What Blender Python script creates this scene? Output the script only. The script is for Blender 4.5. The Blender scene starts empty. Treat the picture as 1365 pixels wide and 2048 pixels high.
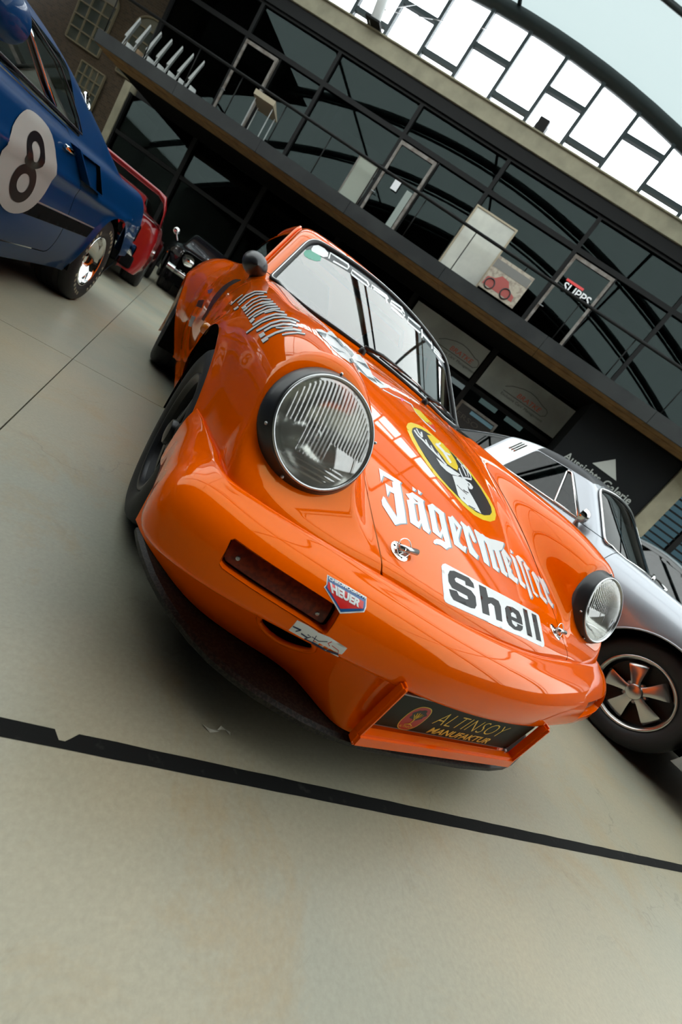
import bpy, bmesh, math, random
import numpy as np
from mathutils import Vector, Matrix
from mathutils.geometry import delaunay_2d_cdt, tessellate_polygon
random.seed(7); rng = np.random.default_rng(7)
scn = bpy.context.scene
COL = scn.collection

# ------------------------------------------------------------------ camera
CAM_POS = Vector((-0.9759, -1.4119, 0.7674))
YAW, PITCH, ROLL, FPX = 0.5581, -0.2538, 0.6423, 874.6      # focal length in pixels of the 2048 px frame height
fwd = Vector((math.sin(YAW)*math.cos(PITCH), math.cos(YAW)*math.cos(PITCH), math.sin(PITCH)))
r0 = fwd.cross(Vector((0, 0, 1))).normalized(); u0 = r0.cross(fwd)
cr_, sr_ = math.cos(ROLL), math.sin(ROLL)
rgt = cr_*r0 + sr_*u0; upv = -sr_*r0 + cr_*u0
cd = bpy.data.cameras.new('camera'); cam = bpy.data.objects.new('camera', cd); COL.objects.link(cam)
M = Matrix((rgt, upv, -fwd)).transposed().to_4x4(); M.translation = CAM_POS
cam.matrix_world = M
cd.sensor_fit = 'VERTICAL'; cd.sensor_height = 36.0; cd.sensor_width = 24.0
cd.lens = FPX/2048*36.0; cd.clip_start = 0.02; cd.clip_end = 300
cd.dof.use_dof = True; cd.dof.focus_distance = 1.25; cd.dof.aperture_fstop = 4.0
scn.camera = cam

# ------------------------------------------------------------------ world, exposure
SKY = 6.0
wd = bpy.data.worlds.new('sky'); scn.world = wd; wd.use_nodes = True
nt = wd.node_tree; nt.nodes.clear()
wo = nt.nodes.new('ShaderNodeOutputWorld'); bg = nt.nodes.new('ShaderNodeBackground')
tc = nt.nodes.new('ShaderNodeTexCoord'); sx = nt.nodes.new('ShaderNodeSeparateXYZ'); rp = nt.nodes.new('ShaderNodeValToRGB')
nt.links.new(tc.outputs['Generated'], sx.inputs[0]); nt.links.new(sx.outputs['Z'], rp.inputs[0])
rp.color_ramp.elements[0].position = 0.0; rp.color_ramp.elements[0].color = (0.97, 0.99, 1.0, 1)
rp.color_ramp.elements[1].position = 1.0; rp.color_ramp.elements[1].color = (0.93, 0.97, 1.0, 1)
nt.links.new(rp.outputs[0], bg.inputs[0]); bg.inputs[1].default_value = SKY
nt.links.new(bg.outputs[0], wo.inputs[0])
scn.view_settings.view_transform = 'Standard'; scn.view_settings.look = 'None'
scn.view_settings.exposure = 0.45; scn.view_settings.gamma = 1.0; scn.view_settings.use_curve_mapping = False

# ------------------------------------------------------------------ helpers
def tag(o, label=None, cat=None, group=None, kind=None):
    if label: o['label'] = label
    if cat: o['category'] = cat
    if group: o['group'] = group
    if kind: o['kind'] = kind
    return o
def thing(name, label, cat, loc=(0, 0, 0), rotz=0, group=None):
    o = bpy.data.objects.new(name, None); COL.objects.link(o)
    o.location = loc; o.rotation_euler = (0, 0, rotz); o.empty_display_size = .1
    return tag(o, label, cat, group)
def mobj(name, V, Fc, mat, parent=None, smooth=False, normals=None, label=None):
    me = bpy.data.meshes.new(name)
    me.from_pydata([tuple(map(float, v)) for v in V], [], [tuple(map(int, f)) for f in Fc])
    me.update()
    mats = mat if isinstance(mat, (list, tuple)) else [mat]
    for m in mats: me.materials.append(m)
    if smooth or normals is not None:
        me.polygons.foreach_set('use_smooth', [True]*len(me.polygons))
    if normals is not None:
        me.normals_split_custom_set_from_vertices([tuple(map(float, n)) for n in normals])
    o = bpy.data.objects.new(name, me); COL.objects.link(o)
    if parent: o.parent = parent
    if label: o['label'] = label
    return o
def bobj(name, bm, mat, parent=None, smooth=False, label=None, angle=None):
    me = bpy.data.meshes.new(name); bm.normal_update(); bm.to_mesh(me); bm.free()
    mats = mat if isinstance(mat, (list, tuple)) else [mat]
    for m in mats: me.materials.append(m)
    if smooth or angle: me.polygons.foreach_set('use_smooth', [True]*len(me.polygons))
    if angle: me.set_sharp_from_angle(angle=math.radians(angle))
    o = bpy.data.objects.new(name, me); COL.objects.link(o)
    if parent: o.parent = parent
    if label: o['label'] = label
    return o
def copy_tree(o, parent=None):
    c = o.copy(); COL.objects.link(c); c.parent = parent
    for ch in list(o.children): copy_tree(ch, c)
    return c
def basis(axis):
    a = Vector(axis).normalized()
    t = Vector((0, 0, 1)) if abs(a.z) < .9 else Vector((1, 0, 0))
    u = a.cross(t).normalized(); v = a.cross(u)
    return a, u, v
def add_box(bm, c, s, M3=None, bevel=0, seg=2):
    """box with centre c and full size s, optional 3x3 rotation"""
    m = Matrix.Diagonal((s[0], s[1], s[2], 1))
    if M3 is not None: m = M3.to_4x4() @ m
    m = Matrix.Translation(c) @ m
    r = bmesh.ops.create_cube(bm, size=1.0, matrix=m)
    if bevel:
        es = list({e for v in r['verts'] for e in v.link_edges})
        bmesh.ops.bevel(bm, geom=es, offset=bevel, segments=seg, affect='EDGES', profile=.5)
def add_tube(bm, pts, rad, n=8, cap=True, closed=False):
    pts = [Vector(p) for p in pts]; N = len(pts)
    rad = rad if hasattr(rad, '__len__') else [rad]*N
    rings = []; prev = None
    for i, p in enumerate(pts):
        if closed: d = pts[(i+1) % N]-pts[i-1]
        else: d = pts[min(i+1, N-1)]-pts[max(i-1, 0)]
        d.normalize()
        if prev is None: _, u, v = basis(d)
        else:
            u = prev-d*prev.dot(d); u.normalize(); v = d.cross(u)
        prev = u
        rings.append([bm.verts.new(p+rad[i]*(math.cos(2*math.pi*k/n)*u+math.sin(2*math.pi*k/n)*v)) for k in range(n)])
    rng_ = range(N if closed else N-1)
    for i in rng_:
        a, b = rings[i], rings[(i+1) % N]
        for k in range(n):
            try: bm.faces.new((a[k], a[(k+1) % n], b[(k+1) % n], b[k]))
            except ValueError: pass
    if cap and not closed:
        try: bm.faces.new(rings[0][::-1]); bm.faces.new(rings[-1])
        except ValueError: pass
def add_lathe(bm, prof, origin, axis, n=48, u=None):
    """prof: list of (radius, distance along axis)"""
    a, uu, vv = basis(axis)
    if u is not None: uu = Vector(u); vv = a.cross(uu)
    o = Vector(origin); rings = []
    for r, h in prof:
        if r < 1e-6: rings.append([bm.verts.new(o+a*h)])
        else: rings.append([bm.verts.new(o+a*h+r*(math.cos(2*math.pi*k/n)*uu+math.sin(2*math.pi*k/n)*vv)) for k in range(n)])
    for A, B in zip(rings[:-1], rings[1:]):
        for k in range(n):
            k2 = (k+1) % n
            if len(A) == 1 and len(B) == 1: continue
            if len(A) == 1: f = (A[0], B[k2], B[k])
            elif len(B) == 1: f = (A[k], A[k2], B[0])
            else: f = (A[k], A[k2], B[k2], B[k])
            try: bm.faces.new(f)
            except ValueError: pass
def add_prism(bm, poly, z0, z1, fr=None):
    """extrude a 2D polygon (list of (a,b)); fr maps (a,b,c)->xyz, c from z0 to z1"""
    fr = fr or (lambda a, b, c: (a, b, c))
    A = [bm.verts.new(fr(a, b, z0)) for a, b in poly]; B = [bm.verts.new(fr(a, b, z1)) for a, b in poly]
    n = len(poly)
    bm.faces.new(A[::-1]); bm.faces.new(B)
    for i in range(n): bm.faces.new((A[i], A[(i+1) % n], B[(i+1) % n], B[i]))
def fixn(bm): bmesh.ops.recalc_face_normals(bm, faces=bm.faces[:])

# ------------------------------------------------------------------ materials
def mat(name, col, rough=.5, metal=0., spec=.5, coat=0., coat_r=.03, trans=0., ior=1.45, noise=None, bump=None, emit=None, alpha=1., sheen=0.):
    """noise=(scale, colour2, contrast lo, hi [, detail]); bump=(scale, strength[, distance])"""
    m = bpy.data.materials.new(name); m.use_nodes = True
    nt = m.node_tree; b = nt.nodes['Principled BSDF']
    b.inputs['Base Color'].default_value = (*col, 1); b.inputs['Roughness'].default_value = rough
    b.inputs['Metallic'].default_value = metal; b.inputs['Specular IOR Level'].default_value = spec
    b.inputs['Coat Weight'].default_value = coat; b.inputs['Coat Roughness'].default_value = coat_r
    b.inputs['Transmission Weight'].default_value = trans; b.inputs['IOR'].default_value = ior
    b.inputs['Alpha'].default_value = alpha
    if emit:
        b.inputs['Emission Color'].default_value = (*emit[0], 1); b.inputs['Emission Strength'].default_value = emit[1]
    if noise or bump:
        tc = nt.nodes.new('ShaderNodeTexCoord')
    if noise:
        n = nt.nodes.new('ShaderNodeTexNoise'); n.inputs['Scale'].default_value = noise[0]
        n.inputs['Detail'].default_value = noise[4] if len(noise) > 4 else 4
        r = nt.nodes.new('ShaderNodeValToRGB'); r.color_ramp.elements[0].position = noise[2]; r.color_ramp.elements[1].position = noise[3]
        r.color_ramp.elements[0].color = (*col, 1); r.color_ramp.elements[1].color = (*noise[1], 1)
        nt.links.new(tc.outputs['Object'], n.inputs['Vector']); nt.links.new(n.outputs['Fac'], r.inputs[0]); nt.links.new(r.outputs[0], b.inputs['Base Color'])
    if bump:
        n = nt.nodes.new('ShaderNodeTexNoise'); n.inputs['Scale'].default_value = bump[0]; n.inputs['Detail'].default_value = 3
        k = nt.nodes.new('ShaderNodeBump'); k.inputs['Strength'].default_value = bump[1]; k.inputs['Distance'].default_value = bump[2] if len(bump) > 2 else .002
        nt.links.new(tc.outputs['Object'], n.inputs['Vector']); nt.links.new(n.outputs['Fac'], k.inputs['Height']); nt.links.new(k.outputs[0], b.inputs['Normal'])
    return m
def schlick(nt):
    lw = nt.nodes.new('ShaderNodeLayerWeight'); lw.inputs[0].default_value = .5
    p = nt.nodes.new('ShaderNodeMath'); p.operation = 'POWER'; p.inputs[1].default_value = 5; nt.links.new(lw.outputs['Facing'], p.inputs[0])
    a = nt.nodes.new('ShaderNodeMath'); a.operation = 'MULTIPLY_ADD'; a.inputs[1].default_value = .96; a.inputs[2].default_value = .04; nt.links.new(p.outputs[0], a.inputs[0])
    return a
def glassmat(name, tint, refl=.12, rough=.0, mult=1.3, gcol=(1, 1, 1)):
    """thin pane: see-through with a mirror reflection by fresnel"""
    m = bpy.data.materials.new(name); m.use_nodes = True
    nt = m.node_tree; nt.nodes.clear(); out = nt.nodes.new('ShaderNodeOutputMaterial')
    t = nt.nodes.new('ShaderNodeBsdfTransparent'); t.inputs[0].default_value = (*tint, 1)
    g = nt.nodes.new('ShaderNodeBsdfGlossy'); g.inputs['Roughness'].default_value = rough; g.inputs[0].default_value = (*gcol, 1)
    lw = schlick(nt)
    mp = nt.nodes.new('ShaderNodeMath'); mp.operation = 'MULTIPLY_ADD'; mp.inputs[1].default_value = mult; mp.inputs[2].default_value = refl; mp.use_clamp = True
    mx = nt.nodes.new('ShaderNodeMixShader')
    nt.links.new(lw.outputs[0], mp.inputs[0]); nt.links.new(mp.outputs[0], mx.inputs[0]); nt.links.new(t.outputs[0], mx.inputs[1]); nt.links.new(g.outputs[0], mx.inputs[2])
    nt.links.new(mx.outputs[0], out.inputs[0])
    return m
MT = {}
MT['orange'] = mat('orange_paint', (1.0, .125, .0), .04, spec=.6, coat=.10, coat_r=.012)
MT['orange'].node_tree.nodes['Principled BSDF'].inputs['Specular Tint'].default_value = (1., .58, .10, 1)
MT['black'] = mat('black_plastic', (.012, .012, .013), .45)
MT['matt_black'] = mat('dark_cavity', (.004, .004, .004), .9, spec=.1)
MT['rubber'] = mat('tyre_rubber', (.013, .013, .014), .62, bump=(60, .3))
MT['chrome'] = mat('chrome', (.78, .78, .77), .08, metal=1.)
MT['steel'] = mat('brushed_steel', (.55, .56, .57), .28, metal=1.)
MT['white'] = mat('white_vinyl', (.86, .87, .88), .3, coat=.3)
MT['black_vinyl'] = mat('black_vinyl', (.008, .0075, .009), .3, spec=.3)
MT['yellow'] = mat('yellow_vinyl', (.95, .68, .0), .3, coat=.4)
MT['blue_grey'] = mat('blue_grey_vinyl', (.22, .33, .40), .3, coat=.4)
MT['red_vinyl'] = mat('red_vinyl', (.75, .02, .02), .3, coat=.4)
MT['blue_vinyl'] = mat('blue_vinyl', (.01, .10, .32), .3, coat=.4)
MT['glass'] = glassmat('window_glass', (.45, .56, .58), .15)
MT['recess'] = MT['orange']
MT['amber'] = mat('amber_lens', (.17, .018, .003), .3, spec=.3, coat=.25, noise=(110, (.09, .008, .002), .4, .6))
MT['ring'] = mat('satin_black_ring', (.016, .017, .02), .38, coat=.2, coat_r=.2)
MT['carbon'] = mat('carbon_fibre', (.012, .011, .010), .45, spec=.25, noise=(160, (.03, .026, .02), .48, .56))
MT['plate_edge'] = mat('plate_edge', (.35, .34, .34), .4, metal=.6)
MT['plate_green'] = mat('plate_green', (.001, .009, .004), .4, spec=.15)
MT['reflector'] = mat('lamp_reflector', (.88, .88, .86), .16, metal=1.)
def lampglass():
    m = bpy.data.materials.new('lamp_glass'); m.use_nodes = True; nt = m.node_tree; nt.nodes.clear()
    out = nt.nodes.new('ShaderNodeOutputMaterial'); t = nt.nodes.new('ShaderNodeBsdfTransparent'); t.inputs[0].default_value = (.86, .87, .85, 1)
    g = nt.nodes.new('ShaderNodeBsdfGlossy'); g.inputs['Roughness'].default_value = .03; d = nt.nodes.new('ShaderNodeBsdfDiffuse'); d.inputs[0].default_value = (.75, .75, .70, 1)
    fr = schlick(nt); ma = nt.nodes.new('ShaderNodeMath'); ma.operation = 'MULTIPLY_ADD'; ma.inputs[1].default_value = 1.4; ma.inputs[2].default_value = .20; ma.use_clamp = True
    m1 = nt.nodes.new('ShaderNodeMixShader'); m1.inputs[0].default_value = .14; m2 = nt.nodes.new('ShaderNodeMixShader')
    nt.links.new(t.outputs[0], m1.inputs[1]); nt.links.new(d.outputs[0], m1.inputs[2]); nt.links.new(fr.outputs[0], ma.inputs[0]); nt.links.new(ma.outputs[0], m2.inputs[0])
    nt.links.new(m1.outputs[0], m2.inputs[1]); nt.links.new(g.outputs[0], m2.inputs[2]); nt.links.new(m2.outputs[0], out.inputs[0])
    return m
MT['lamp_glass'] = lampglass()
MT['sun_strip'] = mat('sun_strip_film', (.012, .018, .022), .15, spec=.4)
# ------------------------------------------------------------------ implicit surfaces
#CORE_BEGIN
def spl(pts):
    xs = np.array([p[0] for p in pts], float); ys = np.array([p[1] for p in pts], float); n = len(xs)
    h = np.diff(xs); A = np.zeros((n, n)); b = np.zeros(n); A[0, 0] = A[-1, -1] = 1
    for i in range(1, n-1):
        A[i, i-1] = h[i-1]; A[i, i] = 2*(h[i-1]+h[i]); A[i, i+1] = h[i]
        b[i] = 3*((ys[i+1]-ys[i])/h[i]-(ys[i]-ys[i-1])/h[i-1])
    c = np.linalg.solve(A, b); d = (c[1:]-c[:-1])/(3*h); bb = (ys[1:]-ys[:-1])/h-h*(2*c[:-1]+c[1:])/3
    def f(x):
        x = np.clip(x, xs[0], xs[-1]); i = np.clip(np.searchsorted(xs, x)-1, 0, n-2); t = x-xs[i]
        return ys[i]+t*(bb[i]+t*(c[i]+t*d[i]))
    return f
def smin(a, b, k):
    h = np.clip(.5+.5*(b-a)/k, 0, 1); return b*(1-h)+a*h-k*h*(1-h)
def smax(a, b, k): return -smin(-a, -b, k)
HL = np.array([.614, -.6105, .652]); HT = math.radians(23.8); HN = np.array([0, -math.cos(HT), math.sin(HT)])
class Body:
    """outer skin of a rear-engined coupe as an implicit function, negative inside; y runs rearwards from the front axle"""
    def __init__(s, flare=.012, rear=.0):
        s.flare = flare; o = rear
        s.zc = spl([(-.9, .435), (-.80, .49), (-.715, .529), (-.5, .622), (-.25, .712), (0, .785), (.13, .817), (.378, .864), (.56, .890), (.9, .92), (1.6, .93), (2.2, .93), (2.7, .88), (3.1, .76), (3.4, .55)])
        s.xc = spl([(-.8, .614), (-.62, .614), (-.35, .62), (0, .63), (.3, .63), (.6, .62), (1.2, .61), (1.8, .63), (2.27, .66), (2.8, .62), (3.4, .45)])
        s.zcen = spl([(-.8, .628), (-.62, .630), (-.5, .645), (-.35, .640), (-.15, .63), (0, .62), (.24, .61), (.6, .60), (1.2, .6), (2.0, .62), (2.27, .63), (2.8, .58), (3.4, .40)])
        s.crest = spl([(-.8, .735), (-.62, .757), (-.5, .787), (-.35, .820), (-.15, .840), (0, .850), (.24, .869), (.45, .885), (.6, .893), (.9, .90), (1.6, .905), (2.0, .92), (2.3, .91), (2.7, .86), (3.1, .74), (3.4, .55)])
        s.ain = spl([(-.8, .128), (-.62, .130), (-.5, .14), (-.35, .155), (-.15, .17), (0, .18), (.3, .19), (.6, .18), (1, .18), (3.4, .2)])
        s.aout = spl([(-.8, .128), (-.62, .132), (-.5, .15), (-.35, .167), (-.15, .174), (0, .175), (.24, .172), (.45, .168), (.6, .168), (1.2, .178), (1.7, .18+o*.5), (2.0, .20+o), (2.27, .205+o), (2.7, .20+o*.6), (3.1, .17), (3.4, .14)])
        s.yn = spl([(-.01, -.80), (0, -.80), (.2, -.79), (.39, -.757), (.5, -.742), (.56, -.730), (.647, -.700), (.704, -.655), (.747, -.55), (.79, -.30)])
        s.xlim = spl([(-.9, .745), (-.62, .745), (-.45, .60), (-.3, .54), (0, .52), (1, .52), (2.2, .6), (3.5, .6)])
        s.zr = spl([(.5, 1.02), (.8, 1.18), (1.07, 1.268), (1.4, 1.30), (1.8, 1.265), (2.3, 1.12), (2.8, .95), (3.2, .80), (3.5, .66)])
        s.yt = 3.42
    def yws(s, x, z): return .56+1.342*(z-.89)+.386*x*x
    def side(s, y, z): return .705-.40*(np.maximum(z, .84)-.867)-.10*np.clip(y-1.7, 0, 9)**2
    def zhood(s, x, y): return s.zc(y)-.022*(x/.45)**2
    def __call__(s, x, y, z):
        x = np.abs(x)
        Fh = (z-s.zhood(x, y))*.92
        Fn = (s.yn(x)-y)*np.where(x > .68, .45, .9)
        Fh = smax(Fh, Fn, .03)
        tail = (y-s.yt+.35*x*x)*.9
        Fh = smax(Fh, tail, .08)
        Fh = smax(Fh, x-s.xlim(y), .03)
        xc = s.xc(y); zc = s.zcen(y); b = s.crest(y)-zc; ai = s.ain(y); ao = s.aout(y)
        for yc in (0, 2.272):
            rho = np.hypot(y-yc, z-.31); ao = ao+s.flare*np.exp(-((rho-.35)/.05)**2)
        win = 1/(1+np.exp(-(y-.30)/.03))*1/(1+np.exp((y-1.98)/.03))
        ao = ao-win*(.16*np.clip((.50-z)/.34, 0, 1)**1.6)
        dx = x-xc; a = np.where(dx < 0, ai, ao); dz = np.maximum(z-zc, 0)
        q = np.sqrt((dx/a)**2+(dz/b)**2+1e-9)
        Ff = (q-1)*np.minimum(a, b)
        Ff = smax(Ff, ((y-HL[1])*HN[1]+(z-HL[2])*HN[2])+.032, .02)
        Ff = smax(Ff, tail, .08)
        F = smin(Fh, Ff, .07)
        G = smax((s.yws(x, z)-y)/1.72, (x-s.side(y, z))*.93, .035)
        G = smax(G, (z-s.zr(y)+.16*x*x)*.9, .05)
        return smin(F, G, .02)
#CORE_END
def gradn(F, V, h=1e-3):
    g = np.stack([F(*(V+d).T)-F(*(V-d).T) for d in np.eye(3)*h], 1)/(2*h)
    return g
def surface_net(F, lo, hi, h, steps=2):
    """quad mesh of F=0; vertices pulled on to the surface, normals from the gradient"""
    ax = [np.arange(lo[i], hi[i]+h*.5, h) for i in range(3)]
    x, y, z = np.meshgrid(*ax, indexing='ij', sparse=True)
    f = np.asarray(F(x, y, z)+0*x+0*y+0*z, dtype=np.float32); s = f < 0
    nx, ny, nz = f.shape
    c = np.zeros((nx-1, ny-1, nz-1), np.int8)
    for i in (0, 1):
        for j in (0, 1):
            for k in (0, 1): c += s[i:nx-1+i, j:ny-1+j, k:nz-1+k]
    ids = np.argwhere((c > 0) & (c < 8)); idx = -np.ones(c.shape, np.int32); idx[tuple(ids.T)] = np.arange(len(ids))
    acc = np.zeros((len(ids), 3)); cnt = np.zeros(len(ids))
    for a in range(3):
        o = [b for b in range(3) if b != a]
        for p in (0, 1):
            for q in (0, 1):
                A = ids.copy(); A[:, o[0]] += p; A[:, o[1]] += q; B = A.copy(); B[:, a] += 1
                fa = f[tuple(A.T)]; fb = f[tuple(B.T)]; m = (fa < 0) != (fb < 0)
                t = np.where(m, fa/np.where(m, fa-fb, 1), 0)
                pt = A.astype(float); pt[:, a] += t
                acc[m] += pt[m]; cnt[m] += 1
    V = acc/cnt[:, None]*h+np.array(lo)
    for _ in range(steps):
        g = gradn(F, V); v = F(*V.T); g2 = (g*g).sum(1)+1e-6
        V = V-np.clip(v/g2, -h, h)[:, None]*g
    N = gradn(F, V); N /= np.linalg.norm(N, axis=1)[:, None]+1e-9
    quads = []
    for a in range(3):
        o = [b for b in range(3) if b != a]
        sl0 = [slice(None)]*3; sl1 = [slice(None)]*3; sl0[a] = slice(0, -1); sl1[a] = slice(1, None)
        e = np.argwhere(s[tuple(sl0)] != s[tuple(sl1)])
        ok = (e[:, o[0]] > 0) & (e[:, o[1]] > 0) & (e[:, o[0]] < f.shape[o[0]]-1) & (e[:, o[1]] < f.shape[o[1]]-1); e = e[ok]
        sg = s[tuple(e.T)]
        cs = []
        for p, q in ((-1, -1), (0, -1), (0, 0), (-1, 0)):
            t = e.copy(); t[:, o[0]] += p; t[:, o[1]] += q; cs.append(idx[tuple(t.T)])
        Q = np.stack(cs, 1)
        flip = sg if a != 1 else ~sg
        Q[~flip] = Q[~flip][:, ::-1]
        quads.append(Q)
    Q = np.concatenate(quads); Q = Q[(Q >= 0).all(1)]
    return V, N, [tuple(q) for q in Q]
def clip(msh, g):
    """keep the part of (V,N,faces) where g(V)>0; new vertices on the border"""
    V, N, Fc = msh
    gv = g(V); pos = gv > 0
    Vn = list(V); Nn = list(N); cache = {}; out = []
    def cut(i, j):
        k = (i, j) if i < j else (j, i)
        if k not in cache:
            t = gv[i]/(gv[i]-gv[j]); cache[k] = len(Vn)
            Vn.append(V[i]+t*(V[j]-V[i])); m = N[i]+t*(N[j]-N[i]); Nn.append(m/(np.linalg.norm(m)+1e-9))
        return cache[k]
    for f in Fc:
        c = [pos[i] for i in f]
        if all(c): out.append(f); continue
        if not any(c): continue
        p = []
        for a in range(len(f)):
            i, j = f[a], f[(a+1) % len(f)]
            if pos[i]: p.append(i)
            if pos[i] != pos[j]: p.append(cut(i, j))
        if len(p) >= 3: out.append(tuple(p))
    used = np.unique(np.concatenate([np.array(f) for f in out])) if out else np.array([], int)
    mp = -np.ones(len(Vn), int); mp[used] = np.arange(len(used))
    return np.array(Vn)[used], np.array(Nn)[used], [tuple(mp[list(f)]) for f in out]
def mirror(msh):
    V, N, Fc = msh; n = len(V); V2 = V*[-1, 1, 1]; N2 = N*[-1, 1, 1]
    seam = np.abs(V[:, 0]) < 1e-5; mp = np.arange(n)+n; mp[seam] = np.arange(n)[seam]
    return np.concatenate([V, V2]), np.concatenate([N, N2]), Fc+[tuple(int(mp[i]) for i in f[::-1]) for f in Fc]
def flipx(msh):
    V, N, Fc = msh; return V*[-1, 1, 1], N*[-1, 1, 1], [f[::-1] for f in Fc]
def sobj(name, msh, m, parent, thick=0, label=None):
    """object from a clipped shell; thick adds an inner skin so that edges have depth"""
    V, N, Fc = msh
    if thick:
        n = len(V); e = {}
        for f in Fc:
            for a in range(len(f)):
                k = (f[a], f[(a+1) % len(f)]); e[k] = 1
        rim = [k for k in e if (k[1], k[0]) not in e]
        Fc = list(Fc)+[tuple(i+n for i in f[::-1]) for f in Fc]+[(b, a, a+n, b+n) for a, b in rim]
        V = np.concatenate([V, V-N*thick]); N = np.concatenate([N, -N])
    return mobj(name, V, Fc, m, parent, normals=N, label=label)
def loft(rows, closed_u=False):
    """rows: (m,n,3) grid -> verts, quads"""
    R = np.asarray(rows); m, n = R.shape[:2]; V = R.reshape(-1, 3); Fc = []
    for i in range(m-1):
        for j in range(n if closed_u else n-1):
            j2 = (j+1) % n
            Fc.append((i*n+j, i*n+j2, (i+1)*n+j2, (i+1)*n+j))
    return V, Fc
def grid_normals(R):
    R = np.asarray(R); du = np.gradient(R, axis=0); dv = np.gradient(R, axis=1); n = np.cross(dv, du)
    return (n/(np.linalg.norm(n, axis=2, keepdims=True)+1e-12)).reshape(-1, 3)
def resample(keys, t, n):
    """keys: (k, m, d) control rows at parameters t -> n rows, smooth in t"""
    K = np.asarray(keys, float); tt = np.linspace(t[0], t[-1], n); out = np.zeros((n,)+K.shape[1:])
    for idx in np.ndindex(K.shape[1:]):
        f = spl(list(zip(t, K[(slice(None),)+idx]))); out[(slice(None),)+idx] = f(tt)
    return out
def onsurf(F, x, y, z0=.2, z1=1.6):
    """highest point of the surface above (x,y) and its normal (arrays)"""
    x = np.asarray(x, float); y = np.asarray(y, float); a = np.full(x.shape, z0); b = np.full(x.shape, z1)
    zz = np.linspace(z1, z0, 120); best = np.full(x.shape, z0)
    found = np.zeros(x.shape, bool)
    for q in zz:
        ins = (F(x, y, np.full(x.shape, q)) < 0) & ~found; best[ins] = q; found |= ins
    a = best; b = best+(z1-z0)/119
    for _ in range(24):
        m = (a+b)/2; ins = F(x, y, m) < 0; a = np.where(ins, m, a); b = np.where(ins, b, m)
    V = np.stack([x, y, (a+b)/2], -1); N = gradn(F, V.reshape(-1, 3)); N /= np.linalg.norm(N, axis=1)[:, None]
    return V, N.reshape(V.shape)
def fill2d(loops, step):
    """triangulate outlines (outer loops and holes, even-odd) with inner points every step -> pts, tris"""
    pts = []; edges = []
    for L in loops:
        n0 = len(pts); L = [tuple(p) for p in L]; dense = []
        for i in range(len(L)):
            a = np.array(L[i]); b = np.array(L[(i+1) % len(L)]); k = max(1, int(np.hypot(*(b-a))/step))
            dense += [tuple(a+(b-a)*j/k) for j in range(k)]
        pts += dense; m = len(dense); edges += [(n0+i, n0+(i+1) % m) for i in range(m)]
    P = np.array(pts); lo = P.min(0); hi = P.max(0)
    def inside(q):
        c = False
        for L in loops:
            n = len(L)
            for i in range(n):
                x1, y1 = L[i]; x2, y2 = L[(i+1) % n]
                if (y1 > q[1]) != (y2 > q[1]) and q[0] < (x2-x1)*(q[1]-y1)/(y2-y1)+x1: c = not c
        return c
    g = [(a, b) for a in np.arange(lo[0]+step/2, hi[0], step) for b in np.arange(lo[1]+step/2, hi[1], step)]
    g = [q for q in g if inside(q)]
    r = delaunay_2d_cdt([Vector(p) for p in pts+g], edges, [], 0, 1e-7)
    v = [tuple(p) for p in r[0]]
    tr = [f for f in r[2] if inside(((v[f[0]][0]+v[f[1]][0]+v[f[2]][0])/3, (v[f[0]][1]+v[f[1]][1]+v[f[2]][1])/3))]
    return np.array(v), tr

def skin_pts(F, P, off=0., it=6):
    """pull points on to F=0 and lift them by off along the normal"""
    p = np.array(P, float)
    for _ in range(it):
        g = gradn(F, p); p = p-(F(*p.T)/((g**2).sum(1)+1e-6))[:, None]*g
    g = gradn(F, p); g /= np.linalg.norm(g, axis=1)[:, None]+1e-9
    return [Vector(q) for q in p+g*off]
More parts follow.
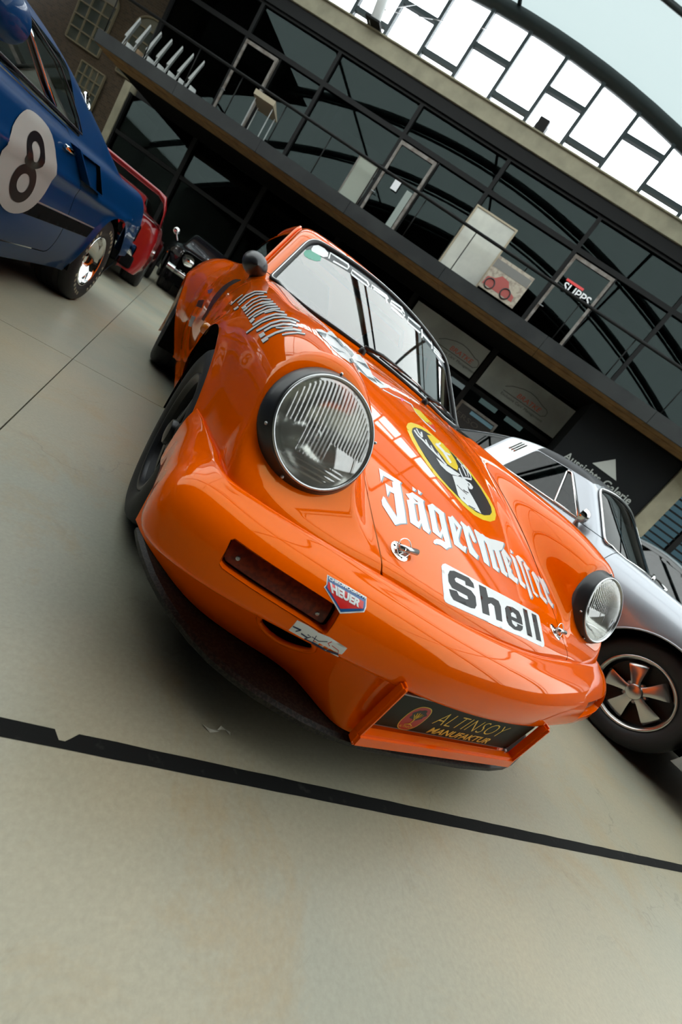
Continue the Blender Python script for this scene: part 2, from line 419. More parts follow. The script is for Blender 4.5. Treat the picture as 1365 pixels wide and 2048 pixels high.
# ------------------------------------------------------------------ the hall: frame of the rear facade (s along it, d away from the camera side)
AZ = math.radians(-39.0)
EV = Vector((math.cos(AZ), math.sin(AZ), 0)); NV = Vector((-EV.y, EV.x, 0))
def W(s, d, z): return Vector((CAM_POS.x, CAM_POS.y, 0))+EV*s+NV*d+Vector((0, 0, z))
M3B = Matrix((EV, NV, Vector((0, 0, 1)))).transposed()
def fbox(bm, s0, s1, d0, d1, z0, z1, bevel=0):
    add_box(bm, W((s0+s1)/2, (d0+d1)/2, (z0+z1)/2), (abs(s1-s0), abs(d1-d0), abs(z1-z0)), M3B, bevel)
def fobj(name, boxes, m, parent=None, bevel=0, label=None, **tg):
    bm = bmesh.new()
    for b in boxes: fbox(bm, *b, bevel=bevel)
    o = bobj(name, bm, m, parent, label=label)
    if tg: tag(o, **tg)
    return o
def floor_material():
    m = bpy.data.materials.new('worn_concrete'); m.use_nodes = True; nt = m.node_tree; b = nt.nodes['Principled BSDF']
    L = nt.links.new; N = nt.nodes.new
    tc = N('ShaderNodeTexCoord')
    def noise(sc, det, rough=.6, dist=0.):
        n = N('ShaderNodeTexNoise'); n.inputs['Scale'].default_value = sc; n.inputs['Detail'].default_value = det; n.inputs['Roughness'].default_value = rough; n.inputs['Distortion'].default_value = dist
        L(tc.outputs['Object'], n.inputs['Vector']); return n
    def ramp(src, *stops):
        r = N('ShaderNodeValToRGB'); r.color_ramp.elements[0].position = stops[0][0]; r.color_ramp.elements[0].color = (*stops[0][1], 1)
        r.color_ramp.elements[1].position = stops[-1][0]; r.color_ramp.elements[1].color = (*stops[-1][1], 1)
        for p, c in stops[1:-1]:
            e = r.color_ramp.elements.new(p); e.color = (*c, 1)
        L(src, r.inputs[0]); return r
    def mix(f, a, bb, mode='MIX'):
        x = N('ShaderNodeMix'); x.data_type = 'RGBA'; x.blend_type = mode
        if isinstance(f, float): x.inputs[0].default_value = f
        else: L(f, x.inputs[0])
        L(a, x.inputs[6]); L(bb, x.inputs[7]); return x.outputs[2]
    big = noise(.45, 5); base = ramp(big.outputs['Fac'], (.35, (.25, .275, .23)), (.5, (.325, .31, .235)), (.66, (.40, .345, .235)))
    rust = noise(2.4, 8, .72, .6); rr = ramp(rust.outputs['Fac'], (.52, (0, 0, 0)), (.72, (.55, .55, .55)))
    rc = N('ShaderNodeRGB'); rc.outputs[0].default_value = (.36, .24, .10, 1)
    c = mix(rr.outputs[0], base.outputs[0], rc.outputs[0])
    st = noise(5.5, 9, .75, 1.2); sr = ramp(st.outputs['Fac'], (.60, (0, 0, 0)), (.78, (.5, .5, .5)))
    dc = N('ShaderNodeRGB'); dc.outputs[0].default_value = (.16, .15, .11, 1)
    c = mix(sr.outputs[0], c, dc.outputs[0])
    fine = noise(90, 4, .7); fr = ramp(fine.outputs['Fac'], (.3, (.90, .90, .90)), (.7, (1.06, 1.06, 1.06)))
    c = mix(1.0, c, fr.outputs[0], 'MULTIPLY')
    # hairline cracks
    vw = noise(3.0, 4); vm = N('ShaderNodeVectorMath'); vm.operation = 'MULTIPLY_ADD'; vm.inputs[1].default_value = (.35, .35, .35); L(vw.outputs['Color'], vm.inputs[0]); L(tc.outputs['Object'], vm.inputs[2])
    vo = N('ShaderNodeTexVoronoi'); vo.feature = 'DISTANCE_TO_EDGE'; vo.inputs['Scale'].default_value = 1.7; L(vm.outputs[0], vo.inputs['Vector'])
    cr = ramp(vo.outputs['Distance'], (.0, (1, 1, 1)), (.0045, (0, 0, 0)))
    msk = noise(1.1, 2); mr = ramp(msk.outputs['Fac'], (.52, (0, 0, 0)), (.62, (.45, .45, .45)))
    cm = mix(1.0, cr.outputs[0], mr.outputs[0], 'MULTIPLY')
    kc = N('ShaderNodeRGB'); kc.outputs[0].default_value = (.13, .12, .09, 1)
    c = mix(cm, c, kc.outputs[0])
    L(c, b.inputs['Base Color'])
    ro = ramp(big.outputs['Fac'], (.3, (.42, .42, .42)), (.7, (.30, .30, .30))); L(ro.outputs[0], b.inputs['Roughness'])
    bu = N('ShaderNodeBump'); bu.inputs['Strength'].default_value = .10; bu.inputs['Distance'].default_value = .002; L(fine.outputs['Fac'], bu.inputs['Height']); L(bu.outputs[0], b.inputs['Normal'])
    return m
MT['floor'] = floor_material()
MT['joint'] = mat('joint_filler', (.05, .045, .035), .8)
fl = mobj('floor', [(-26, -24, -.012), (30, -24, -.012), (30, 26, -.012), (-26, 26, -.012)], [(0, 1, 2, 3)], MT['joint']); tag(fl, kind='structure')
xs_ = [-26, -11.2, -6.2, -1.19, 3.8, 8.8, 30]; ys_ = [-24, -8.7, -3.7, 1.27, 6.3, 11.3, 26]
for i in range(6):
    for j in range(6):
        bm = bmesh.new(); g = .0022
        x0, x1, y0, y1 = xs_[i]+g, xs_[i+1]-g, ys_[j]+g, ys_[j+1]-g
        sk = .045
        P_ = [(x0+sk*0, y0-sk*x0*0), (x1, y0), (x1, y1), (x0, y1)]
        add_prism(bm, P_, -.012, 0); fixn(bm); bobj('slab', bm, MT['floor'], fl)
# floor marking tape
MT['tape'] = mat('black_floor_tape', (.008, .008, .0075), .8, spec=.15, noise=(25, (.035, .035, .03), .62, .8))
ta, tb = Vector((-1.6, -.770, 0)), Vector((3.2, -1.223, 0)); td = (tb-ta).normalized(); tn = Vector((-td.y, td.x, 0)); tw = .0165
bm = bmesh.new()
Lt = (tb-ta).length; notch = [(-.815-ta.x)/td.x, (-.775-ta.x)/td.x]
top, bot = [], []
for q in list(np.linspace(0, notch[0], 8))+[notch[0]+.012, notch[0]+.022, notch[0]+.03]+list(np.linspace(notch[1], Lt, 60)):
    w1 = tw; 
    if notch[0] < q < notch[1]: w1 = tw*(-.1 if q < notch[0]+.025 else .35)
    jit = .0006*math.sin(q*37)
    top.append(ta+td*q+tn*(w1+jit)); bot.append(ta+td*q-tn*(tw+jit*.7))
for A_, B_ in zip(zip(top, bot), zip(top[1:], bot[1:])):
    vs = [bm.verts.new(Vector((p.x, p.y, .0009))) for p in (A_[0], A_[1], B_[1], B_[0])]; bm.faces.new(vs)
bmesh.ops.remove_doubles(bm, verts=bm.verts[:], dist=1e-5)
tag(bobj('floor_tape', bm, MT['tape']), 'long strip of black marking tape stuck across the concrete floor', 'tape')

# ------------------------------------------------------------------ roof membrane on arched ribs
def zv(s): return 9.68-.0195*(s+5.2)**2
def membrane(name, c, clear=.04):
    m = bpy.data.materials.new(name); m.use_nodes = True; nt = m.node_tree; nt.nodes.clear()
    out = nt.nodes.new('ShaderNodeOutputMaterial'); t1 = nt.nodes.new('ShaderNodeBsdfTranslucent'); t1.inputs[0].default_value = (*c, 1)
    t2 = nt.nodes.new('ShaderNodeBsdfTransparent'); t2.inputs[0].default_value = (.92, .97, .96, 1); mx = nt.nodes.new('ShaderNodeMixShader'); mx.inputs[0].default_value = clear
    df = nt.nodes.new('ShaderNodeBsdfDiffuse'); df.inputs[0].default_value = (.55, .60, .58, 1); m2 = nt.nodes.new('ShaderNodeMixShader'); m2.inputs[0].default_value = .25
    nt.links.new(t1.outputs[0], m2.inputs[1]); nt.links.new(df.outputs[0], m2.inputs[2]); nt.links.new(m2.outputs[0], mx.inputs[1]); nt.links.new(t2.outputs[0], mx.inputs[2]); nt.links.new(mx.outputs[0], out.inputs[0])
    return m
MB_ = membrane('roof_membrane', (.41, .425, .41)); MB2 = membrane('dimmed_membrane', (.080, .100, .098), .03)  # same cloth: bright where unseen to light the cars, dimmed where seen
S0, S1, D0, D1 = -22., 12.2, -12., 12.2
MT['dark_steel'] = mat('dark_green_steel', (.018, .026, .026), .5)
MT['frame_steel'] = mat('grey_blue_steel', (.030, .042, .046), .45)
ss = np.linspace(S0, S1, 49)
def vault(d0, d1, s0=S0, s1=S1):
    sq = np.linspace(s0, s1, 40); return loft([[W(s, d, zv(s)) for s in sq] for d in (d0, (d0+d1)/2, d1)])
SB0 = -13.5      # left of here most of the unseen vault is closed to hold back light
MT['light_block'] = mat('light_block_dark', (.04, .036, .032), .9)  # added opaque bays, block light from the unseen parts of the vault
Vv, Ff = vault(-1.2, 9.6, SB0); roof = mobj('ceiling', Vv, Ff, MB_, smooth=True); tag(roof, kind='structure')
Vv, Ff = vault(9.6, D1, SB0); mobj('dimmed_membrane_bay', Vv, Ff, MB2, roof, smooth=True)
Vv, Ff = vault(D0, -1.2, SB0); mobj('light_block_bay', Vv, Ff, MT['light_block'], roof, smooth=True)
Vv, Ff = vault(5.0, D1, S0, SB0); mobj('light_block_bay', Vv, Ff, MT['light_block'], roof, smooth=True)
Vv, Ff = vault(D0, -1.2, S0, SB0); mobj('light_block_bay', Vv, Ff, MT['light_block'], roof, smooth=True)
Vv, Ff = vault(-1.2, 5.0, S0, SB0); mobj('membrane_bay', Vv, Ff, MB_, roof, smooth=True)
for d in [9.6, 6.0, 2.4, -1.2, -6.0, -12.]:
    bm = bmesh.new(); add_tube(bm, [W(s, d, zv(s)-.10) for s in ss], .12, 10); bobj('arch_rib', bm, MT['dark_steel'], roof, smooth=True)
    bm = bmesh.new(); add_tube(bm, [W(s, d+.25, zv(s)-.42) for s in ss], .045, 8); bobj('tie_tube', bm, MT['dark_steel'], roof, smooth=True)
for s in (-17.5, -11.3, -5.2, .9, 7.):
    bm = bmesh.new(); add_tube(bm, [W(s, d, zv(s)-.06) for d in (D0, D1)], .05, 8); bobj('purlin', bm, MT['dark_steel'], roof, smooth=True)
# side and rear walls of the hall (behind the camera)
MT['plaster'] = mat('grey_render', (.16, .155, .14), .85, noise=(1.2, (.11, .11, .10), .4, .65))
def wallp(name, a, b, z1, m): return tag(mobj(name, [(a.x, a.y, 0), (b.x, b.y, 0), (b.x, b.y, z1), (a.x, a.y, z1)], [(0, 1, 2, 3)], m), kind='structure')
wallp('wall_front', W(S1, D0, 0), W(S0, D0, 0), 9.6, MT['plaster'])
wallp('wall_right', W(S1, D1+3, 0), W(S1, D0, 0), zv(S1)+.1, MT['plaster'])
tag(fobj('wall_right_back', [(4.36, 12.2, 12.0, 12.3, 3.43, 7.25)], MT['plaster']), kind='structure')
tag(fobj('wall_left_back', [(-22.1, -13.55, 13.0, 13.3, 0, 8.6)], mat('old_brick_wall', (.12, .085, .05), .9, noise=(9, (.07, .045, .028), .4, .6))), kind='structure')
wallp('wall_left', W(S0, D0, 0), W(S0, D1+3, 0), zv(S0)+.1, mat('pale_render', (.34, .33, .30), .85, noise=(1.2, (.26, .25, .23), .4, .65)))  # render kept pale to bounce more light on to the left flanks

# ------------------------------------------------------------------ rear facade
MT['concrete'] = mat('tan_concrete', (.34, .31, .22), .8, noise=(3, (.25, .23, .165), .35, .7, 8), bump=(30, .4))
MT['black_steel'] = mat('black_window_steel', (.006, .006, .006), .6, spec=.25)
MT['door_alu'] = mat('weathered_door_frame', (.22, .20, .18), .5, noise=(6, (.10, .075, .055), .4, .7))
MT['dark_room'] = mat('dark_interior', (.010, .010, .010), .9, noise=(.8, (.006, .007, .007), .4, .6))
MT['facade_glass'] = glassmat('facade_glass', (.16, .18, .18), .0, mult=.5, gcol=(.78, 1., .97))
MT['sky_glass'] = glassmat('clear_glass', (.97, .99, 1.), .0)

MT['fascia'] = mat('grey_metal_fascia', (.026, .029, .029), .5, spec=.3, noise=(1.5, (.017, .019, .02), .4, .6))
MT['timber'] = mat('brown_timber', (.26, .145, .055), .7, noise=(4, (.17, .09, .035), .35, .65, 6))
MT['brick'] = mat('old_brick', (.11, .075, .042), .9)
# solid back of the rooms and their floor slab
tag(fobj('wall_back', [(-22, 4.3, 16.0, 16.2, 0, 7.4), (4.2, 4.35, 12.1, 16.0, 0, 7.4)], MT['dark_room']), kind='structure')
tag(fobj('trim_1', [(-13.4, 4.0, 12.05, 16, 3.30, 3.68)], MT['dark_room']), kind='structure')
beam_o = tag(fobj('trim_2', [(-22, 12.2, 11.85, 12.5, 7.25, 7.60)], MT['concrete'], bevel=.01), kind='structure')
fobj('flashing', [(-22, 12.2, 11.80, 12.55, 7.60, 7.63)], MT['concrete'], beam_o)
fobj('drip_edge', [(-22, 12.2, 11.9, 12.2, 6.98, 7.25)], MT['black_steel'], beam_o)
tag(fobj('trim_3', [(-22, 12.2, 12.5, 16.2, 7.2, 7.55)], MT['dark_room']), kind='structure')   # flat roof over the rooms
# upper glazing: bays of 2.56 m
MUL = [-13.5, -10.96, -8.42, -5.86, -3.28, -.74, 1.84, 4.40]
wn = 1
for a, b in zip(MUL[:-1], MUL[1:]):
    w = tag(fobj('window_%d' % wn, [(a-.05, a+.05, 11.95, 12.07, 3.68, 7.0)], MT['black_steel']), kind='structure'); wn += 1
    fobj('transom', [(a+.05, b-.05, 11.95, 12.07, 6.11, 6.22)], MT['black_steel'], w)
    fobj('top_rail', [(a+.05, b-.05, 11.95, 12.07, 6.92, 7.0)], MT['black_steel'], w)
    fobj('pane', [(a+.05, b-.05, 12.005, 12.012, 6.22, 6.92)], MT['facade_glass'], w)
    has_door = a in (-10.96, -5.86, -.74)
    fobj('pane', [((a+1.16) if has_door else a+.05, b-.05, 12.005, 12.012, 3.68, 6.11)], MT['facade_glass'], w)
    if has_door: fobj('door_post', [(a+1.14, a+1.18, 11.97, 12.05, 3.68, 6.11)], MT['black_steel'], w)
dn = 1
for a in (-10.96, -5.86, -.74):
    d = tag(fobj('door_%d' % dn, [(a+.06, a+.13, 11.90, 11.96, 3.70, 6.05), (a+1.07, a+1.14, 11.90, 11.96, 3.70, 6.05), (a+.13, a+1.07, 11.90, 11.96, 5.97, 6.05), (a+.13, a+1.07, 11.90, 11.96, 3.70, 3.82)], MT['door_alu']), kind='structure'); dn += 1
    fobj('pane', [(a+.13, a+1.07, 11.925, 11.932, 3.82, 5.97)], MT['facade_glass'], d)
    bm = bmesh.new(); add_tube(bm, [W(a+.10, 11.90, 4.75), W(a+.10, 11.85, 4.75), W(a+.22, 11.85, 4.75)], .011, 6); bobj('handle', bm, MT['steel'], d)
# concrete column standing inside behind the glass
for s in (-8.22, 4.2):
    tag(fobj('trim_%d' % (4 if s < 0 else 5), [(s-.16, s+.16, 12.15, 12.5, 0, 7.1)], MT['concrete'], bevel=.01), kind='structure')
# gable glazing above the beam up to the arch
gab = tag(fobj('window_20', [(-22, 12.2, 12.14, 12.26, 7.60, 7.66)], MT['frame_steel']), kind='structure')
bm = bmesh.new(); add_tube(bm, [W(s, 12.2, zv(s)-.16) for s in ss], .16, 10); bobj('arch_beam', bm, MT['dark_steel'], gab, smooth=True)
ms = [-5.68+1.047*k for k in range(-10, 15)]
for k, s in enumerate(ms):
    top_ = zv(s)-.2
    fobj('mullion', [(s-.045, s+.045, 12.14, 12.26, 7.64, top_)], MT['frame_steel'], gab)
    if k+1 < len(ms):
        zt = 8.00 if (k % 2) else 8.62
        fobj('transom', [(s+.045, s+1.002, 12.15, 12.25, zt-.05, zt+.05)], MT['frame_steel'], gab)
        fobj('pane', [(s+.045, s+1.002, 12.195, 12.2, 7.66, zt-.05)], MT['sky_glass'], gab)
        fobj('pane', [(s+.045, s+1.002, 12.195, 12.2, zt+.05, zv(s+.5)-.2)], MT['sky_glass'], gab)
# ground-floor shop fronts
posts = [-13.5, -10.96, -8.42, -5.86, -3.28, -.78, 1.72]
for i, (a, b) in enumerate(zip(posts[:-1], posts[1:])):
    w = tag(fobj('window_%d' % (30+i), [(a-.07, a+.07, 11.93, 12.09, 0, 3.42)], MT['black_steel']), kind='structure')
    fobj('transom', [(a+.07, b-.07, 11.95, 12.07, 2.32, 2.42)], MT['black_steel'], w)
    fobj('base_rail', [(a+.07, b-.07, 11.95, 12.07, 0, .12)], MT['black_steel'], w)
    fobj('pane', [(a+.07, b-.07, 12.005, 12.012, 2.42, 3.42)], MT['facade_glass'], w)
    fobj('pane', [(a+.07, b-.07, 12.005, 12.012, .12, 2.32)], MT['facade_glass'], w)
# ------------------------------------------------------------------ text on flat things: each glyph a piece of its own
def glyphs(txt, size, bold=0., shear=0., space=1.):
    cu = bpy.data.curves.new('t', 'FONT'); cu.body = txt; cu.size = size; cu.offset = bold; cu.shear = shear; cu.space_character = space; cu.resolution_u = 3
    o = bpy.data.objects.new('t', cu); COL.objects.link(o)
    me = bpy.data.meshes.new_from_object(o); bpy.data.objects.remove(o)
    V = np.array([v.co[:2] for v in me.vertices]); Fc = [tuple(p.vertices) for p in me.polygons]; bpy.data.meshes.remove(me)
    par = list(range(len(V)))
    def find(i):
        while par[i] != i: par[i] = par[par[i]]; i = par[i]
        return i
    for f in Fc:
        for i in f[1:]: par[find(i)] = find(f[0])
    isl = {}
    for f in Fc: isl.setdefault(find(f[0]), []).append(f)
    out = []
    for fs in isl.values():
        ids = sorted({i for f in fs for i in f}); mp = {k: n for n, k in enumerate(ids)}
        out.append((V[ids], [tuple(mp[i] for i in f) for f in fs]))
    lo, hi = V.min(0), V.max(0)
    return out, lo, hi
def lettering(name, txt, box, fr, m, parent, bold=0., shear=0., space=1.):
    """fit txt into box (a0,b0,a1,b1); fr maps (a,b) to xyz"""
    gl, lo, hi = glyphs(txt, 1., bold, shear, space)
    for V, Fc in gl:
        P = [(box[0]+(v[0]-lo[0])/(hi[0]-lo[0])*(box[2]-box[0]), box[1]+(v[1]-lo[1])/(hi[1]-lo[1])*(box[3]-box[1])) for v in V]
        mobj(name, [fr(a, b) for a, b in P], Fc, m, parent)
def on_facade(d): return lambda a, b: W(a, d, b)
# ------------------------------------------------------------------ gallery in front of the upper floor
gal = thing('gallery_balcony', 'long balcony with grey metal edge and brown timber underside along the facade', 'balcony', W(-4, 10, 3.4))
gi = Matrix.Translation(-gal.location)
def gob(name, boxes, m, parent=gal, bevel=0):
    o = fobj(name, boxes, m, None, bevel); o.data.transform(gi); o.parent = parent; return o
for k in range(7):
    a = -12.69+2.54*k; gob('fascia_panel', [(a+.004, a+2.536, 9.90, 9.94, 3.43, 3.71)], MT['fascia'])
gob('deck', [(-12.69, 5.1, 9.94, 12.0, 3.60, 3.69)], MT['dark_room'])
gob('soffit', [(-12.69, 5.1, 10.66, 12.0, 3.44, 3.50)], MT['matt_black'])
for r in range(3):
    for k in range(7):
        a = -12.69+2.54*k; d0 = 9.94+.24*r; gob('soffit_plank', [(a+.004, a+2.535, d0+.006, d0+.234, 3.425-.012*(r == 1), 3.455)], MT['timber'], bevel=.004)
rail = thing('railing', 'black steel handrail on thin posts along the balcony edge', 'railing', W(-4, 10, 3.72))
ri = Matrix.Translation(-rail.location)
def rob(name, pts, r, m=None):
    bm = bmesh.new(); add_tube(bm, pts, r, 8); o = bobj(name, bm, m or MT['black_steel'], None, smooth=True); o.data.transform(ri); o.parent = rail
rob('handrail', [W(-12.69, 9.95, 4.56), W(5.1, 9.95, 4.56)], .032)
for k in range(15): rob('post', [W(-12.6+1.27*k, 9.98, 3.695), W(-12.6+1.27*k, 9.98, 4.55)], .012)
# things standing on the gallery
MT['pale'] = mat('pale_panel', (.55, .56, .50), .7, noise=(2, (.45, .46, .42), .4, .6))
MT['pale_wood'] = mat('pale_wood', (.36, .31, .22), .6)
MT['chair_white'] = mat('white_chair', (.42, .44, .43), .5)
MT['cushion'] = mat('brown_cushion', (.22, .15, .09), .8)
cgrp = 'garden chairs in a row on the balcony'
for k in range(7):
    s = -12.42+.345*k
    lab = ('slim pale chair at the brick wing end of the balcony row', 'slim pale chair with a brown seat in the balcony row', 'third slim pale chair from the brick wing in the balcony row', 'middle slim pale chair of seven in the balcony row', 'fifth slim pale chair from the brick wing in the balcony row', 'last but one slim pale chair towards the lectern in the balcony row', 'slim pale chair at the lectern end of the balcony row')[k]
    c = thing('garden_chair', lab, 'chair', W(s, 10.35, 3.697), AZ+.72, cgrp)
    bm = bmesh.new(); add_prism(bm, [(-.03, .30), (.03, .30), (.018, .80), (-.010, .82)], -.12, .12, lambda a, b, cc: (a+.22*(b-.3), cc, b)); fixn(bm); bobj('backrest', bm, MT['chair_white'], c)
    bm = bmesh.new(); add_box(bm, (.14, 0, .20), (.16, .26, .06), bevel=.025, seg=3); add_box(bm, (.14, -.115, .12), (.15, .03, .22), bevel=.014); bobj('seat', bm, MT['cushion'] if k == 1 else MT['chair_white'], c, smooth=True)
    for a, b in ((.0, -.10), (.0, .10), (.20, -.10), (.20, .10)):
        bm = bmesh.new(); add_tube(bm, [(a-.03*(a < .1), b, 0), (a, b, .2), (a+(.02 if a < .1 else 0), b, .30 if a < .1 else .2)], .012, 6); bobj('leg', bm, MT['chair_white'], c)
le = thing('lectern', 'small pale slanted lectern on thin white legs on the balcony', 'lectern', W(-8.45, 10.6, 3.697), AZ)
bm = bmesh.new(); add_prism(bm, [(-.18, .86), (.18, .74), (.18, .77), (-.18, .97)], -.30, .30, lambda a, b, cc: (cc, a, b)); fixn(bm); bobj('top', bm, MT['pale_wood'], le)
for a in (-.26, .26):
    for b in (-.1, .12):
        bm = bmesh.new(); add_tube(bm, [(a, b, 0), (a, b, .85 if b < 0 else .78)], .012, 6); bobj('leg', bm, MT['chair_white'], le)
def panel(name, label, cat, s0, s1, z0, z1, d, fm, pm, fw=.035, parent=None):
    t = thing(name, label, cat, W((s0+s1)/2, d, 3.69))
    ti_ = Matrix.Translation(-t.location)
    for bx in ((s0, s1, d-.02, d+.02, z1-fw, z1), (s0, s1, d-.02, d+.02, z0, z0+fw), (s0, s0+fw, d-.02, d+.02, z0+fw, z1-fw), (s1-fw, s1, d-.02, d+.02, z0+fw, z1-fw)):
        o = fobj('frame_bar', [bx], fm); o.data.transform(ti_); o.parent = t
    o = fobj('sheet', [(s0+fw, s1-fw, d-.005, d+.008, z0+fw, z1-fw)], pm); o.data.transform(ti_); o.parent = t
    return t
panel('display_board', 'large pale framed board leaning on the balcony rail', 'board', -2.82, -1.81, 3.72, 5.08, 10.22, MT['pale_wood'], MT['pale'])
panel('screen_panel', 'narrow pale mesh screen beside the black window post', 'screen', -5.62, -5.10, 3.72, 4.66, 10.25, MT['door_alu'], mat('grey_green_mesh', (.30, .33, .28), .8), .02)
pb = thing('photo_banner', 'printed banner of a red racing car hung on the balcony rail', 'banner', W(-1.32, 9.86, 3.7))
pi_ = Matrix.Translation(-pb.location)
def pbo(name, o):
    o.data.transform(pi_); o.parent = pb
MT['banner_beige'] = mat('banner_print', (.40, .36, .29), .7, noise=(14, (.26, .22, .18), .45, .62))
pbo('', fobj('sheet', [(-1.75, -.90, 9.855, 9.865, 3.74, 4.40)], MT['banner_beige']))
pbo('', mobj('car_print', [W(a, 9.852, b) for a, b in [(-1.72, 3.82), (-1.70, 3.98), (-1.55, 4.02), (-1.45, 4.12), (-1.28, 4.10), (-1.18, 3.98), (-1.02, 3.92), (-1.0, 3.82)]], [tuple(range(8))], mat('print_red', (.35, .08, .07), .7)))
for a, r in ((-1.20, .10), (-1.58, .10)):
    bm = bmesh.new(); add_tube(bm, [W(a+r*math.cos(t), 9.85, 3.88+r*math.sin(t)) for t in np.linspace(0, 2*math.pi, 24, endpoint=False)], .014, 5, closed=True); pbo('', bobj('wheel_print', bm, MT['black']))
pbo('', mobj('wall_print', [W(a, 9.852, b) for a, b in [(-1.74, 4.18), (-.92, 4.18), (-.92, 4.34), (-1.74, 4.34)]], [(0, 1, 2, 3)], mat('print_grey', (.17, .17, .16), .7)))
# notices on the glass doors
tag(fobj('paper_notice', [(-5.38, -5.20, 11.88, 11.884, 5.03, 5.32)], mat('paper', (.78, .78, .80), .7)), 'white paper notice taped to the glass balcony door', 'notice')
tag(fobj('curtain_strip', [(-4.97, -4.80, 11.88, 11.89, 3.75, 5.20)], mat('grey_strip', (.30, .34, .31), .8)), 'tall grey mesh strip behind the noticed balcony door', 'screen')
sg = tag(fobj('door_sign', [(-.48, -.02, 11.86, 11.866, 5.475, 5.53)], MT['red_vinyl']), 'small red sign with white letters on the balcony door', 'sign')
lettering('letter', 'SUPPS', (-.46, 5.27, .27, 5.46), on_facade(11.862), MT['white'], sg, bold=.01)
# spotlight on the ledge, white mast with stays
sl = thing('floodlight', 'black box floodlight on the concrete ledge', 'lamp', W(-3.1, 11.95, 7.63), AZ)
bm = bmesh.new(); add_box(bm, (0, 0, .20), (.26, .20, .24), Matrix.Rotation(.35, 3, 'X'), bevel=.02); bobj('housing', bm, MT['black'], sl)
bm = bmesh.new(); add_tube(bm, [(-.15, 0, .0), (-.15, 0, .2)], .012, 6); add_tube(bm, [(.15, 0, 0), (.15, 0, .2)], .012, 6); add_tube(bm, [(-.15, 0, .006), (.15, 0, .006)], .012, 6); bobj('bracket', bm, MT['black_steel'], sl)
ma_ = thing('white_mast', 'white tapered steel mast standing on the concrete ledge', 'mast', W(-7.86, 11.72, 7.63))
bm = bmesh.new(); add_tube(bm, [(0, 0, .02), tuple((W(-8.14, 11.72, 9.05)-W(-7.86, 11.72, 7.63)))], [.13, .13], 16); bobj('tube', bm, mat('mast_white', (.8, .82, .82), .4), ma_, smooth=True)
bm = bmesh.new(); add_box(bm, (0, 0, .02), (.42, .30, .04), M3B); bobj('foot_plate', bm, MT['black_steel'], ma_)
for q in (W(-6.1, 11.9, 9.25), W(-5.4, 12.0, 8.9)):
    bm = bmesh.new(); add_tube(bm, [(.02, 0, .35), tuple(q-ma_.location)], .008, 5); bobj('stay', bm, MT['steel'], ma_)
# shop banners behind the ground-floor glass
MT['banner_grey'] = mat('banner_grey', (.32, .345, .33), .7, noise=(1.5, (.25, .27, .26), .4, .65))
MT['logo_red'] = mat('logo_red', (.50, .09, .05), .6)
MT['logo_dark'] = mat('logo_dark', (.04, .045, .045), .6)
def shop_banner(s0, s1, lab):
    b = tag(fobj('shop_banner', [(s0, s1, 11.90, 11.91, 2.50, 3.30)], MT['banner_grey']), lab, 'banner')
    c = s0+(.98 if s0 > -1 else 1.35)
    fr = on_facade(11.893)
    lettering('letter', 'BRATKE', (c+.03, 2.785, c+.70, 2.90), fr, MT['logo_red'], b, bold=.006, shear=.15)
    lettering('letter', 'Exclusive Cars\u2019 Management', (c-.33, 2.615, c+.90, 2.70), fr, MT['logo_dark'], b)
    for pts in ([(-.35, 2.84), (-.2, 2.94), (.06, 3.03), (.24, 3.055), (.41, 3.04), (.58, 2.99), (.70, 2.955), (.79, 2.95), (.86, 2.90), (.87, 2.81), (.80, 2.76)], [(-.33, 2.745), (.80, 2.745)]):
        bm = bmesh.new(); add_tube(bm, [W(c+a, 11.893, z) for a, z in pts], .007, 5); bobj('outline', bm, MT['logo_dark'], b)
    return b
shop_banner(-3.12, -.88, 'grey shop banner with red lettering beside the orange coupe\u2019s windscreen')
shop_banner(-.68, 1.66, 'grey shop banner with red lettering next to the black stair sign')
MT['tube_light'] = mat('lit_panel', (.8, .9, .85), .5, emit=((.80, 1., .95), 1.6)); MT['tube_white'] = mat('lit_panel_white', (.9, .9, .9), .5, emit=((1, 1, 1), 3.))
for i, (a, b, m) in enumerate(((-.40, .20, 'tube_light'), (.52, 1.10, 'tube_light'), (-1.50, -.98, 'tube_white'))):
    tag(fobj('light_panel', [(a, b, 14.0, 14.05, 2.43, 2.57)], MT[m]), ('greenish strip lamp in the shop next to the window post', 'greenish strip lamp in the shop next to the black stair block', 'bright white strip lamp in the shop by the coupe\u2019s windscreen edge')[i], 'lamp', 'strip lamps in the shop')
fs = thing('framed_sign', 'dark framed sign with faint lettering and a blue strip behind the coupe', 'sign', W(-.2, 11.88, 1.3))
fi = Matrix.Translation(-fs.location)
for nm, bx, m in (('frame', (-.70, .42, 11.86, 11.90, 1.93, 1.99), MT['door_alu']), ('frame', (.36, .42, 11.86, 11.90, 1.0, 1.93), MT['door_alu']), ('frame', (-.70, -.64, 11.86, 11.90, 1.0, 1.93), MT['door_alu']), ('board', (-.64, .36, 11.88, 11.89, 1.0, 1.93), mat('sign_board', (.022, .018, .016), .7)), ('blue_strip', (-.33, .35, 11.872, 11.88, 1.81, 1.90), mat('blue_strip', (.16, .30, .38), .5))):
    o = fobj(nm, [bx], m); o.data.transform(fi); o.parent = fs
n0 = set(bpy.data.objects)
lettering('letter', 'ERSO', (-.60, 1.60, .05, 1.72), on_facade(11.876), mat('faint_letter', (.07, .055, .045), .7), None); lettering('letter', 'N R', (.0, 1.36, .34, 1.47), on_facade(11.876), mat('faint_letter_b', (.07, .055, .045), .7), None)
for o in set(bpy.data.objects)-n0: o.data.transform(fi); o.parent = fs
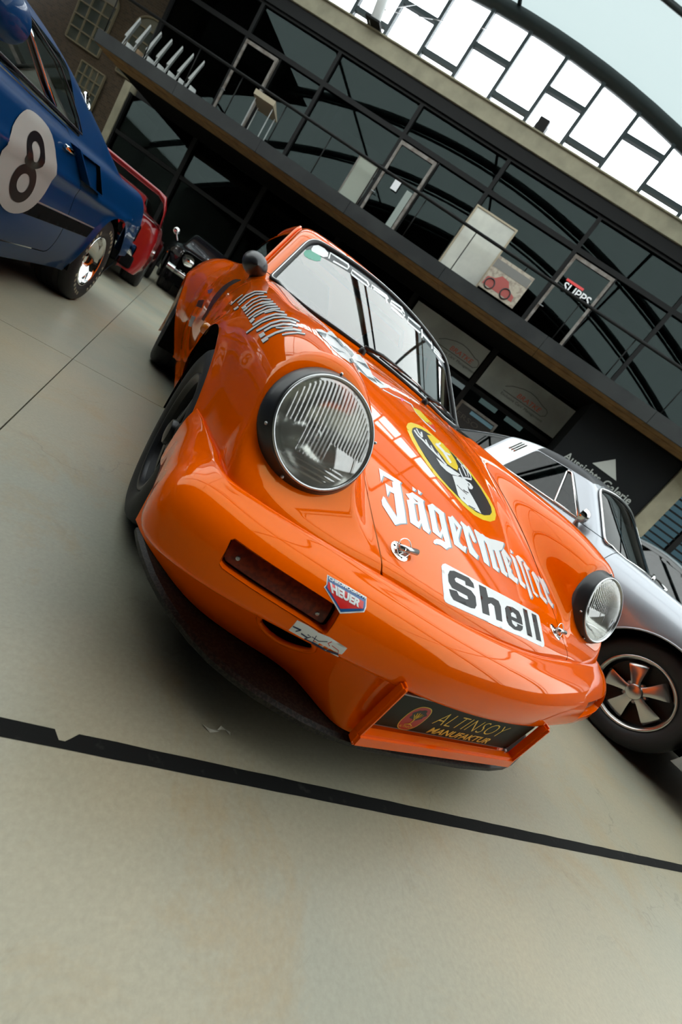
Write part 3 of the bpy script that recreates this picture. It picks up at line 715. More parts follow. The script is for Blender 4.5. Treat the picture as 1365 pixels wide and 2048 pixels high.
# black stair sign block, concrete pier and slatted window at the right
sb_ = thing('stair_sign', 'black wall block with white arrow and lettering beside the concrete pier', 'sign', W(2.8, 11.2, 0))
si_ = Matrix.Translation(-sb_.location); n0 = set(bpy.data.objects)
fobj('block', [(1.68, 3.93, 10.80, 11.85, 0, 3.42)], mat('black_board', (.008, .009, .010), .7, spec=.2))
mobj('arrow', [W(2.50, 10.79, 2.40), W(3.13, 10.79, 2.39), W(2.81, 10.79, 2.74)], [(0, 1, 2)], mat('sign_white', (.50, .52, .49), .6))
lettering('letter', 'Aussichts-Galerie', (1.94, 2.13, 3.66, 2.31), on_facade(10.79), mat('sign_letter', (.42, .44, .42), .6), None, bold=.012)
for o in set(bpy.data.objects)-n0: o.data.transform(si_); o.parent = sb_
tag(fobj('trim_6', [(3.95, 4.32, 10.75, 11.4, 0, 3.43)], MT['concrete'], bevel=.01), kind='structure')
gw_ = tag(fobj('window_60', [(4.32, 9.5, 10.95, 11.05, 3.28, 3.43)], MT['black_steel']), kind='structure')
MT['teal_pane'] = glassmat('teal_pane', (.075, .105, .115), .0, mult=.5)
fobj('pane', [(4.32, 9.5, 11.02, 11.03, .9, 3.28)], MT['teal_pane'], gw_)
for k in range(16): fobj('slat', [(4.32, 9.5, 10.96, 11.0, .95+.146*k, .985+.146*k)], MT['black_steel'], gw_)
for s in (5.0, 6.6, 8.2): fobj('post', [(s-.06, s+.06, 10.93, 11.05, .9, 3.28)], MT['black_steel'], gw_)
fobj('sill', [(4.32, 9.5, 10.8, 11.1, 1.0, 1.15)], MT['black_steel'], gw_); fobj('apron', [(4.32, 12.2, 10.95, 11.05, 0, 1.0)], MT['plaster'], gw_)
# left: brick wing with arched and gridded windows
bw = bpy.data.materials.new('brickwork'); bw.use_nodes = True; nt = bw.node_tree; b = nt.nodes['Principled BSDF']; b.inputs['Roughness'].default_value = .9
tcn = nt.nodes.new('ShaderNodeTexCoord'); bt = nt.nodes.new('ShaderNodeTexBrick'); mpn = nt.nodes.new('ShaderNodeMapping'); mpn.inputs['Rotation'].default_value = (math.radians(90), 0, 0)
bt.inputs['Color1'].default_value = (.085, .055, .03, 1); bt.inputs['Color2'].default_value = (.055, .036, .02, 1); bt.inputs['Mortar'].default_value = (.09, .075, .055, 1); bt.inputs['Scale'].default_value = 4.2; bt.inputs['Mortar Size'].default_value = .015
nt.links.new(tcn.outputs['Object'], mpn.inputs[0]); nt.links.new(mpn.outputs[0], bt.inputs['Vector']); nt.links.new(bt.outputs['Color'], b.inputs['Base Color'])
wl_ = tag(bpy.data.objects['wall_left_back'], kind='structure'); wl_.data.materials[0] = bw
def grid_window(name, s0, s1, z0, z1, d, nx, nz, arch=False):
    w = tag(fobj(name, [(s0, s1, d, d+.04, z0, z1)], mat('dull_pane', (.055, .065, .055), .3, noise=(1.2, (.10, .10, .075), .45, .6))), kind='structure')
    for k in range(nx+1):
        a = s0+(s1-s0)*k/nx; fobj('bar', [(a-.02, a+.02, d-.04, d+.02, z0, z1)], MT['win_bar'], w)
    for k in range(nz+1):
        a = z0+(z1-z0)*k/nz; fobj('bar', [(s0, s1, d-.04, d+.02, a-.02, a+.02)], MT['win_bar'], w)
    if arch:
        c = (s0+s1)/2; r = (s1-s0)/2
        bm = bmesh.new(); add_prism(bm, [(c+r*math.cos(t), z1+.55*r*math.sin(t)) for t in np.linspace(0, math.pi, 16)], d, d+.04, lambda a, b, cc: W(a, cc, b)); fixn(bm); bobj('arch_pane', bm, mat('arch_pane', (.16, .15, .11), .4), w)
        bm = bmesh.new(); add_tube(bm, [W(c+r*math.cos(t), d-.02, z1+.55*r*math.sin(t)) for t in np.linspace(0, math.pi, 16)], .03, 6); bobj('arch_bar', bm, MT['win_bar'], w)
MT['win_bar'] = mat('old_window_bar', (.20, .165, .10), .7)
grid_window('window_70', -17.6, -16.2, 3.9, 5.3, 12.95, 3, 4, True); grid_window('window_71', -15.4, -14.2, 3.9, 5.3, 12.95, 3, 4, True)
grid_window('window_72', -14.75, -13.75, 2.5, 3.58, 12.9, 4, 4); grid_window('window_73', -16.6, -15.6, 2.0, 3.58, 12.9, 4, 5)
tag(fobj('trim_7', [(-13.75, -13.5, 11.9, 13.0, 0, 3.6)], MT['concrete']), kind='structure')

# scrap of paper tape lying on the floor in front of the splitter
bm = bmesh.new(); pts = [(-.535, -.770), (-.520, -.782), (-.500, -.779), (-.492, -.770), (-.482, -.772), (-.470, -.782)]
A_ = [(x, y, .001+.004*(i % 2)) for i, (x, y) in enumerate(pts)]; B_ = [(x+.002, y-.006, .0005+.003*((i+1) % 2)) for i, (x, y) in enumerate(pts)]
Vv, Ff = loft([A_, B_]); tag(mobj('paper_scrap', Vv, Ff, mat('scrap_paper', (.55, .52, .42), .8)), 'thin curled scrap of pale paper on the concrete before the splitter', 'litter')
# ------------------------------------------------------------------ orange racing coupe
car = thing('sports_car', 'orange racing coupe with white gothic lettering and a stag badge on its bonnet', 'car', (0, 0, 0))
OB = Body(flare=.012, rear=.02)
half = surface_net(OB, (-.012, -.86, .13), (.94, 3.46, 1.335), .0095)
half = clip(half, lambda V: V[:, 0])
half[0][np.abs(half[0][:, 0]) < 1e-6, 0] = 0
def arch(yc, R=.357, zc=.305): return lambda V: np.where(V[:, 0] > .45, np.hypot(V[:, 1]-yc, V[:, 2]-zc)-R, .1)
half = clip(half, arch(0)); half = clip(half, arch(2.272, .362))
half = clip(half, lambda V: V[:, 2]-.165)
half = clip(half, lambda V: np.maximum(V[:, 2]-.468, V[:, 1]+.28))          # the bumper closes the front below this
half = clip(half, lambda V: np.where(V[:, 1] < -.40, np.maximum(np.hypot(V[:, 0]-HL[0], (V[:, 1]-HL[1])*HN[2]-(V[:, 2]-HL[2])*HN[1])-.119, -.10-((V[:, 1]-HL[1])*HN[1]+(V[:, 2]-HL[2])*HN[2])), .1))   # lamp bore
xh = spl([(-.85, .388), (-.748, .394), (-.6, .412), (-.48, .424), (-.3, .438), (-.1, .456), (.2, .488), (.45, .51)])
def g_hood(V):
    x = np.abs(V[:, 0]); y = V[:, 1]
    g = smin(xh(y)-x, .435+.22*x*x-y, .05)
    return np.where(V[:, 2] > .4, smin(g, y-(OB.yn(x)+.002), .012), -.1)
def g_wind(V):
    x = np.abs(V[:, 0]); z = V[:, 2]; y = V[:, 1]
    g = smin(1.258-.27*x*x-z, z-(.902-.075*x*x), .04); g = smin(g, .652-.42*(z-.873)-x, .05)
    return np.where((y < 1.25) & (y > .5), g, -.1)
def g_side(V):
    x, y, z = V.T; g = smin(y-(.86+1.30*(z-.88)), z-.915+.0*y, .03); g = smin(g, (OB.zr(y)-.125)-z, .05); g = smin(g, 2.22-.35*(z-.9)-y, .06)
    return np.where((x > .35) & (z > .9), g, -.1)
GAP = .0017
hood = clip(half, lambda V: g_hood(V)-GAP); rest = clip(half, lambda V: -g_hood(V)-GAP)
wind = clip(rest, g_wind); rest = clip(rest, lambda V: -g_wind(V))
sidew = clip(rest, g_side); rest = clip(rest, lambda V: -g_side(V))
def g_door(V):
    x, y, z = V.T; g = smin(y-.62, 1.72-y, .04); g = smin(g, z-.235, .06); g = smin(g, .912-z, .004)
    return np.where(x > .45, g, -.1)
door = clip(rest, lambda V: g_door(V)-GAP); rest = clip(rest, lambda V: -g_door(V)-GAP)
slot = lambda V: np.maximum(np.abs(V[:, 0])-.218, np.abs(V[:, 1]-.345+.05*V[:, 0]**2)-.0145)
hood = clip(hood, slot)
bodyo = sobj('body_shell', mirror(rest), MT['orange'], car)
hoodo = sobj('bonnet', mirror(hood), MT['orange'], car, thick=.006)
wsg = sobj('windscreen', mirror(wind), MT['glass'], car)
strip = clip(wind, lambda V: V[:, 2]-(1.258-.27*V[:, 0]**2-.062)); sobj('sun_strip', mirror((strip[0]+strip[1]*.0003, strip[1], strip[2])), MT['sun_strip'], wsg)
for sgn in (1, -1):
    sobj('side_window', sidew if sgn > 0 else flipx(sidew), MT['glass'], car)
    sobj('door', door if sgn > 0 else flipx(door), MT['orange'], car)
# dark backing under the shut lines and the vent slot
bk = clip(half, lambda V: .03-np.abs(g_hood(V))); bk = (bk[0]-bk[1]*.012, bk[1], bk[2])
sobj('shut_line', mirror(bk), MT['matt_black'], hoodo)
bk = clip(half, lambda V: .03-np.abs(g_door(V))); bk = (bk[0]-bk[1]*.012, bk[1], bk[2])
sobj('shut_line', bk, MT['matt_black'], bodyo); sobj('shut_line', flipx(bk), MT['matt_black'], bodyo)
V = np.array([[sx*.23, .345+dy, 0] for sx in (-1, 1) for dy in (-.03, .03)]); V[:, 2] = OB.zhood(np.abs(V[:, 0]), V[:, 1])-.02
mobj('vent_floor', V, [(0, 1, 3, 2)], MT['matt_black'], hoodo)
# windscreen seal: tube along the glass border, and a thin bright moulding
def gw2(x, z):
    x = np.abs(x); g = smin(1.258-.27*x*x-z, z-(.902-.075*x*x), .04); return smin(g, .652-.42*(z-.873)-x, .05)
ang = np.linspace(0, 2*np.pi, 200, endpoint=False); lo_ = np.zeros(200); hi_ = np.ones(200)
for _ in range(30):
    t_ = (lo_+hi_)/2; ins = gw2(.85*t_*np.cos(ang), 1.075+.5*t_*np.sin(ang)) > 0; lo_ = np.where(ins, t_, lo_); hi_ = np.where(ins, hi_, t_)
bp_ = list(zip(.85*lo_*np.cos(ang), 1.075+.5*lo_*np.sin(ang)))
def wpts(off, kx=1., kz=1.):
    P = [(x*kx, float(OB.yws(x*kx, 1.075+(z-1.075)*kz)), 1.075+(z-1.075)*kz) for x, z in bp_]
    return skin_pts(OB, P, off)
bm = bmesh.new(); add_tube(bm, wpts(.002), .013, 8, closed=True); bobj('rubber_seal', bm, MT['black'], wsg, smooth=True)
bm = bmesh.new(); add_tube(bm, wpts(.012, 1.003, 1.006), .0035, 6, closed=True); bobj('bright_moulding', bm, MT['steel'], wsg, smooth=True)
# inner wheel housings and floor pan
for yc in (0, 2.272):
    for sgn in (-1, 1):
        bm = bmesh.new(); n = 28; rows = []
        for xx in (.825 if yc == 0 else .885, .50):
            rows.append([(sgn*(xx-.03), yc+.366*math.cos(a), .305+.366*math.sin(a)) for a in np.linspace(-.12 if yc == 0 else -.35, math.pi+(.12 if yc == 0 else .35), n)])
        Vv, Ff = loft(rows); o = mobj('wheel_housing', Vv, Ff, MT['matt_black'], car)
        c = [rows[1][i] for i in range(n)]; mobj('housing_wall', c, [tuple(range(n))], MT['matt_black'], o)
mobj('floor_pan', [(-.45, -.62, .168), (.45, -.62, .168), (.50, .4, .168), (.62, .45, .168), (.62, 1.9, .168), (.5, 3.2, .168), (-.5, 3.2, .168), (-.62, 1.9, .168), (-.62, .45, .168), (-.50, .4, .168)], [tuple(range(10))[::-1]], MT['matt_black'], car)

# --- bumper: band swept round the nose
GP = [(0, -.80, .487, 1.0), (.2, -.79, .489, 1.0), (.4, -.757, .495, 1.03), (.55, -.732, .497, 1.0), (.64, -.705, .498, .97), (.70, -.655, .50, .93), (.742, -.55, .502, .68), (.772, -.42, .504, .36), (.797, -.325, .505, .15)]
PROF = [(-.016, -.022), (.002, -.011), (.008, -.0095), (.035, -.017), (.062, -.029), (.085, -.045), (.102, -.066), (.112, -.092), (.1155, -.118), (.1152, -.143), (.112, -.158), (.102, -.168), (.084, -.172), (.05, -.173), (.03, -.173)]
kt = [0.]
for a, b in zip(GP[:-1], GP[1:]): kt.append(kt[-1]+math.hypot(a[0]-b[0], a[1]-b[1]))
G4 = resample(np.array(GP), kt, 130)
gx, gy, gz, gr = G4.T
tx = np.gradient(gx); ty = np.gradient(gy); L = np.hypot(tx, ty); nxv = -ty/L*-1; nyv = tx/L*-1
nxv, nyv = ty/L, -tx/L
nxv[0] = 0; nyv[0] = -1
# pull the seam on to the body skin
a_ = np.full(len(gx), -.15); b_ = np.full(len(gx), .15)
for _ in range(26):
    m_ = (a_+b_)/2; ins = OB(gx+nxv*m_, gy+nyv*m_, gz) < 0; a_ = np.where(ins, m_, a_); b_ = np.where(ins, b_, m_)
a_ = np.where(np.abs(a_) < .04, a_, 0); gx = gx+nxv*a_; gy = gy+nyv*a_
for arr in (gx, gy):
    sm = arr.copy()
    for _ in range(6): sm[1:-1] = (sm[:-2]+2*sm[1:-1]+sm[2:])/4
    arr[:] = sm
pd = np.array(PROF); pt = np.r_[0, np.cumsum(np.hypot(*np.diff(pd, axis=0).T))]
pr = resample(pd, list(pt), 56)
def bump_pt(i, d, dz):
    """point of the band at sweep row i, outward d and height offset dz"""
    k = gr[i]; dd = d*k if d > .004 else d
    return np.array([gx[i]+nxv[i]*dd, gy[i]+nyv[i]*dd, gz[i]+dz])
band = np.array([[bump_pt(i, d, dz) for d, dz in pr] for i in range(len(gx))])
bN = grid_normals(band); Vb, Fb = loft(band)
def orient(V, Fc, N, k, out):
    """turn normals and faces of a swept sheet towards out at vertex k"""
    if N[k] @ np.array(out) < 0: N = -N
    f = Fc[len(Fc)//2]; a, b, c = (np.asarray(V[i]) for i in f[:3])
    if np.cross(b-a, c-b) @ N[f[0]] < 0: Fc = [q[::-1] for q in Fc]
    return np.asarray(V), N, Fc
msh = orient(Vb, Fb, bN, 56*3+25, (0, -1, 0))
# --- indicator recess
def g_ind(V, m=0.):
    x, y, z = V.T; x = np.abs(x)
    g = np.minimum(np.minimum(x-.487, .716-x), np.minimum(z-(.367+.075*(x-.49)), .4255+.055*(x-.49)-z))-m
    return np.where(y < -.5, g, -.1)
ind = clip(msh, g_ind); bandm = clip(msh, lambda V: -g_ind(V))
bumper = sobj('bumper', mirror(bandm), MT['orange'], car, thick=.004)
for sgn in (1, -1):
    q = ind if sgn > 0 else flipx(ind)
    deep = (q[0]-q[1]*.018, q[1], q[2])
    # recess walls
    e = {}
    for f in q[2]:
        for a in range(len(f)): e[(f[a], f[(a+1) % len(f)])] = 1
    rim = [k for k in e if (k[1], k[0]) not in e]; n = len(q[0])
    mobj('indicator_recess', np.concatenate([q[0], q[0]-q[1]*.030]), [(b, a, a+n, b+n) for a, b in rim], MT['recess'], bumper)
    lens = clip(deep, lambda V: g_ind(V, .008))
    if sgn < 0: lens = flipx(lens)
    lo = sobj('indicator_lens', lens if sgn > 0 else flipx(lens), MT['amber'], bumper, thick=.01)
    back = (q[0]-q[1]*.029, q[1], q[2]); sobj('indicator_back', back, MT['matt_black'], bumper)
# --- lower apron behind the splitter
AP = [  # top x,y,z   bottom x,y,z
 (0, -.872, .345, 0, -.868, .160), (.15, -.872, .345, .15, -.868, .160), (.27, -.866, .345, .275, -.862, .160), (.33, -.85, .345, .325, -.835, .160),
 (.40, -.82, .345, .385, -.755, .160), (.50, -.775, .346, .48, -.69, .160), (.60, -.715, .347, .58, -.64, .160), (.68, -.64, .348, .66, -.575, .160), (.735, -.54, .350, .725, -.48, .160), (.768, -.42, .352, .768, -.40, .160), (.795, -.335, .354, .792, -.335, .160)]
A = np.array(AP); ta = np.r_[0, np.cumsum(np.hypot(np.diff(A[:, 0]), np.diff(A[:, 1])))]
A = resample(A, list(ta), 90); rows = []
for r in A:
    rr = []
    for t in np.linspace(0, 1, 15):
        p = r[:3]*(1-t)+r[3:]*t; b = math.sin(math.pi*t)
        p = p+np.array([0, .012*b, 0]); rr.append(p)
    rows.append(rr)
rows = np.array(rows); ap = orient(rows.reshape(-1, 3), loft(rows)[1], grid_normals(rows), 7, (0, -1, 0))
DC = (.478, .262, .060, .036)      # brake duct: centre x, z and half axes
duct = lambda V: np.where(V[:, 0] > .3, ((V[:, 0]-DC[0])/DC[2])**2+((V[:, 2]-DC[1])/DC[3])**2-1, 1)
ap2 = clip(ap, duct)
apron = sobj('front_apron', mirror(ap2), MT['orange'], car)
lip = clip(ap, lambda V: .35-np.abs(duct(V)-.12)); 
for sgn in (1, -1):
    # rolled lip and tunnel of the duct
    ring = []
    for k in range(40):
        a = 2*math.pi*k/40; x = DC[0]+DC[2]*math.cos(a); z = DC[1]+DC[3]*math.sin(a)
        i = np.argmin((ap[0][:, 0]-x)**2+(ap[0][:, 2]-z)**2); ring.append((sgn*x, ap[0][i, 1], z))
    ring = np.array(ring)
    for _ in range(3): ring[:, 1] = (np.roll(ring[:, 1], 1)+ring[:, 1]+np.roll(ring[:, 1], -1))/3
    bm = bmesh.new(); add_tube(bm, ring, .007, 8, closed=True); bobj('duct_lip', bm, MT['orange'], apron, smooth=True)
    R2 = np.array([ring, ring+[0, .10, .0]]); Vv, Ff = loft(R2, True); Ff.append(tuple(range(40, 80))); mobj('brake_duct', Vv, Ff, MT['matt_black'], apron)
# --- splitter
SP = [(0, -.893), (.12, -.893), (.25, -.886), (.33, -.874), (.40, -.853), (.46, -.828), (.51, -.804), (.56, -.772), (.60, -.742), (.64, -.70), (.675, -.654), (.71, -.595), (.738, -.535), (.76, -.47), (.776, -.41), (.785, -.36)]
pts = [(-x, y) for x, y in SP[::-1]][:-1]+SP
bm = bmesh.new(); top = []; bot = []
rows = [[], [], [], []]
for x, y in pts:
    k = 1-.012/math.hypot(x, y+.2)
    rows[0].append((x*.6, y*.75, .158)); rows[1].append((x*k, (y+.2)*k-.2, .158)); rows[2].append((x, y, .153)); rows[3].append((x, y, .141))
rows.append([(x*.6, y*.75, .141) for x, y in pts])
Vv, Ff = loft(rows); 
spl_o = mobj('splitter', Vv, Ff, MT['carbon'], car)
# --- number plate bay
def beam(bm, a, b, w, h, up=(0, 0, 1)):
    a = Vector(a); b = Vector(b); d = (b-a).normalized(); s = d.cross(Vector(up)).normalized(); u = s.cross(d)
    vs = []
    for p in (a, b):
        for ss, uu in ((-1, -1), (1, -1), (1, 1), (-1, 1)): vs.append(bm.verts.new(p+s*ss*w/2+u*uu*h/2))
    for f in ((3, 2, 1, 0), (4, 5, 6, 7), (0, 1, 5, 4), (1, 2, 6, 5), (2, 3, 7, 6), (3, 0, 4, 7)): bm.faces.new([vs[i] for i in f])
bm = bmesh.new()
beam(bm, (-.288, -.886, .180), (.288, -.884, .195), .030, .036)
for sgn in (-1, 1):
    beam(bm, (sgn*.281, -.884, .187), (sgn*.279, -.893, .350), .016, .026, up=(0, -1, 0))
fixn(bm); bmesh.ops.bevel(bm, geom=bm.edges[:], offset=.006, segments=2, affect='EDGES')
bay = bobj('plate_surround', bm, MT['orange'], car, smooth=True, angle=40)
PLO = Vector((0, -.876, .2665)); PLU = Vector((0, -.10, 1)).normalized(); PLR = Vector((1, 0, .026)).normalized(); PLN = PLR.cross(PLU)
def plate_pt(a, b, c=0): return PLO+PLR*a+PLU*b+PLN*c
bm = bmesh.new()
def rrect(w, h, r, n=5):
    out = []
    for cx_, cy_, a0 in ((w/2-r, h/2-r, 0), (-w/2+r, h/2-r, 90), (-w/2+r, -h/2+r, 180), (w/2-r, -h/2+r, 270)):
        out += [(cx_+r*math.cos(math.radians(a0+90*k/n)), cy_+r*math.sin(math.radians(a0+90*k/n))) for k in range(n+1)]
    return out
add_prism(bm, rrect(.524, .114, .012), -.004, .0, plate_pt); fixn(bm)
plate = bobj('number_plate', bm, MT['plate_edge'], car, label='dark green show plate with gold lettering')
bm = bmesh.new(); add_prism(bm, rrect(.516, .106, .009), .0, .0008, plate_pt); fixn(bm); bobj('plate_field', bm, MT['plate_green'], plate)

# --- headlamps
def headlamp(sgn):
    c = HL*[sgn, 1, 1]; ax = HN
    bm = bmesh.new()
    add_lathe(bm, [(.124, -.075), (.131, -.050), (.1335, -.036), (.1325, -.030), (.127, -.018), (.1195, -.004), (.1165, .002), (.113, .003), (.110, -.004)], c, ax, 72); fixn(bm)
    ring = bobj('headlamp', bm, MT['ring'], car, smooth=True, angle=50)
    bm = bmesh.new(); add_lathe(bm, [(.1155, .001), (.1145, .0045), (.1115, .005), (.1090, .002), (.1085, -.008)], c, ax, 72); fixn(bm); bobj('trim_ring', bm, MT['steel'], ring, smooth=True)
    # fluted glass: upper field of upright prisms, lower clear band with a slanted edge
    a, u, v = basis(ax); u = Vector((1, 0, 0)); v = Vector(np.cross(u, ax)); 
    if v.z < 0: v = -v
    n = 260; R = .1085; rows = []
    rr = np.linspace(0, 1, 60); V = []; N = []
    for r in rr:
        row = []
        for k in range(n):
            t = 2*math.pi*k/n; px = R*r*math.cos(t); py = R*r*math.sin(t)
            dome = .016*(1-r*r)
            up = (py > -.012*sgn*0-.015) or (abs(px+sgn*-.02) < .03 and py > -.06)
            fl = .0013*math.cos(2*math.pi*px/.0085) if (r < .93 and up) else (.0004*math.cos(2*math.pi*py/.010) if r < .9 and py < -.06 else 0)
            row.append(Vector(c)+u*px+v*py+Vector(ax)*(.0+dome+fl))
        rows.append([tuple(p) for p in row])
    Vv, Ff = loft(rows, True); mobj('fluted_lens', Vv, Ff, MT['lamp_glass'], ring, smooth=True)
    bm = bmesh.new(); add_lathe(bm, [(.1085, -.002), (.100, -.012), (.085, -.035), (.06, -.062), (.03, -.078), (.018, -.081), (.0, -.081)], c, ax, 64); bobj('reflector', bm, MT['reflector'], ring, smooth=True)
    bm = bmesh.new(); add_lathe(bm, [(.0, -.028), (.010, -.030), (.012, -.036), (.012, -.06), (.016, -.064), (.016, -.081)], c, ax, 24); bobj('bulb_shield', bm, MT['steel'], ring, smooth=True)
    for ang in (200, 250, 20, 100):
        t = math.radians(ang); p = Vector(c)+u*.124*math.cos(t)+v*.124*math.sin(t)-Vector(ax)*.008
        bm = bmesh.new(); add_lathe(bm, [(0, .0055), (.002, .0055), (.0032, .004), (.0035, 0)], p, (Vector(ax)+(u*math.cos(t)+v*math.sin(t))*.5).normalized(), 10); bobj('screw', bm, MT['steel'], ring, smooth=True)
    return ring
for sgn in (-1, 1): headlamp(sgn)
# ------------------------------------------------------------------ wheels (shared builder)
MT['rim_dark'] = mat('dark_rim', (.02, .02, .022), .35, metal=.4)
MT['polished'] = mat('polished_alloy', (.60, .58, .56), .22, metal=1.)
MT['disc'] = mat('brake_disc', (.18, .10, .08), .5, metal=.8)
def wheel(parent, c, out, R=.31, Wd=.20, rim=.203, spokes='petal', lip='polished', face='polished', tread=True, roll=.3):
    """wheel with outer rim plane through c, axis out; one part with sub-parts"""
    a = Vector(out).normalized(); c = Vector(c); u = Vector((0, 0, 1)); v = a.cross(u)
    bm = bmesh.new()
    prof = [(rim-.004, -.012), (rim+.012, .004), (rim+.035, .012), (R-.045, .014), (R-.022, .006), (R-.008, -.008), (R-.001, -.026)]
    n = 5
    for k in range(n):
        x0 = -.03-(Wd-.06)*k/n; x1 = -.03-(Wd-.06)*(k+1)/n
        prof += [(R, x0-.002), (R, x1+.007), (R-.006, x1+.006), (R-.006, x1+.001)]
    prof += [(R-.001, -Wd+.026), (R-.022, -Wd-.006), (R-.05, -Wd-.014), (rim-.004, -Wd+.01)]
    add_lathe(bm, prof, c, a, 64, u=u); fixn(bm)
    ty = bobj('wheel', bm, MT['rubber'], parent, smooth=True, angle=40)
    bm = bmesh.new(); add_lathe(bm, [(rim-.002, -.014), (rim+.004, -.002), (rim+.002, .004), (rim-.006, .004), (rim-.012, -.002), (rim-.018, -.012)], c, a, 64, u=u); fixn(bm); bobj('rim_lip', bm, MT[lip], ty, smooth=True)
    dish = 'rim_dark' if spokes != 'dish' else 'chrome'
    bm = bmesh.new()
    if spokes == 'dish': add_lathe(bm, [(rim-.016, -.010), (rim-.022, -.03), (rim-.026, -.055), (rim-.05, -.075), (rim-.058, -.10), (.075, -.105)], c, a, 64, u=u)
    else: add_lathe(bm, [(rim-.016, -.010), (rim-.020, -.05), (rim-.026, -.085), (.10, -.10), (.0, -.10)], c, a, 48, u=u)
    bobj('rim_dish', bm, MT[dish], ty, smooth=True, angle=50)
    for k in range(5):
        t = roll+2*math.pi*k/5; e1 = u*math.cos(t)+v*math.sin(t); e2 = a.cross(e1)
        if spokes == 'petal':
            rows = []
            for r, w, h in ((.030, .022, -.008), (.06, .024, -.010), (.10, .034, -.016), (.14, .046, -.022), (.158, .050, -.027), (.166, .046, -.034)):
                rows.append([c+e1*r*rim/.203+e2*w*q+a*(h-.004*abs(q)**3) for q in (-1, -.8, -.3, .3, .8, 1)])
            low = [[p-a*.03 for p in rw] for rw in rows]
            Vv, Ff = loft(rows); V2, F2 = loft(low); nn = len(Vv)
            bm = bmesh.new(); vs = [bm.verts.new(p) for p in list(Vv)+list(V2)]
            for f in Ff: bm.faces.new([vs[i] for i in f])
            for f in F2: bm.faces.new([vs[i+nn] for i in f[::-1]])
            m6 = 6; L_ = len(rows)
            edge = [i for i in range(m6)]+[r*m6+m6-1 for r in range(1, L_)]+[(L_-1)*m6+i for i in range(m6-2, -1, -1)]+[r*m6 for r in range(L_-2, 0, -1)]
            for i in range(len(edge)): bm.faces.new((vs[edge[i]], vs[edge[i-1]], vs[edge[i-1]+nn], vs[edge[i]+nn]))
            fixn(bm); bobj('spoke', bm, MT[face], ty, smooth=True, angle=45)
        else:
            bm = bmesh.new(); b0 = c-a*.095
            pts = [(.05, .020), (.10, .017), (rim-.045, .026)]
            rows = [[b0+e1*r+e2*w*q+a*(.03 if abs(q) < .5 else .012)*(1-.4*i/2) for q in (-1, -.4, .4, 1)] for i, (r, w) in enumerate(pts)]
            Vv, Ff = loft(rows); vs = [bm.verts.new(p) for p in Vv]
            for f in Ff: bm.faces.new([vs[i] for i in f])
            bmesh.ops.solidify(bm, geom=bm.faces[:], thickness=.012); fixn(bm); bobj('spoke', bm, MT[face], ty, smooth=True, angle=40)
        p = c+e1*.055*math.cos(.63)+e2*.055*math.sin(.63)-a*(.03 if spokes == 'petal' else .085)
        bm = bmesh.new(); add_lathe(bm, [(.011, -.03), (.011, .006), (.007, .012), (0, .012)], p, a, 6, u=u); bobj('wheel_nut', bm, MT['steel'], ty)
    bm = bmesh.new(); h0 = .004 if spokes == 'petal' else -.04
    add_lathe(bm, [(.045, h0-.05), (.044, h0-.008), (.040, h0), (.025, h0+.004), (0, h0+.005)], c, a, 32, u=u); fixn(bm); bobj('hub_cap', bm, MT[face], ty, smooth=True, angle=40)
    bm = bmesh.new(); add_lathe(bm, [(.14, -.105), (.14, -.115), (.03, -.115), (.03, -.105), (.14, -.105)], c, a, 40, u=u); fixn(bm); bobj('brake_disc', bm, MT['disc'], ty)
    return ty
for sgn in (-1, 1):
    wheel(car, (sgn*.785, 0, .305), (sgn, 0, 0), R=.305, Wd=.21, lip='rim_dark', face='rim_dark')
    wheel(car, (sgn*.845, 2.272, .31), (sgn, 0, 0), R=.31, Wd=.26, lip='rim_dark', face='rim_dark')

# --- cabin: dark tub, dashboard, seats, wheel, cage
MT['cabin'] = mat('cabin_trim', (.015, .016, .017), .8)
MT['seat'] = mat('seat_cloth', (.03, .033, .036), .9)
bm = bmesh.new(); add_box(bm, (0, 1.35, .42), (1.28, 1.5, .5), bevel=.04); add_box(bm, (0, .80, .76), (1.24, .34, .20), bevel=.05); bobj('cabin_tub', bm, MT['cabin'], car, smooth=True, angle=40)
for sgn in (-1, 1):
    bm = bmesh.new()
    rows = []
    for t in np.linspace(0, 1, 10):
        z = .66+.46*t; y = 1.36+.16*t; w = .24-.03*t if t < .7 else .24-.03*.7-.26*(t-.7)
        rows.append([(sgn*.34+w*math.cos(q), y-.07*math.sin(q)*(1-.3*t), z) for q in np.linspace(0, 2*math.pi, 16, endpoint=False)])
    Vv, Ff = loft(rows, True); vs = [bm.verts.new(p) for p in Vv]
    for f in Ff: bm.faces.new([vs[i] for i in f])
    bm.faces.new([vs[-16+i] for i in range(16)]); fixn(bm); bobj('seat', bm, MT['seat'], car, smooth=True, angle=60)
bm = bmesh.new(); ctr = Vector((-.34, .98, .86)); a_, u_, v_ = basis((0, -.5, .86)); add_tube(bm, [ctr+.175*(math.cos(t)*u_+math.sin(t)*v_) for t in np.linspace(0, 2*math.pi, 40, endpoint=False)], .015, 8, closed=True)
add_tube(bm, [ctr+u_*.17, ctr-u_*.17], .012, 6); add_tube(bm, [ctr, ctr+v_*.17], .012, 6); bobj('steering_wheel', bm, MT['black'], car, smooth=True)
for pts in ([(-.52, 1.62, .6), (-.50, 1.60, 1.10), (-.42, 1.6, 1.22), (.42, 1.6, 1.22), (.50, 1.60, 1.10), (.52, 1.62, .6)], [(-.45, 1.6, 1.15), (.45, 1.62, .65)]):
    bm = bmesh.new(); add_tube(bm, pts, .02, 8); bobj('roll_bar', bm, MT['cabin'], car, smooth=True)
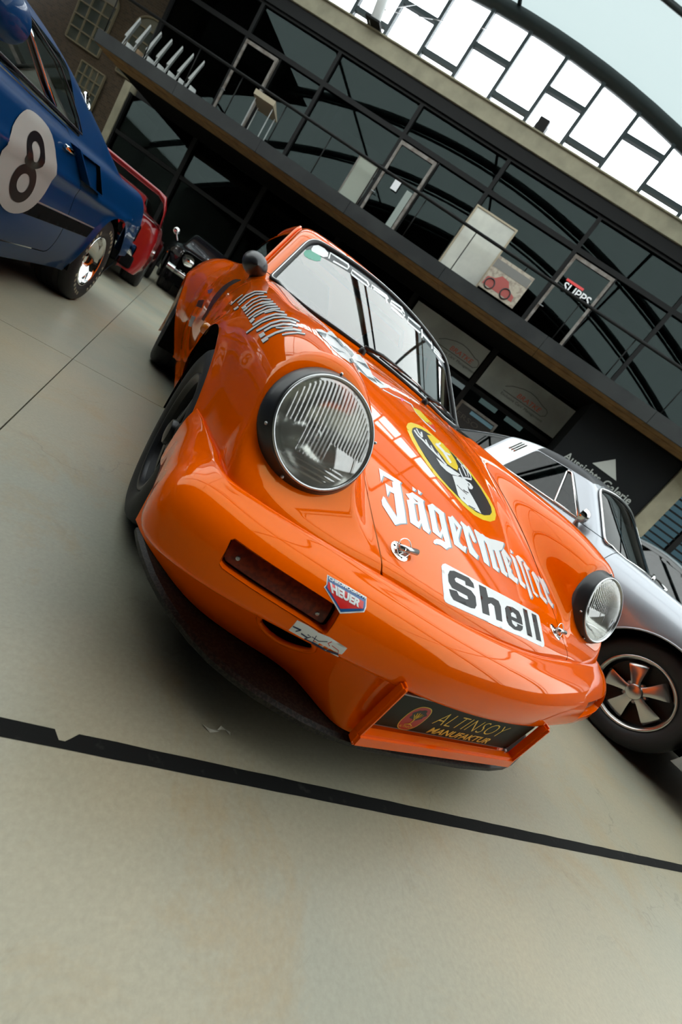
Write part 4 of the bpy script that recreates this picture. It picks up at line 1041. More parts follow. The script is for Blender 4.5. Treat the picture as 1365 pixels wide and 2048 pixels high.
# --- wipers on the cowl
def on_skin(x, y, z, off=0.):
    p = np.array([[x, y, z]])
    for _ in range(6):
        g = gradn(OB, p); p = p-(OB(*p.T)/(g**2).sum(1))[:, None]*g
    g = gradn(OB, p)[0]; g /= np.linalg.norm(g); return Vector(p[0]+g*off)
def wiper(x0, y0, x1, z1, x2, z2):
    b = on_skin(x0, y0, .89, 0); t = on_skin(x0, y0, .89, .03)
    bm = bmesh.new(); add_lathe(bm, [(.017, -.01), (.017, .012), (.013, .022), (.006, .027), (0, .027)], b, t-b, 16); fixn(bm)
    w = bobj('wiper', bm, MT['black'], car, smooth=True, angle=40)
    k1 = on_skin(x1, OB.yws(abs(x1), z1), z1, .028); k0 = t
    bm = bmesh.new(); add_tube(bm, [k0, k0.lerp(k1, .3)+Vector((0, -.008, .012)), k0.lerp(k1, .65)+Vector((0, -.006, .008)), k1], [.011, .009, .006, .004], 6); bobj('wiper_arm', bm, MT['black'], w, smooth=True)
    bl = [on_skin(x1+(x2-x1)*q, OB.yws(abs(x1+(x2-x1)*q), z1+(z2-z1)*q), z1+(z2-z1)*q, .012) for q in np.linspace(-.55, .55, 9)]
    bm = bmesh.new(); add_tube(bm, bl, .006, 6); bobj('wiper_blade', bm, MT['black'], w, smooth=True)
    bm = bmesh.new(); add_tube(bm, [bl[1], bl[3]+Vector((0, -.012, .012)), k1, bl[5]+Vector((0, -.012, .012)), bl[7]], .004, 6); bobj('wiper_bridge', bm, MT['steel'], w, smooth=True)
wiper(-.20, .49, .13, .915, .50, .925)
wiper(.22, .49, .46, .905, .72, .915)
# --- bonnet pins: plate, post and ring
def latch(x, y):
    P, N = onsurf(OB, np.array([x]), np.array([y])); p = Vector(P[0]); n = Vector(N[0])
    bm = bmesh.new(); add_lathe(bm, [(.026, 0), (.026, .0015), (.023, .003), (.008, .004), (.008, .017), (.005, .020), (0, .020)], p, n, 24); fixn(bm)
    o = bobj('bonnet_pin', bm, MT['chrome'], car, smooth=True, angle=40)
    u = (Vector((1, .15, 0))-n*n.dot(Vector((1, .15, 0)))).normalized(); v = n.cross(u)
    bm = bmesh.new(); add_tube(bm, [p+n*.014-u*.014, p+n*.014+u*.044], .0075, 10); bobj('locking_bolt', bm, MT['steel'], o, smooth=True)
    bm = bmesh.new(); c = p+n*.016; w = (v*.8+n*.6).normalized(); add_tube(bm, [c+.021*(math.cos(t)*u+math.sin(t)*w) for t in np.linspace(0, 2*math.pi, 28, endpoint=False)], .0013, 6, closed=True); bobj('pull_ring', bm, MT['chrome'], o, smooth=True)
    for k in range(3):
        t = k*2.09+.4; q = p+(u*math.cos(t)+v*math.sin(t))*.018+n*.002
        bm = bmesh.new(); add_lathe(bm, [(.0035, 0), (.003, .0015), (0, .002)], q, n, 8); bobj('rivet', bm, MT['matt_black'], o)
latch(-.338, -.688); latch(.352, -.688)
# --- door mirror, roof gutter, side lamp
bm = bmesh.new()
rows = []
for t in np.linspace(0, 1, 9):
    r = math.sin(math.pi*min(1, t*1.0)*.5)**.6 if t < 1 else 1
    rows.append([(-.722+.056*r*math.cos(q), .75-.085*(1-t), .905+.050*r*math.sin(q)) for q in np.linspace(0, 2*math.pi, 20, endpoint=False)])
Vv, Ff = loft(rows, True); vs = [bm.verts.new(p) for p in Vv]
for f in Ff: bm.faces.new([vs[i] for i in f])
bm.faces.new([vs[-20+i] for i in range(20)]); fixn(bm)
mir = bobj('door_mirror', bm, MT['ring'], car, smooth=True, angle=60)
bm = bmesh.new(); add_tube(bm, [(-.72, .735, .885), (-.70, .75, .865)], [.02, .024], 10); bobj('mirror_foot', bm, MT['black'], mir, smooth=True)
for sgn in (-1, 1):
    pts = []
    for t in np.linspace(0, 1, 24):
        z = .93+(1.225-.93)*min(1, t*1.9) if t < .53 else 1.225-.05*(t-.53)
        y = .86+1.25*(z-.90) if t < .53 else 1.26+(t-.53)*1.9
        x = OB.side(np.array(y), np.array(z))-.004
        pts.append(on_skin(sgn*float(x), y, z, .006))
    bm = bmesh.new(); add_tube(bm, pts, .008, 6); bobj('roof_gutter', bm, MT['orange'], car, smooth=True)
    c = on_skin(sgn*.82, .36, .60, .0); n = Vector((sgn, 0, .1)).normalized()
    bm = bmesh.new(); add_lathe(bm, [(.022, -.004), (.021, .012), (.014, .020), (0, .022)], c, n, 20); fixn(bm); bobj('side_repeater', bm, mat('amber_repeater', (.65, .22, .01), .2, coat=.6), car, smooth=True)
# indicator screws
for sgn in (-1, 1):
    for x, z in ((.690, .408), (.512, .391)):
        tr = [q for q in (lens if sgn > 0 else flipx(lens))[0]]
        i = int(np.argmin([(q[0]-sgn*x)**2+(q[2]-z)**2 for q in tr])); n = (lens if sgn > 0 else flipx(lens))[1][i]
        bm = bmesh.new(); add_lathe(bm, [(.0045, -.002), (.004, .0022), (.002, .003), (0, .0025)], tr[i], n, 10); bobj('lens_screw', bm, MT['steel'], bumper)
# plate screws
for x, z in ((-.262, -.058), (.258, -.060)):
    bm = bmesh.new(); add_lathe(bm, [(.006, 0), (.005, .006), (0, .007)], plate_pt(x, z, .002), PLN, 10); bobj('plate_screw', bm, MT['steel'], plate)
# ------------------------------------------------------------------ silver open-top coupe parked alongside
MT['silver'] = mat('silver_paint', (.38, .40, .44), .32, metal=.7, coat=.8, coat_r=.03)
MT['vinyl_roof'] = mat('black_vinyl_roof', (.022, .024, .028), .45)
MT['bar_steel'] = mat('brushed_bar', (.62, .63, .64), .30, metal=1.)
MT['teal_glass'] = glassmat('tinted_glass', (.10, .17, .19), .02, mult=.6)
tg = thing('targa_coupe', 'silver open-top coupe with brushed steel roll bar and five-spoke wheels', 'car', (2.72, -.22, 0), math.radians(10.5))
SB = Body(flare=.004, rear=-.02)
sh = surface_net(SB, (-.016, -.86, .13), (.92, 3.46, 1.335), .0155)
sh = clip(sh, lambda V: V[:, 0]); sh[0][np.abs(sh[0][:, 0]) < 1e-6, 0] = 0
sh = clip(sh, arch(0, .348, .312)); sh = clip(sh, arch(2.272, .352, .312)); sh = clip(sh, lambda V: V[:, 2]-.19)
sh = clip(sh, lambda V: np.where(V[:, 1] < -.40, np.maximum(np.hypot(V[:, 0]-HL[0], (V[:, 1]-HL[1])*HN[2]-(V[:, 2]-HL[2])*HN[1])-.119, -.10-((V[:, 1]-HL[1])*HN[1]+(V[:, 2]-HL[2])*HN[2])), .1))
s_w = clip(sh, g_wind); sh = clip(sh, lambda V: -g_wind(V))
def g_bar(V):
    y, z = V[:, 1], V[:, 2]; return np.where(z > .93, .125-np.abs(y-1.83+.35*(z-1.0)), -.1)
def g_roof(V): return np.where((V[:, 1] > 1.10) & (V[:, 1] < 1.8), V[:, 2]-(1.195-.0*V[:, 1]), -.1)
def g_swin(V):
    x, y, z = V.T; g = smin(y-(.865+1.28*(z-.88)), z-.925, .02); g = smin(g, 1.192-z, .03); g = smin(g, 1.70-.35*(z-1.0)-y, .03)
    return np.where(x > .35, g, -.1)
def g_rear(V): return np.where(V[:, 2] > .95, V[:, 1]-1.98+.35*(V[:, 2]-1.0), -.1)
barm = clip(sh, g_bar); sh = clip(sh, lambda V: -g_bar(V))
rear = clip(sh, g_rear); sh = clip(sh, lambda V: -g_rear(V))
roofm = clip(sh, g_roof); sh = clip(sh, lambda V: -g_roof(V))
swin = clip(sh, g_swin); sh = clip(sh, lambda V: -g_swin(V))
sdoor = clip(sh, lambda V: g_door(V)-.0025); sh = clip(sh, lambda V: -g_door(V)-.0025)
sbody = sobj('body_shell', mirror(sh), MT['silver'], tg)
swo = sobj('windscreen', mirror(s_w), MT['teal_glass'], tg)
sobj('roll_bar_cover', mirror(barm), MT['bar_steel'], tg, thick=.01)
sobj('roof_panel', mirror(roofm), MT['vinyl_roof'], tg, thick=.02)
sobj('rear_window', mirror(rear), MT['teal_glass'], tg)
for sgn in (1, -1):
    sobj('side_window', swin if sgn > 0 else flipx(swin), MT['teal_glass'], tg)
    sobj('door', sdoor if sgn > 0 else flipx(sdoor), MT['silver'], tg)
    bk = clip(sh, lambda V: .03-np.abs(g_door(V)))
bm = bmesh.new(); add_tube(bm, wpts(.004), .012, 8, closed=True); bobj('rubber_seal', bm, MT['black'], swo, smooth=True)
bm = bmesh.new(); add_tube(bm, wpts(.011, 1.012, 1.02), .0085, 6, closed=True); bobj('chrome_surround', bm, MT['chrome'], swo, smooth=True)
for sgn in (-1, 1):
    # opening quarter light with chrome frame, louvres in the bar, window sill strip
    def sp(y, z, off=.008):
        x = float(SB.side(np.array(y), np.array(z))); p = on_skin(sgn*x, y, z, off); return p
    q = [(.955, .93), (1.265, 1.175), (1.30, 1.175), (1.30, 1.16), (1.165, .93)]
    bm = bmesh.new(); add_tube(bm, [sp(y, z) for y, z in q], .0085, 6, closed=True); bobj('quarter_light_frame', bm, MT['chrome'], tg, smooth=True)
    bm = bmesh.new(); add_tube(bm, [sp(y, .925, .006) for y in np.linspace(.9, 2.2, 16)], .007, 6); bobj('sill_strip', bm, MT['chrome'], tg, smooth=True)
    for k in range(3):
        y0 = 1.80+.028*k; bm = bmesh.new(); add_tube(bm, [sp(y0-.35*(z-1.0), z, .004) for z in np.linspace(1.08, 1.19, 8)], .005, 6); bobj('bar_louvre', bm, MT['chrome'], tg, smooth=True)
    # mirror on the door
    b = on_skin(sgn*.735, .93, .90, 0); c = b+Vector((sgn*.06, -.02, .075))
    bm = bmesh.new(); add_lathe(bm, [(0, -.05), (.03, -.045), (.048, -.025), (.055, 0), (.052, .004), (0, .004)], c, (sgn*.15, 1, 0), 28); fixn(bm)
    mo = bobj('door_mirror', bm, MT['chrome'], tg, smooth=True, angle=50)
    bm = bmesh.new(); add_tube(bm, [b, b.lerp(c, .5)+Vector((sgn*.012, 0, 0)), c-Vector((0, .02, .03))], [.022, .012, .012], 8); bobj('mirror_stem', bm, MT['chrome'], mo, smooth=True)
    # small amber/red marker low on the wing
    p = on_skin(sgn*.78, .68, .80, .002); bm = bmesh.new(); add_box(bm, p, (.012, .07, .022), bevel=.004); bobj('side_marker', bm, MT['red_vinyl'], tg)
    for yc, rr in ((0, .305), (2.272, .31)):
        wheel(tg, (sgn*.735, yc, .312), (sgn, 0, 0), R=.312, Wd=.19, roll=.55)
    for yc in (0, 2.272):
        n = 28; rows = [[(sgn*(xx), yc+.357*math.cos(a), .312+.357*math.sin(a)) for a in np.linspace(-.3, math.pi+.3, n)] for xx in (.77, .50)]
        Vv, Ff = loft(rows); o = mobj('wheel_housing', Vv, Ff, MT['matt_black'], tg); mobj('housing_wall', rows[1], [tuple(range(n))], MT['matt_black'], o)
        bm = bmesh.new(); add_tube(bm, [on_skin(sgn*.80, yc+.35*math.cos(a), .312+.35*math.sin(a), .001) if False else Vector((sgn*(float(SB.xc(yc))+float(SB.aout(yc)))*1.004, yc+.350*math.cos(a), .312+.350*math.sin(a))) for a in np.linspace(.1, math.pi-.1, 30)], .006, 6); bobj('arch_lip', bm, MT['silver'], tg, smooth=True)
    hc = Vector(HL*[sgn, 1, 1]); bm = bmesh.new(); add_lathe(bm, [(.122, -.06), (.130, -.036), (.124, -.012), (.113, .0), (.105, .0)], hc, HN, 40); fixn(bm); hr = bobj('headlamp', bm, MT['chrome'], tg, smooth=True)
    bm = bmesh.new(); add_lathe(bm, [(.106, -.002), (.09, .006), (.05, .013), (0, .016)], hc, HN, 40); bobj('lamp_lens', bm, MT['reflector'], hr, smooth=True)
# chrome bumper blade, floor pan, cabin
rows = []
for k in range(60):
    t = -1+2*k/59; x = .80*t; y = -.86+.42*abs(t)**4; rows.append([(x, y-.03, .50), (x, y-.045, .46), (x, y-.045, .42), (x, y-.03, .38), (x, y+.02, .37), (x, y+.02, .51)])
Vv, Ff = loft(rows, True); mobj('bumper', Vv, Ff, MT['silver'], tg, smooth=True)
mobj('floor_pan', [(-.5, -.7, .19), (.5, -.7, .19), (.62, .5, .19), (.62, 1.9, .19), (.5, 3.2, .19), (-.5, 3.2, .19), (-.62, 1.9, .19), (-.62, .5, .19)], [tuple(range(8))[::-1]], MT['matt_black'], tg)
bm = bmesh.new(); add_box(bm, (0, 1.35, .45), (1.26, 1.5, .5), bevel=.04); add_box(bm, (0, .82, .77), (1.22, .34, .2), bevel=.05); bobj('cabin_tub', bm, MT['cabin'], tg, smooth=True, angle=40)
for sgn in (-1, 1):
    bm = bmesh.new(); add_box(bm, (sgn*.34, 1.42, .82), (.46, .14, .52), bevel=.06, seg=3); bobj('seat', bm, MT['seat'], tg, smooth=True)
for sgn, x0 in ((1, -.2), (1, .22)):
    b = on_skin(x0, .49, .89, 0); t = on_skin(x0, .49, .89, .03); k1 = on_skin(x0+.36, OB.yws(x0+.36, .93), .93, .02)
    bm = bmesh.new(); add_tube(bm, [b, t, t.lerp(k1, .5)+Vector((0, 0, .01)), k1], [.014, .012, .007, .004], 8); bobj('wiper', bm, MT['chrome'], tg, smooth=True)
# ------------------------------------------------------------------ blue fastback with race number
MT['blue'] = mat('blue_paint', (.0, .027, .10), .4, spec=.08, coat=.32, coat_r=.02)
MT['dark_glass'] = glassmat('dark_glass', (.10, .12, .12), .04)
MT['letter_tan'] = mat('tyre_letter', (.30, .27, .19), .7)
YM = math.radians(-8.54); mn = Vector((math.cos(YM), math.sin(YM), 0)); mf = Vector((mn.y, -mn.x, 0))
# local frame: y runs rearwards from the rear axle's forward side, x to the car's left; origin on the centre line at the rear axle
HWM = .875
mo_ = Vector((-1.46, 2.68, 0))-mn*HWM
mu = thing('fastback_car', 'blue fastback with a black number eight in a pale roundel on its door', 'car', mo_, YM)
class Fast:
    zt = staticmethod(spl([(-3.55, .62), (-3.3, .80), (-2.9, .87), (-2.2, .90), (-1.4, .90), (-.6, .915), (0, .93), (.5, .945), (.80, .93), (.93, .86)]))
    ws = staticmethod(spl([(-3.6, .78), (-3.2, .85), (-2.2, .885), (-1.2, .89), (-.5, .90), (0, .915), (.5, .90), (.95, .84)]))
    rf = staticmethod(spl([(-2.4, .88), (-2.1, 1.04), (-1.75, 1.205), (-1.3, 1.245), (-.8, 1.225), (-.4, 1.15), (0, 1.06), (.4, .975), (.7, .92)]))
    def __call__(s, x, y, z):
        x = np.abs(x)
        w = s.ws(y)
        w = w-.10*np.clip((.52-z)/.35, 0, 1)**2-.055*np.clip((z-.70)/.22, 0, 2)**1.5+.012*np.exp(-((z-.71)/.03)**2)*(y < .3)
        rho = np.hypot(y, z-.31); w = w+.018*np.exp(-((rho-.36)/.04)**2)
        B = smax((x-w)*.95, z-s.zt(y)+.03*x*x, .05)
        B = smax(B, y-.95+.10*x*x-.12*(z-.7), .05); B = smax(B, -3.55+.12*x*x-y, .06)
        G = smax((x-(.775-.50*(np.maximum(z, .88)-.90)-.05*np.clip(y+.2, 0, 2)))*.9, (z-s.rf(y)+.07*x*x)*.9, .06)
        G = smax(G, (-y-2.28+.9*(z-.9)-.12*x*x)*.75, .05)
        return smin(B, G, .03)
FM = Fast()
fh = surface_net(FM, (-.02, -3.62, .17), (.98, 1.06, 1.3), .022)
fh = clip(fh, lambda V: V[:, 0]); fh[0][np.abs(fh[0][:, 0]) < 1e-6, 0] = 0
fh = clip(fh, lambda V: np.where(V[:, 0] > .5, np.hypot(V[:, 1], V[:, 2]-.33)-.365, .1)); fh = clip(fh, lambda V: np.where(V[:, 0] > .5, np.hypot(V[:, 1]+2.745, V[:, 2]-.33)-.365, .1))
fh = clip(fh, lambda V: V[:, 2]-np.where(V[:, 1] > .40, .44, .20))
def g_mw(V):
    x, y, z = V.T; g = smin(z-.925, 1.165+.02*np.cos(y)-z, .04); g = smin(g, -.64-.55*(z-.93)*1-y, .06)
    g = smin(g, y-(-2.12+.85*(z-.93)), .05); g = smin(g, FM.rf(y)-.05-z, .03)
    return np.where(x > .4, g, -.1)
def g_mscreen(V):
    x, y, z = V.T; g = smin(z-.925, 1.185-z, .05); g = smin(g, .70-.45*(z-.92)-x, .05); return np.where(y < -1.6, g, -.1)
def g_mrear(V):
    x, y, z = V.T; g = smin(z-.985, 1.19-z, .05); g = smin(g, .52-x, .05); return np.where(y > -.7, g, -.1)
mw = clip(fh, g_mw); fh = clip(fh, lambda V: -g_mw(V)); ms_ = clip(fh, g_mscreen); fh = clip(fh, lambda V: -g_mscreen(V)); mr = clip(fh, g_mrear); fh = clip(fh, lambda V: -g_mrear(V))
def g_mdoor(V):
    x, y, z = V.T; g = smin(y+2.25, -.84-.18*(z-.9)-y, .04); g = smin(g, z-.30, .05); g = smin(g, .915-z, .01); return np.where(x > .5, g, -.1)
md = clip(fh, lambda V: g_mdoor(V)-.003); fh = clip(fh, lambda V: -g_mdoor(V)-.003)
mbody = sobj('body_shell', mirror(fh), MT['blue'], mu)
sobj('windscreen', mirror(ms_), MT['dark_glass'], mu); sobj('rear_window', mirror(mr), MT['dark_glass'], mu)
mside = {}
for sgn in (1, -1):
    sobj('side_window', mw if sgn > 0 else flipx(mw), MT['dark_glass'], mu); mside[sgn] = sobj('door', md if sgn > 0 else flipx(md), MT['blue'], mu)
mobj('floor_pan', [(-.6, -3.4, .21), (.6, -3.4, .21), (.55, -.5, .21), (.55, .5, .21), (.6, .9, .25), (-.6, .9, .25), (-.55, .5, .21), (-.55, -.5, .21)], [tuple(range(8))[::-1]], MT['matt_black'], mu)
bm = bmesh.new(); add_box(bm, (0, -1.3, .55), (1.4, 2.0, .6), bevel=.05); bobj('cabin_tub', bm, MT['cabin'], mu, smooth=True, angle=40)
def mskin(x, y, z, off=0.):
    p = np.array([[x, y, z]])
    for _ in range(8):
        g = gradn(FM, p); p = p-(FM(*p.T)/((g**2).sum(1)+1e-6))[:, None]*g*.9
    g = gradn(FM, p)[0]; g /= np.linalg.norm(g); return Vector(p[0]+g*off)
def mlay(name, loops, m, parent, off):
    """outline in (y,z) laid on the left flank"""
    P, T = fill2d(loops, .03); V = skin_pts(FM, [(.88, a, b) for a, b in P], off)
    F2 = []
    for t in T:
        a, b, c = (V[i] for i in t); F2.append(tuple(t) if (b-a).cross(c-b).x > 0 else tuple(t[::-1]))
    return mobj(name, V, F2, m, parent, smooth=True)
RD = (-1.36, .665, .215)
el = lambda cy, cz, ry, rz, n=40: [(cy+ry*math.cos(2*math.pi*k/n), cz+rz*math.sin(2*math.pi*k/n)) for k in range(n)]
MT['roundel'] = mat('roundel_white', (.30, .29, .27), .5, spec=.2)
rdo = mlay('roundel', [el(RD[0], RD[1], .235, .215)], MT['roundel'], mside[1], .004)
mlay('race_number', [el(RD[0]-.004, .735, .088, .072), el(RD[0]-.004, .735, .042, .034)], MT['black_vinyl'], mside[1], .006)
mlay('race_number', [el(RD[0], .592, .104, .088), el(RD[0], .592, .052, .042)], MT['black_vinyl'], mside[1], .006)
mlay('side_stripe', [[(-2.3, .455), (-2.3, .53), (-.36, .545), (-.40, .48)]], MT['matt_black'], mbody, .002)
mlay('stripe_edge', [[(-2.3, .532), (-2.3, .540), (-.355, .556), (-.357, .548)]], MT['plate_edge'], mbody, .003)
# side scoop: raised rim round a dark mouth that faces forward
sc = [(-.97, .885), (-.60, .895), (-.515, .725), (-.80, .735)]
b0 = [mskin(.86, y, z, .0) for y, z in sc]; h0 = [.055, .012, .012, .055]
t0 = [p+Vector((h, 0, 0)) for p, h in zip(b0, (.050, .03, .03, .050))]
inn = [b0[0].lerp(b0[2], .06), b0[1].lerp(b0[3], .05), b0[2].lerp(b0[0], .06), b0[3].lerp(b0[1], .06)]
ti = [p+Vector((h, 0, 0)) for p, h in zip(inn, (.052, .034, .034, .052))]; di = [p-Vector((.05, 0, 0)) for p in inn]
V_ = b0+t0+ti+di; F_ = []
for i in range(4):
    j = (i+1) % 4; F_ += [(i, j, 4+j, 4+i), (4+i, 4+j, 8+j, 8+i)]
so = mobj('side_scoop', V_[:12], F_, MT['blue'], mu)
F_ = [(i, (i+1) % 4, 4+(i+1) % 4, 4+i) for i in range(4)]+[(7, 6, 5, 4)]
mobj('scoop_mouth', ti+di, F_, MT['matt_black'], so)
# chrome: window divider, quarter window frame, sill, handle, bumper, emblem
def mtube(name, pts, r, m=None, parent=None, n=6):
    bm = bmesh.new(); add_tube(bm, pts, r, n); return bobj(name, bm, m or MT['chrome'], parent or mu, smooth=True)
for sg in (1, -1):
    S_ = lambda y, z, o=.01: (lambda p: Vector((p.x*sg, p.y, p.z)))(mskin(.70, y, z, o))
    mtube('window_divider', [S_(-1.03, .925), S_(-1.12, 1.0), S_(-1.22, 1.10), S_(-1.30, 1.17)], .010)
    mtube('sill_moulding', [S_(y, .918) for y in np.linspace(-2.05, -.66, 12)], .006, MT['black'])
    mtube('window_moulding', [S_(-.655, .925), S_(-.70, .99), S_(-.80, 1.07), S_(-.93, 1.145), S_(-1.3, 1.19), S_(-1.7, 1.17)], .004, MT['black'])
    bm = bmesh.new(); p = (lambda q: Vector((q.x*sg, q.y, q.z)))(mskin(.85, -1.02, .825, .012)); add_box(bm, p, (.02, .13, .022), bevel=.006); bobj('door_handle', bm, MT['chrome'], mu, smooth=True)
    e_ = (lambda q: Vector((q.x*sg, q.y, q.z)))(mskin(.6, -.48, 1.04, .0)); bm = bmesh.new(); add_lathe(bm, [(.045, 0), (.045, .008), (.036, .012), (.03, .006), (0, .006)], e_, (sg, 0, .5), 24); bobj('pillar_emblem', bm, MT['chrome'], mu, smooth=True)
    for yc in (0, -2.745):
        wo_ = wheel(mu, (sg*HWM, yc, .322), (sg, 0, 0), R=.322, Wd=.25, rim=.192, spokes='dish', lip='chrome', face='chrome')
        if sg > 0 and yc == 0:
            for k in range(34):
                if k % 17 in (0, 1, 2, 9, 10): continue
                t = 2*math.pi*k/34; bm = bmesh.new(); M_ = Matrix.Rotation(t, 3, 'X'); cc = Vector((sg*(HWM+.0135), yc, .322))+M_ @ Vector((0, 0, .250)); add_box(bm, cc, (.004, .020, .024), M_); bobj('tyre_letter', bm, MT['letter_tan'], wo_)
        n = 28; rows = [[(sg*xx, yc+.375*math.cos(a), .33+.375*math.sin(a)) for a in np.linspace(-.3, math.pi+.3, n)] for xx in (.87, .50)]
        Vv, Ff = loft(rows); o = mobj('wheel_housing', Vv, Ff, MT['matt_black'], mu); mobj('housing_wall', rows[1], [tuple(range(n))], MT['matt_black'], o)
    # mirror pod
    bm = bmesh.new(); add_lathe(bm, [(0, -.13), (.035, -.12), (.06, -.08), (.068, 0), (.066, .012), (0, .012)], (sg*1.02, -2.12, 1.0), (0, 1, 0), 24); fixn(bm); q = bobj('door_mirror', bm, MT['blue'], mu, smooth=True, angle=60)
    mtube('mirror_stem', [Vector((sg*.84, -2.12, .90)), Vector((sg*1.0, -2.13, .95))], .018, MT['blue'], q)
rows = []
for k in range(40):
    t = -1+2*k/39; x = .90*t; y = .98-.16*abs(t)**6; rows.append([(x, y+.03, .56), (x, y+.045, .53), (x, y+.03, .48), (x, y-.01, .47), (x, y-.01, .57)])
Vv, Ff = loft(rows, True); mobj('rear_bumper', Vv, Ff, MT['chrome'], mu, smooth=True)
for sg in (-1, 1):
    for k in range(3):
        bm = bmesh.new(); add_box(bm, (sg*(.42+.13*k), .955, .74), (.10, .04, .16), bevel=.02); bobj('tail_lamp', bm, MT['red_vinyl'], mu, smooth=True)
# tail pipe
mtube('tail_pipe', [Vector((.52, .6, .26)), Vector((.55, 1.02, .27))], .035)
# ------------------------------------------------------------------ cars further back
def islands(msh):
    V, N, Fc = msh; par = list(range(len(V)))
    def find(i):
        while par[i] != i: par[i] = par[par[i]]; i = par[i]
        return i
    for f in Fc:
        for i in f[1:]: par[find(int(i))] = find(int(f[0]))
    d = {}
    for f in Fc: d.setdefault(find(int(f[0])), []).append(f)
    out = []
    for fs in d.values():
        if len(fs) < 6: continue
        ids = sorted({int(i) for f in fs for i in f}); mp = {k: n for n, k in enumerate(ids)}; out.append((V[ids], N[ids], [tuple(mp[int(i)] for i in f) for f in fs]))
    return out
class Gen:
    """simple car hull; y runs from the nose (0) to the tail, x half width"""
    def __init__(s, L, deck, wid, roof, tumble, screen, sill=.2, rx=.06):
        s.L = L; s.deck = spl(deck); s.wid = spl(wid); s.roof = spl(roof); s.t = tumble; s.sc = screen; s.rx = rx
    def __call__(s, x, y, z):
        x = np.abs(x); w = s.wid(y)-.08*np.clip((.45-z)/.3, 0, 1)**2-.06*np.clip((z-.62)/.25, 0, 2)**1.5
        B = smax((x-w)*.95, (z-s.deck(y)+.05*x*x)*.9, .07); B = smax(B, y-s.L+.12*x*x, .07); B = smax(B, -y+.15*x*x, .09)
        G = smax((x-(s.t[0]-s.t[1]*(np.maximum(z, .8)-.85)))*.9, (z-s.roof(y)+.06*x*x)*.9, .07)
        return smin(B, G, .04)
def gen_car(name, label, F, loc, rot, paint, axles, R, hw, h=.045, win=None, lip='polished'):
    t = thing(name, label, 'car', loc, rot)
    m = surface_net(F, (-h, -.15, .16), (1.05, F.L+.15, 1.45), h); m = clip(m, lambda V: V[:, 0]); m[0][np.abs(m[0][:, 0]) < 1e-6, 0] = 0
    for yc in axles: m = clip(m, lambda V, yc=yc: np.where(V[:, 0] > .45, np.hypot(V[:, 1]-yc, V[:, 2]-R)-R-.045, .1))
    m = clip(m, lambda V: V[:, 2]-.19)
    if win:
        g = win; gl = clip(m, g); m = clip(m, lambda V: -g(V))
        for q in islands(mirror(gl)): sobj('window_glass', q, MT['dark_glass'], t)
    body = sobj('body_shell', mirror(m), paint, t)
    mobj('floor_pan', [(-.55, .3, .2), (.55, .3, .2), (.55, F.L-.3, .2), (-.55, F.L-.3, .2)], [(3, 2, 1, 0)], MT['matt_black'], t)
    for sg in (-1, 1):
        for yc in axles:
            wheel(t, (sg*hw, yc, R), (sg, 0, 0), R=R, Wd=.22, rim=R*.64, lip=lip)
            n = 20; rows = [[(sg*xx, yc+(R+.05)*math.cos(a), R+(R+.05)*math.sin(a)) for a in np.linspace(-.3, math.pi+.3, n)] for xx in (hw-.02, .45)]
            Vv, Ff = loft(rows); o = mobj('wheel_housing', Vv, Ff, MT['matt_black'], t); mobj('housing_wall', rows[1], [tuple(range(n))], MT['matt_black'], o)
    return t, body
MT['red'] = mat('red_paint', (.24, .004, .006), .3, spec=.3, coat=.9, coat_r=.03)
MT['black_paint'] = mat('black_paint', (.006, .005, .007), .25, coat=1., coat_r=.03)
MT['teal_paint'] = mat('dark_teal_paint', (.004, .03, .04), .25, coat=1., coat_r=.03)
# red mid-engined car, tail towards the orange coupe
FR = Gen(4.35, [(0, .42), (.5, .60), (1.2, .74), (2.0, .80), (3.0, .86), (3.9, .90), (4.35, .86)], [(0, .80), (.6, .92), (2.2, .93), (3.4, .985), (4.35, .96)], [(.9, .70), (1.3, .86), (1.75, 1.08), (2.2, 1.12), (2.7, 1.09), (3.3, .98), (4.0, .88)], (.70, .55), None)
rc, rb = gen_car('supercar', 'red mid-engined sports car with a hoop rear wing behind the blue fastback', FR, (-2.24, 9.42, 0), math.radians(180), MT['red'], (.95, 3.42), .325, .955,
    win=lambda V: np.where((V[:, 1] > 1.2) & (V[:, 1] < 3.2), np.minimum(V[:, 2]-.90, FR.roof(V[:, 1])-.035-V[:, 2]), -.1))
def rp(x, y, z): return Vector((x, y, z))
bm = bmesh.new()
secs = []
for x, z in ((-.93, .86), (-.91, 1.0), (-.86, 1.115), (-.78, 1.14), (0, 1.15), (.78, 1.14), (.86, 1.115), (.91, 1.0), (.93, .86)):
    th = .03 if abs(x) < .85 else .045; ch = .30 if abs(x) < .9 else .42
    secs.append([rp(x, 4.34, z+th*.5), rp(x, 4.34-ch*.5, z+th), rp(x, 4.34-ch, z), rp(x, 4.34-ch*.5, z-th), rp(x, 4.35, z-th*.5)])
Vv, Ff = loft(secs, True); mobj('rear_wing', Vv, Ff, MT['red'], rc, smooth=True)
bm = bmesh.new(); add_box(bm, (0, 4.345, .62), (1.56, .05, .20), bevel=.02); tp = bobj('tail_panel', bm, MT['matt_black'], rc)
for sg in (-1, 1):
    for q in (.50, .68):
        bm = bmesh.new(); add_lathe(bm, [(.075, 0), (.072, .02), (.05, .03), (0, .03)], (sg*q, 4.365, .63), (0, 1, 0), 24); fixn(bm); bobj('tail_lamp', bm, mat('lamp_red', (.45, .01, .01), .2, coat=.6), tp, smooth=True)
for k in range(4):
    bm = bmesh.new(); add_box(bm, (0, 4.36, .545+.05*k), (.70, .03, .016)); bobj('tail_slat', bm, MT['black'], tp)
bm = bmesh.new(); add_box(bm, (0, 4.33, .30), (1.70, .10, .16), bevel=.03); bobj('rear_diffuser', bm, MT['matt_black'], rc)
